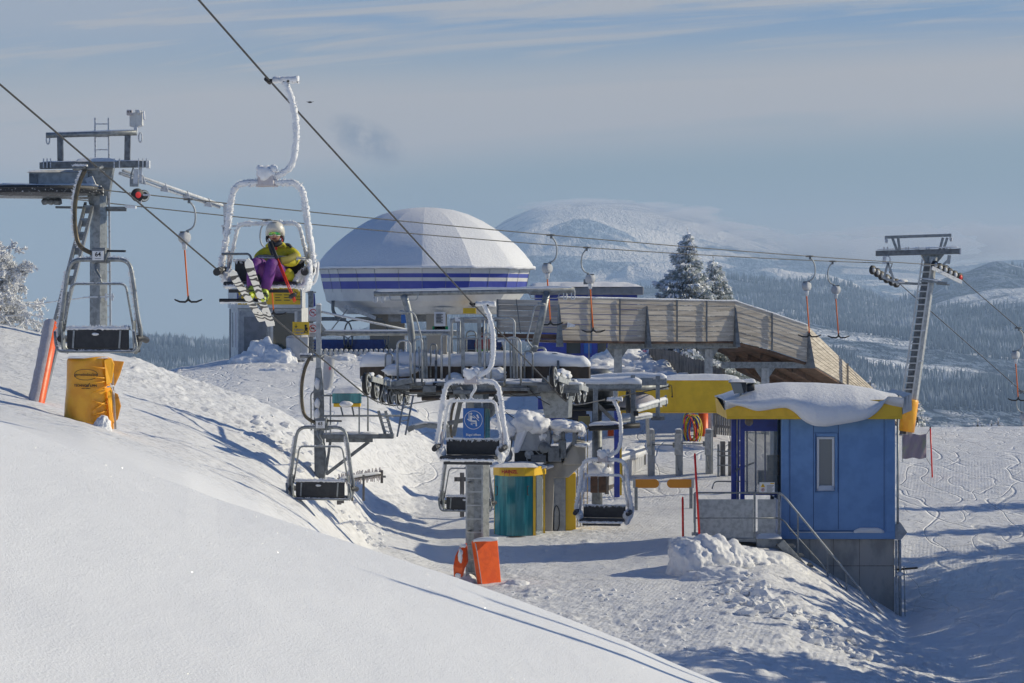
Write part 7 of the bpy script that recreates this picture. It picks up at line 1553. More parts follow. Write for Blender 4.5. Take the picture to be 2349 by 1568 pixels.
# ================= wrapped snow gun =================
def snow_gun():
    Y = 55.0; q = lambda u, v, y=0.0: P(u, v, Y+y); g = G(205, Y)
    t = thing('wrapped_snow_gun', 'squat snow gun wrapped in a shiny orange printed cover, tied at its right side', 'snow gun', g)
    n = 48; prof = [(985, 57, 0, 2), (968, 57, 0, 1), (930, 55, 0, 0), (890, 53, 1, 0), (850, 51.5, 1.5, 0), (828, 51, 2, 0), (823, 49, 2, 0), (821, 44, 2, 0)]; vs = []; rnd = random.Random(3)
    for i, (v, hw, dx, _) in enumerate(prof):
        for k in range(n):
            a = 2*math.pi*k/n; wob = 1+.02*math.sin(5*a+v*.05)+.012*math.sin(11*a-v*.11); vv = v+(3*math.sin(a*2) if i > 4 else 0)
            p = q(204+dx, vv); vs.append(p+V3(math.cos(a)*hw*Y/F*wob, math.sin(a)*hw*Y/F*.8*wob, 0))
    m = MB(); m.add(vs, [(i*n+k, i*n+(k+1) % n, (i+1)*n+(k+1) % n, (i+1)*n+k) for i in range(len(prof)-1) for k in range(n)]+[tuple((len(prof)-1)*n+k for k in range(n))], True); m.build('cover', 'cover_orange', t)
    m = MB()                                       # folds gathered towards the tie
    for v0, v1, s_ in ((862, 868, 1), (880, 873, 1), (905, 885, 1), (915, 930, 1), (948, 915, 1), (838, 846, 1), (955, 940, 1)):
        pts = [q(200+52*math.sin(x), v0+(v1-v0)*math.sin(x)+2*math.sin(3*x), -.45*math.cos(x)*.98) for x in np.linspace(.15, 1.35, 12)]
        m.tube(pts, [.004+.010*math.sin(math.pi*k/11) for k in range(12)], 6)
    m.build('fold', 'cover_orange', t)
    m = MB(); m.prism([q(250, 826, -.1), q(262, 828, -.05), q(284, 830, .05), q(274, 862, .05), q(260, 892, 0), q(252, 890, -.1)], (0, .06, 0)); m.prism([q(256, 898, -.05), q(270, 905, 0), q(277, 932, .05), q(270, 962, .05), q(258, 975, 0)], (0, .06, 0)); m.build('loose_flap', 'cover_dark', t, .012)
    m = MB(); m.prism([q(238, 826, -.3), q(256, 822, -.22), q(262, 836, -.2), q(256, 880, -.2), q(244, 884, -.3)], (0, .05, 0)); m.prism([q(246, 900, -.3), q(257, 892, -.22), q(254, 930, -.22), q(262, 970, -.2), q(250, 965, -.28)], (0, .05, 0)); m.build('gathered_edge', 'cover_orange', t, .015)
    MB().bar(q(265, 985, -.05), q(256, 830, -.05), .04, .04, up=VY).build('support_pole', 'light_galvanised', t)
    m = MB(); m.rime([q(246, 888, -.3), q(262, 886, -.2)], .014, 5, jit=.4, n=6); m.rime([q(253, 880, -.3), q(262, 905, -.2)], .01, 6, jit=.4, n=6); m.build('tie', 'rime', t)
    MB().slab(q(205, 822), .42, .30, .05, 4, pw=2).build('snow_cap', 'snow_cap', t)
    # printed marks on the near face of the cylinder
    def wrap(mb):
        R_ = 52.5*Y/F; c = q(205, 0); out = []
        for x, y, z in mb.v:
            a = (x-c.x)/R_; out.append((c.x+R_*1.04*math.sin(a), c.y-R_*.8*1.045*math.cos(a)-.012+(y-Y), z))
        mb.v = out; return mb
    m = MB(); text_mb('gemeindealpe', V3(q(203, 0).x, Y, q(0, 859).z), .082, depth=.003, bold=.001, mb=m); wrap(m).build('lettering', 'steel_brown', t)
    m = MB(); c = V3(q(203, 0).x, Y, q(0, 859).z); vs = []; n2 = 48
    for k in range(n2):
        a = 2*math.pi*k/n2; vs += [c+V3(math.cos(a)*.222, 0, math.sin(a)*.098), c+V3(math.cos(a)*.232, 0, math.sin(a)*.108)]
    m.add(vs, [(2*k, 2*k+1, (2*((k+1) % n2))+1, 2*((k+1) % n2)) for k in range(n2)]); wrap(m).build('oval', 'steel_brown', t)
    m = MB(); text_mb('TECHNO', V3(q(190.5, 0).x, Y, q(0, 884).z), .062, depth=.003, bold=.0015, mb=m); text_mb('LPIN', V3(q(220.5, 0).x, Y, q(0, 884.5).z), .062, depth=.003, bold=.0015, mb=m)
    text_mb('SNOW EXPERTS', V3(q(204, 0).x, Y, q(0, 890.5).z), .022, depth=.003, bold=.001, mb=m)
    for x0, h_ in ((201, 4), (204, 6), (207, 9)): m.add([q(x0, 887), q(x0+2.2, 887), q(x0+5.5, 887-h_), q(x0+4.2, 887-h_)], [(0, 1, 2, 3)])
    wrap(m).build('lettering', 'black_ink', t)
    return t
snow_gun()
snow_pile('snow_pile', 'wind scooped snow cone against the foot of the orange cover', [(236, 985, 54.5), (222, 992, 54.4)], [(.16, .2, .26), (.3, .2, .14)], 80, .15)

# ================= snow mounds on the station apron =================
# the big ploughed bank that ends in a round boulder-like nose left of the hut stairs
snow_pile('snow_bank', 'tall ploughed snow bank with a rounded nose in front of the steel landing', [(1588, 1296, 65.4), (1625, 1290, 65.7), (1665, 1292, 66), (1705, 1300, 66.3), (1750, 1304, 67), (1795, 1320, 67.2), (1650, 1335, 64.6), (1720, 1350, 64.4), (1780, 1372, 64.0), (1840, 1352, 66.6), (1885, 1388, 66.2), (1935, 1432, 65.8), (1850, 1420, 63), (1580, 1250, 68.2)], [(.58, .62, .60), (.66, .7, .62), (.62, .75, .52), (.6, .8, .46), (.7, .8, .38), (.6, .8, .30), (.8, .6, .36), (.7, .7, .34), (.6, .7, .3), (.55, .8, .24), (.55, .8, .24), (.55, .7, .22), (.8, .8, .25), (.5, .5, .2)], 90, .20)
rr = random.Random(12); m = MB()
for k in range(150):
    f = rr.random(); u = 1640+f*330+rr.gauss(0, 26); v = 1335+f*150+rr.gauss(0, 20); Y = float(np.interp(v, [1300, 1340, 1400, 1450, 1568], [66, 62.5, 58, 55, 50])); p = G(u, Y); s_ = abs(rr.gauss(0, .06))+.035
    m.blob(p+V3(0, 0, s_*.25), (s_*rr.uniform(.9, 1.5), s_, s_*rr.uniform(.6, 1)), k, .75, 2, 1.8)
for k in range(120):
    u = rr.uniform(1160, 1700); Y = rr.uniform(50, 63); p = G(u, Y); s_ = abs(rr.gauss(0, .03))+.02; m.blob(p, (s_*1.3, s_, s_*.8), k, .4, 1, 2)
for k in range(70):
    f = rr.random(); u = 560+f*320+rr.gauss(0, 14); v = 925+f*150; Y = rr.uniform(66, 73); p = G(u, Y); s_ = abs(rr.gauss(0, .04))+.03; m.blob(p, (s_*1.3, s_, s_*.8), k, .4, 2, 2)
m.sm = [False]*len(m.f); o = m.build('snow_clods', 'snow_cap'); o['kind'] = 'stuff'; o['label'] = 'broken clods of snow strewn over the ploughed banks'

# ================= trees =================
def fir(name, label, base, H, seed, frost=True, group=None, spread=.30, droop=.25, mats=('needles_frost', 'needles_dark'), dens=1.0, asym=None, pw=.72):
    rnd = random.Random(seed); t = thing(name, label, 'fir tree', base, group); b = Vector(base)
    MB().tube([b+V3(0, 0, -.3), b+V3(.02*H*.2, 0, H*.5), b+V3(0, 0, H*.98)], [H*.022+.03, H*.014+.02, .008], 8).build('trunk', 'bark', t)
    vs = []; fs = []; mi = []
    def clump(p, d, l, dark):
        a = d.orthogonal().normalized(); q = Quaternion(d, rnd.uniform(0, 6.28)); a = q @ a; c_ = d.cross(a); w_ = l*rnd.uniform(.24, .4); o = len(vs)
        vs.extend([p-d*l*.2, p+a*w_+d*l*.25, p-a*w_*.5+c_*w_*.87+d*l*.2, p-a*w_*.5-c_*w_*.87+d*l*.3, p+d*l]); fs.extend([(o, o+1, o+2), (o, o+2, o+3), (o, o+3, o+1), (o+4, o+2, o+1), (o+4, o+3, o+2), (o+4, o+1, o+3)]); mi.extend([dark]*6)
    nb = int(H*9*dens)
    for i in range(nb):
        f = (i/nb)**.85; z = H*(.10+.88*f); L = H*spread*(1-f)**pw*rnd.uniform(.62, 1.12)+.12; az = i*2.399+rnd.uniform(-.4, .4)
        d = V3(math.cos(az), math.sin(az), 0)
        if asym: L *= 1+asym*max(-.5, d.x)
        n = max(3, int(L*9)); tip_lift = rnd.uniform(.02, .16)
        for k in range(n):
            s_ = (k+.6)/n; p = b+V3(0, 0, z)+d*L*s_+V3(0, 0, -droop*L*math.sin(s_*1.9)+tip_lift*L*s_*s_)
            wd = L*.30*(1-s_*.55)
            for j in range(int(5*dens)+1):
                side = V3(-d.y, d.x, 0)*rnd.uniform(-wd, wd); dn = V3(0, 0, -abs(rnd.gauss(0, .07))*(1+L*.3)); dark = 1 if dn.z < -.07 and rnd.random() < .75 else (1 if rnd.random() < .10 else 0)
                dd = (d*.7+side*1.2/max(.1, wd)*.5+V3(0, 0, rnd.uniform(-.9, .25))).normalized(); clump(p+side+dn, dd, rnd.uniform(.12, .22)*(.75+.05*H), dark)
    for k in range(10): clump(b+V3(0, 0, H*(.90+.012*k)), V3(rnd.uniform(-.5, .5), rnd.uniform(-.5, .5), .8).normalized(), .12, 0)
    m = MB(); m.v = [tuple(v) for v in vs]; m.f = fs; m.sm = [False]*len(fs); m.mi = mi; m.build('crown', list(mats), t); return t
def gp(u, v0, Y): return P(u, v0, Y)
fir('fir_tree', 'tall frosted fir with a slim top rising behind the ramp', G(1578, 124), P(1578, 528, 124).z-G(1578, 124).z, 3, spread=.50, dens=2.2, asym=-.2, pw=1.0)
fir('fir_tree', 'shorter frosted fir leaning against the tall one on its right', G(1636, 126), P(1640, 592, 126).z-G(1636, 126).z, 8, spread=.44, dens=2.1, asym=.3, pw=1.0)
fir('fir_tree', 'small frosted fir beneath the right end of the ramp', G(1588, 112), 1.4, 12, group='small firs round the ramp', spread=.4)
fir('fir_tree', 'small frosted fir at the foot of the orange padded tower base', G(2104, 113, -.2), 1.35, 14, group='small firs round the ramp', spread=.5)
fir('fir_tree', 'thin frosted sapling tip poking above the far end of the ramp', P(1996, 935, 116), 1.15, 16, spread=.22)
for k, (u, v, lb) in enumerate(((2243, 966, 'leftmost of the tiny fir tips on the right snow horizon'), (2274, 970, 'smallest of the tiny fir tips on the right snow horizon'), (2290, 964, 'rightmost of the tiny fir tips on the right snow horizon'))):
    fir('fir_tree', lb, P(u, 990, 122), (990-v)*122/F, 20+k, group='fir tips on the snow horizon', spread=.35, dens=1.6)
# frosted broadleaf at the left edge
def frost_tree(name, label, base, H, seed, crown):
    rnd = random.Random(seed); t = thing(name, label, 'tree', base); b = Vector(base)
    tr = MB(); tr.tube([b+V3(0, 0, -.4), b+V3(.1, 0, H*.4), b+V3(.0, 0, H*.9)], [.14, .10, .03], 8); tr.build('trunk', 'bark', t); m = MB(); sp = []
    def grow(p, d, l, r, dep):
        pts = [p]; q = p
        for k in range(4):
            d = (d+V3(rnd.gauss(0, .16), rnd.gauss(0, .16), rnd.gauss(-.06, .14))).normalized(); q = q+d*l/4; pts.append(q)
        m.tube(pts, [r*(1-.14*k) for k in range(5)], 5, caps=False, jit=.25, seed=rnd.randrange(999))
        m.spikes(pts, r, 9, .09, rnd.randrange(9999))
        if dep > 0:
            for k in range(rnd.choice([3, 4])):
                i = rnd.choice([1, 2, 3, 4]); nd = (d+V3(rnd.gauss(0, .65), rnd.gauss(0, .65), rnd.gauss(0, .45))).normalized(); grow(pts[i], nd, l*rnd.uniform(.5, .75), r*.72, dep-1)
    for k in range(crown):
        f = .12+.86*k/crown; a = k*2.4; d = V3(math.cos(a)*1.0, math.sin(a), .15+.3*f).normalized(); L = H*.36*(1.2-f)**.45
        if d.x < -.4: L *= .7
        grow(b+V3(0, 0, H*f), d, L, .042, 3)
    m.build('crown', 'rime_twig', t); return t
frost_tree('frosted_tree', 'white hoarfrosted tree standing at the left edge of the slope', G(-14, 77.5, -.3), 2.45, 5, 38)
# firs beyond the right edge whose shadows reach into the piste
proto = None; rs = random.Random(31); sh = [(15.3+rs.uniform(-.8, 1.2), 42+1.2*k, rs.uniform(7.4, 8.8)) for k in range(8)]+[(17.2+rs.uniform(-.8, .9), 52+1.2*k, rs.uniform(5.8, 7.2)) for k in range(9)]+[(19+rs.uniform(-.7, 1), 63+1.15*k, rs.uniform(6.0, 7.4)) for k in range(9)]+[(22, 75, 6.6), (23, 78.5, 6.2), (24.5, 83, 6.8)]
for k, (x, y, h_) in enumerate([(x, y+2.4, h) for x, y, h in sh]):
    if proto is None: proto = fir('fir_tree', 'young fir beyond the right edge of the piste', (x, y, gz(x, y)-.2), 10, 77, group='firs shading the piste from the right', spread=.33, dens=.8, mats=('needles_dark', 'needles_frost')); base_loc = Vector(proto.location); c = proto
    else: c = copy_tree(proto)
    c.location = (x, y, gz(x, y)-.2); c.scale = (h_/10*.95, h_/10*.95, h_/10); c.rotation_euler = (0, 0, k*1.3)
# two slim frosted spruces whose trunks draw the long shadows over the near slope
for k, (x, y, h_) in enumerate(((10.5, 24.9, 3.3), (13.0, 26.5, 3.9))):
    t = thing('bare_tree', 'slim bare trunk right of the near slope', 'tree', (x, y, gz(x, y)-.3), 'slim trunks right of the near slope')
    m = MB(); m.tube([V3(x, y, gz(x, y)-.3), V3(x+.1, y, (gz(x, y)+h_)/2), V3(x, y, h_)], [.20 if k == 0 else .09, .15 if k == 0 else .07, .05], 8); m.build('trunk', 'bark', t)
    m = MB(); r_ = random.Random(k)
    for j in range(16): z = h_*(.3+.7*r_.random()); a = r_.uniform(0, 6.3); m.tube([V3(x, y, z), V3(x+.5*math.cos(a), y+.12*math.sin(a), z+.25)], [.02, .008], 5)
    m.build('crown', 'bark', t)
# sparkling crystals on the near slope
g_ = np.random.default_rng(8); n = 15000; m = MB()
for k in range(n):
    y = 9+16*g_.random()**.8; u = g_.uniform(-60, 2000); x = (u-CU)*y/F; z = gz(x, y)
    if CV-z*F/y > 1640: continue
    s_ = .00085*y/14*g_.uniform(.6, 1.5); nrm = Vector(g_.normal(size=3)); nrm.normalize(); a = nrm.orthogonal().normalized(); b_ = nrm.cross(a); p = V3(x, y, z+s_)
    m.add([p+a*s_, p+b_*s_, p-a*s_, p-b_*s_], [(0, 1, 2, 3)])
mat('ice_crystal', (.95, .96, 1), .28, 1.0)
o = m.build('ice_crystals', 'ice_crystal'); o['kind'] = 'stuff'; o['label'] = 'glinting ice crystals on the smooth near slope'
# bird
t = thing('bird', 'tiny dark bird gliding in the sky right of the rimed hanger', 'bird', P(711, 235, 160)); c = P(711, 235, 160)
m = MB(); m.blob(c, (.14, .08, .05), 1, .1, 2); m.prism([c, c+V3(-.22, .1, .02), c+V3(-.10, -.06, 0)], (0, 0, .02)); m.prism([c, c+V3(.22, .1, .03), c+V3(.10, -.06, 0)], (0, 0, .02)); m.build('body', 'black_rubber', t)
# cloud cap on the mountain and along its right shoulder: soft homogeneous lobes
# ================= people =================
def skin_obj(name, pts, edges, radii, material, parent, sub=2, root=0):
    bm = bmesh.new(); ly = bm.verts.layers.skin.verify(); off = Vector(parent['_o']); vv = [bm.verts.new(Vector(p)-off) for p in pts]
    for a, b in edges: bm.edges.new((vv[a], vv[b]))
    for i, v in enumerate(vv): r = radii[i]; v[ly].radius = (r, r) if not isinstance(r, tuple) else r; v[ly].use_root = (i == root)
    me = bpy.data.meshes.new(name); bm.to_mesh(me); bm.free()
    for q in ([material] if isinstance(material, str) else material): me.materials.append(MATS[q])
    o = bpy.data.objects.new(name, me); COL.objects.link(o); o.parent = parent; o['_o'] = tuple(off)
    s = o.modifiers.new('skin', 'SKIN'); s.use_smooth_shade = True; s.branch_smoothing = .6
    b = o.modifiers.new('sub', 'SUBSURF'); b.levels = sub; b.render_levels = sub; return o
def glove(parent, c, pal, fing, thumb, material, s=1.0):
    """palm centre, palm direction, finger direction curling round a pole, thumb direction"""
    c = Vector(c); pal = Vector(pal).normalized(); fing = Vector(fing).normalized(); side = pal.cross(fing).normalized(); m = MB()
    m.blob(c, (.045*s, .04*s, .045*s), 3, .08, 2)
    for k, (o_, l) in enumerate(((-.033, .062), (-.011, .072), (.011, .068), (.033, .054))):
        p0 = c+side*o_*s+pal*.02*s; p1 = p0+fing*l*.45*s+pal*.012*s; p2 = p1+(fing*.5-pal*.6).normalized()*l*.4*s; p3 = p2+(-fing*.3-pal).normalized()*l*.3*s
        m.tube([p0, p1, p2, p3], [.014*s, .0135*s, .0125*s, .010*s], 8)
    th = Vector(thumb).normalized(); p0 = c-side*.03*s; p1 = p0+th*.035*s; p2 = p1+(th*.4+fing*.8).normalized()*.03*s; m.tube([p0, p1, p2], [.016*s, .015*s, .011*s], 8)
    return m.build('glove', material, parent)
def skier():
    Yk = 40.62; q = lambda u, v, y=0.0: P(u, v, Yk+y)
    # y offsets: chair back at about +.25 (41.0), knees at -.2
    hip = q(637, 634, .20); t = thing('person', 'skier in yellow jacket, purple trousers and cream helmet riding the rimed chair', 'person', hip)
    chest = q(633, 588, .24); neck = q(632, 563, .22); head = q(631, 540, .17)
    shL, shR = q(604, 577, .20), q(664, 574, .20)
    elL, elR = q(587, 598, .10), q(683, 596, .06); haL, haR = q(622, 600, -.12), q(640, 600, -.12)
    hL, hR = q(618, 634, .18), q(652, 634, .18); kL, kR = q(583, 602, -.26), q(622, 605, -.28); aL, aR = q(578, 664, -.30), q(606, 668, -.30); fL, fR = q(570, 676, -.42), q(600, 682, -.42)
    pts = [hip, q(635, 612, .22), chest, neck, head, shL, elL, haL, shR, elR, haR, hL, kL, aL, fL, hR, kR, aR, fR]
    ed = [(0, 1), (1, 2), (2, 3), (3, 4), (2, 5), (5, 6), (6, 7), (2, 8), (8, 9), (9, 10), (0, 11), (11, 12), (12, 13), (13, 14), (0, 15), (15, 16), (16, 17), (17, 18)]
    rad_ = [.13, .12, .13, .05, .085, .06, .042, .03, .06, .042, .03, .075, .045, .04, .04, .075, .045, .04, .04]
    skin_obj('body', pts, ed, rad_, 'skin', t)
    # jacket: one shell over torso and sleeves
    jp = [q(636, 628, .20), q(635, 608, .20), chest, q(632, 568, .22), q(606, 576, .20), q(588, 592, .13), q(596, 603, .02), q(618, 601, -.08), q(662, 573, .20), q(682, 590, .12), q(672, 604, .0), q(646, 602, -.08)]
    je = [(0, 1), (1, 2), (2, 3), (2, 4), (4, 5), (5, 6), (6, 7), (2, 8), (8, 9), (9, 10), (10, 11)]
    skin_obj('jacket', jp, je, [(.17, .15), (.16, .14), (.175, .145), .085, .092, .078, .068, .05, .092, .080, .070, .05], 'jacket_yellow', t)
    m = MB(); m.tube(curve([q(612, 566, .1), q(620, 560, .06), q(633, 564, .03), q(646, 560, .06), q(655, 566, .1)], 4), .03, 8); m.build('collar', 'jacket_yellow', t)
    m = MB(); m.tube(curve([q(640, 600, -.16), q(660, 596, -.08), q(678, 588, .04)], 5), [.052+.006*k/10 for k in range(11)], 10); m.build('sleeve_shade', 'jacket_shade', t)  # darker shell over the forearm, painting the jacket's shaded side
    m = MB(); m.tube(curve([q(655, 622, .02), q(664, 634, .0), q(662, 646, -.05)], 4), [.07, .075, .08, .08, .075, .07, .06, .05, .04], 10); m.build('jacket_hem', 'jacket_yellow', t)
    # trousers
    tp = [q(637, 640, .20), q(618, 632, .16), q(597, 606, -.12), q(584, 601, -.27), q(578, 630, -.31), q(577, 663, -.30), q(652, 634, .16), q(634, 612, -.1), q(622, 604, -.29), q(616, 636, -.32), q(607, 668, -.30)]
    te = [(0, 1), (1, 2), (2, 3), (3, 4), (4, 5), (0, 6), (6, 7), (7, 8), (8, 9), (9, 10)]
    skin_obj('trousers', tp, te, [.14, .13, .105, .088, .085, .072, .13, .11, .092, .088, .075], 'pants_purple', t)
    # head: face, helmet, goggles
    hc = q(631, 533, .13)
    f = MB(); f.blob(hc+V3(0, -.02, -.045), (.082, .095, .115), 3, .02, 3); f.lathe(hc+V3(0, -.108, -.055), V3(0, -1, -.25), [(.02, 0), (.013, .02), (.006, .028)], 10); f.build('face', 'skin', t)
    m = MB(); m.tube(curve([hc+V3(-.03, -.110, -.095), hc+V3(0, -.117, -.10), hc+V3(.03, -.110, -.095)], 3), .006, 6); m.build('mouth', 'maroon_cloth', t)
    m = MB(); vs = []; n = 20; pr = [(.00, .148), (.06, .138), (.10, .108), (.125, .06), (.134, .0), (.130, -.05), (.112, -.085)]
    for r_, z in pr:
        for k in range(n):
            a = 2*math.pi*k/n; front = max(0, -math.sin(a)); zz = z+(.075*front if z < -.02 else 0)*1.1
            vs.append(hc+V3(math.cos(a)*r_*.96, math.sin(a)*r_*1.08+.01, zz+.0))
    m.add(vs, [(i*n+k, i*n+(k+1) % n, (i+1)*n+(k+1) % n, (i+1)*n+k) for i in range(len(pr)-1) for k in range(n)], True); h = m.build('helmet', 'helmet_cream', t)
    sm_ = h.modifiers.new('solid', 'SOLIDIFY'); sm_.thickness = .012
    m = MB(); [m.box(hc+V3(x, -.06, .132), (.012, .06, .012)) for x in (-.02, .0, .02)]; m.build('vent', 'black_ink', h)
    for sx_ in (-1, 1): m = MB(); m.blob(hc+V3(sx_*.115, .0, -.09), (.022, .05, .06), 4, .05, 2); m.build('ear_pad', 'black_pad', h)
    g = MB(); vs = []; n = 14
    for j, (z, w_) in enumerate(((-.052, .86), (-.03, 1.0), (.0, 1.02), (.022, .98))):
        for k in range(n):
            a = R(-62+124*k/(n-1)); dip = .018*math.exp(-(a/.22)**2) if j == 0 else 0; vs.append(hc+V3(math.sin(a)*.103*w_, -.02-math.cos(a)*.108*w_, z+dip))
    g.add(vs, [(j*n+k, j*n+k+1, (j+1)*n+k+1, (j+1)*n+k) for j in range(3) for k in range(n-1)], True); gl = g.build('goggles', 'goggle', t); sm_ = gl.modifiers.new('solid', 'SOLIDIFY'); sm_.thickness = .012
    ed_ = [vs[k] for k in range(n)]+[vs[3*n+k] for k in reversed(range(n))]; MB().tube(ed_, .008, 6, closed=True).build('frame', 'helmet_cream', gl)
    m = MB(); m.tube([hc+V3(-.105, -.05, -.015), hc+V3(-.128, .02, -.01)], .012, 6); m.tube([hc+V3(.105, -.05, -.015), hc+V3(.128, .02, -.01)], .012, 6); m.build('strap', 'black_pad', gl)
    m = MB(); m.tube(curve([hc+V3(-.11, -.02, -.10), hc+V3(-.06, -.07, -.165), hc+V3(0, -.085, -.178), hc+V3(.06, -.07, -.165), hc+V3(.11, -.02, -.10)], 4), .016, 8); m.build('chin_strap', 'snow_frosted_pad', t)
    m = MB(); m.tube(curve([hc+V3(.10, -.03, -.07), hc+V3(.105, -.045, -.12), hc+V3(.08, -.06, -.16)], 3), .010, 6); m.build('chin_cord', 'wheel_red', t)
    m = MB(); m.tube(curve([q(622, 556, .02), q(633, 562, -.02), q(645, 556, .02)], 4), .035, 8); m.build('neck_warmer', 'black_pad', t)
    # zip, chest straps
    m = MB(); m.bar(q(633, 566, .0), q(634, 574, .0), .012, .03); m.build('zip', 'wheel_red', t)
    m = MB(); m.tube(curve([q(617, 560, .06), q(621, 575, .01), q(628, 592, -.04)], 4), .02, 6); m.tube(curve([q(596, 590, .06), q(608, 586, .02), q(622, 588, .0)], 4), .012, 6); m.tube(curve([q(648, 562, .08), q(662, 562, .1), q(668, 568, .12)], 4), .022, 6); m.build('harness', 'black_pad', t)
    glove(t, q(624, 600, -.17), (0, -1, 0), (.8, -.2, -.3), (.2, 0, 1), 'black_pad'); glove(t, q(641, 601, -.17), (0, -1, 0), (-.8, -.2, -.3), (-.2, 0, 1), 'black_pad')
    # boots
    for (u, v, y, du) in ((577, 676, -.33, -2), (607, 683, -.33, -3)):
        m = MB(); m.blob(q(u, v-6, y), (.065, .075, .10), 3, .08, 3); m.blob(q(u+du, v+3, y-.06), (.058, .13, .055), 5, .06, 3); b_ = m.build('boot', 'boot_lime', t)
        for k in range(3): MB().bar(q(u-6, v-10+k*6, y-.07), q(u+6, v-9+k*6, y-.07), .02, .014).build('buckle', 'black_pad', b_)
    # skis (worn, separate things)
    return t
sk = skier()
def ski_mat():
    m = bpy.data.materials.new('zebra_ski'); m.use_nodes = True; t = NT(m.node_tree); b = m.node_tree.nodes['Principled BSDF']; o = t.add('ShaderNodeTexCoord').outputs['Object']
    mp = t.add('ShaderNodeMapping', i_0=o); mp.inputs['Rotation'].default_value = (0, 0, .35)
    wv = t.add('ShaderNodeTexWave', bands_direction='Y'); t.put(wv, 0, mp.outputs[0]); wv.inputs['Scale'].default_value = 2.6; wv.inputs['Distortion'].default_value = 9; wv.inputs['Detail'].default_value = 1.2; wv.inputs['Detail Scale'].default_value = 2.2
    sp = t.add('ShaderNodeSeparateXYZ', i_0=o); tip = t.math('GREATER_THAN', sp.outputs[1], .60); tail = t.math('LESS_THAN', sp.outputs[1], -.62)
    dk = t.math('MULTIPLY', t.ss(wv.outputs['Fac'], .47, .53), t.math('SUBTRACT', 1.0, t.math('MAXIMUM', tip, tail)))
    t.put(b, 'Base Color', t.mix(dk, (.76, .75, .71), (.05, .05, .055))); b.inputs['Roughness'].default_value = .25; MATS['zebra_ski'] = m
ski_mat()
def ski(tip, tail, nrm, label, L=1.72):
    """sole faces nrm; local +Y runs to the tip"""
    tip, tail = Vector(tip), Vector(tail); c = (tip+tail)/2; y = (tip-tail).normalized(); z = (Vector(nrm)-y*Vector(nrm).dot(y)).normalized(); x = y.cross(z); L = (tip-tail).length
    t = thing('ski', label, 'ski', c, 'skis worn by the chairlift rider'); vs = []; N = 30; n2 = 2
    for i in range(N+1):
        f = i/N; yy = (f-.5)*L; w_ = .062-.014*math.sin(math.pi*min(1, f*1.05)); e = (1-f)*L
        if e < .10: w_ *= math.sqrt(max(.02, 1-((.10-e)/.10)**2))
        if f*L < .03: w_ *= .86
        up = -.06*max(0, (f-.86)/.14)**2
        for th in (0, -.016): vs += [V3(-w_, yy, th+up), V3(w_, yy, th+up)]
    fs = []
    for i in range(N): a, b = i*4, i*4+4; fs += [(a, a+1, b+1, b), (a+2, b+2, b+3, a+3), (a, b, b+2, a+2), (a+1, a+3, b+3, b+1)]
    fs += [(0, 2, 3, 1), (N*4, N*4+1, N*4+3, N*4+2)]
    m = MB(); m.add(vs, fs); off = t['_o']; t['_o'] = (0, 0, 0); o = m.build('sole', 'zebra_ski', t)
    m = MB(); m.box((0, -.02, -.035), (.06, .30, .035)); m.box((0, -.16, -.06), (.06, .07, .06)); m.box((0, .13, -.055), (.06, .06, .05)); m.build('binding', 'black_pad', t)
    M = Matrix((x, y, z)).transposed().to_4x4(); M.translation = c; t.matrix_world = M; t['_o'] = tuple(off); return t
ski(P(568, 602, 39.45), P(622, 749, 40.6), (.05, -.55, -.85), 'zebra striped ski nearer the right boot, its tip pointing up')
ski(P(532, 629, 39.5), P(603, 738, 40.65), (.05, -.55, -.85), 'zebra striped ski on the left with a plain white tip')
for k, (du, lb) in enumerate(((0, 'red ski pole held upright across the lap, front one of the pair'), (3.2, 'red ski pole held upright across the lap, rear one of the pair'))):
    a, b = P(618+du, 556, 40.55), P(675+du, 694-k*3, 40.0); t = thing('ski_pole', lb, 'ski pole', b, 'ski poles held by the rider')
    d = (b-a).normalized(); MB().tube([a.lerp(b, .28), b], [.011, .008], 8).build('shaft', 'pole_red', t); MB().tube([a, a.lerp(b, .14), a.lerp(b, .29)], [.02, .017, .015], 8).build('grip', 'black_pad', t)
    MB().lathe(b-d*.12, d, [(.015, 0), (.052, .012), (.05, .022), (.014, .05)], 14).build('basket', 'black_pad', t)
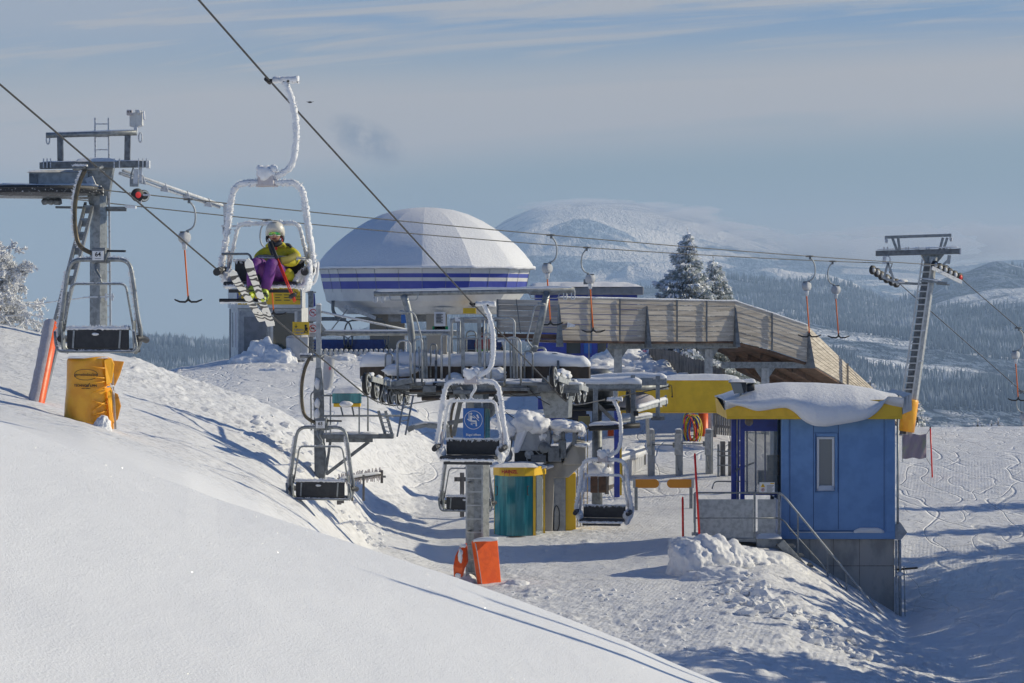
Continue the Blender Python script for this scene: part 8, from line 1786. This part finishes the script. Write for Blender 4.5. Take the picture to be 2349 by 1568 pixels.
# distant seated person in maroon on the quad chair, seen from behind
def rider():
    Yr = 127.6; q = lambda u, v, y=0.0: P(u, v, Yr+y); t = thing('person', 'distant seated person in a maroon jacket on the blue backed chair, seen from behind', 'person', q(1107, 806))
    pts = [q(1107, 806), q(1107, 790), q(1108, 775), q(1108, 766), q(1108, 762), q(1096, 779), q(1092, 795), q(1098, 803, .3), q(1120, 779), q(1124, 795), q(1117, 803, .3), q(1100, 808, .0), q(1098, 810, .5), q(1098, 828, .6), q(1114, 808, 0), q(1115, 810, .5), q(1115, 828, .6)]
    ed = [(0, 1), (1, 2), (2, 3), (3, 4), (2, 5), (5, 6), (6, 7), (2, 8), (8, 9), (9, 10), (0, 11), (11, 12), (12, 13), (0, 14), (14, 15), (15, 16)]
    skin_obj('body', pts, ed, [.16, .16, .17, .06, .10, .08, .06, .05, .08, .06, .05, .12, .09, .06, .12, .09, .06], 'skin', t, 1)
    skin_obj('jacket', pts[:11], ed[:2]+[(2, 3), (2, 5), (5, 6), (6, 7), (2, 8), (8, 9), (9, 10)][0:0]+[(1, 3), (2, 5), (5, 6), (6, 7), (2, 8), (8, 9), (9, 10)], [.22, .22, .23, .08, .02, .12, .10, .08, .12, .10, .08], 'maroon_cloth', t, 1)
    skin_obj('trousers', [pts[i] for i in (0, 11, 12, 13, 14, 15, 16)], [(0, 1), (1, 2), (2, 3), (0, 4), (4, 5), (5, 6)], [.18, .14, .11, .08, .14, .11, .08], 'green_cloth', t, 1)
    m = MB(); m.blob(q(1108, 757), (.13, .15, .15), 2, .03, 2); m.build('helmet', 'black_pad', t)
    m = MB(); m.box(q(1109, 786, -.22), (.34, .16, .48)); m.build('backpack', 'maroon_cloth', t, .06)
rider()
# soft cloud lying on the summit and trailing along the right shoulder
def cloud(name, label, lobes, dens):
    m = MB()
    for k, ((u, v, Y), (a, b, c_)) in enumerate(lobes): m.blob(P(u, v, Y), (a*Y/F, b, c_*Y/F), 40+k, .55, 4, 1.5)
    mt = bpy.data.materials.new(name); mt.use_nodes = True; nt = mt.node_tree; nt.nodes.remove(nt.nodes['Principled BSDF']); pv = nt.nodes.new('ShaderNodeVolumePrincipled')
    pv.inputs['Color'].default_value = (.97, .93, .93, 1); pv.inputs['Density'].default_value = dens; nt.links.new(pv.outputs[0], nt.nodes['Material Output'].inputs['Volume']); MATS[name] = mt
    o = m.build(name, name); o['kind'] = 'stuff'; o['label'] = label; return o
cloud('summit_cloud', 'thin pinkish cloud draped over the snowy summit and its right shoulder', [((1260, 478, 10300), (75, 260, 10)), ((1345, 470, 10300), (110, 300, 12)), ((1450, 478, 10250), (110, 300, 15)), ((1550, 500, 10200), (110, 320, 22)), ((1650, 535, 10100), (110, 320, 30)), ((1760, 560, 9900), (130, 300, 30)), ((1900, 575, 9800), (150, 300, 40)), ((2060, 560, 9800), (170, 300, 42)), ((2240, 555, 9800), (170, 300, 40))], 4.5e-3)
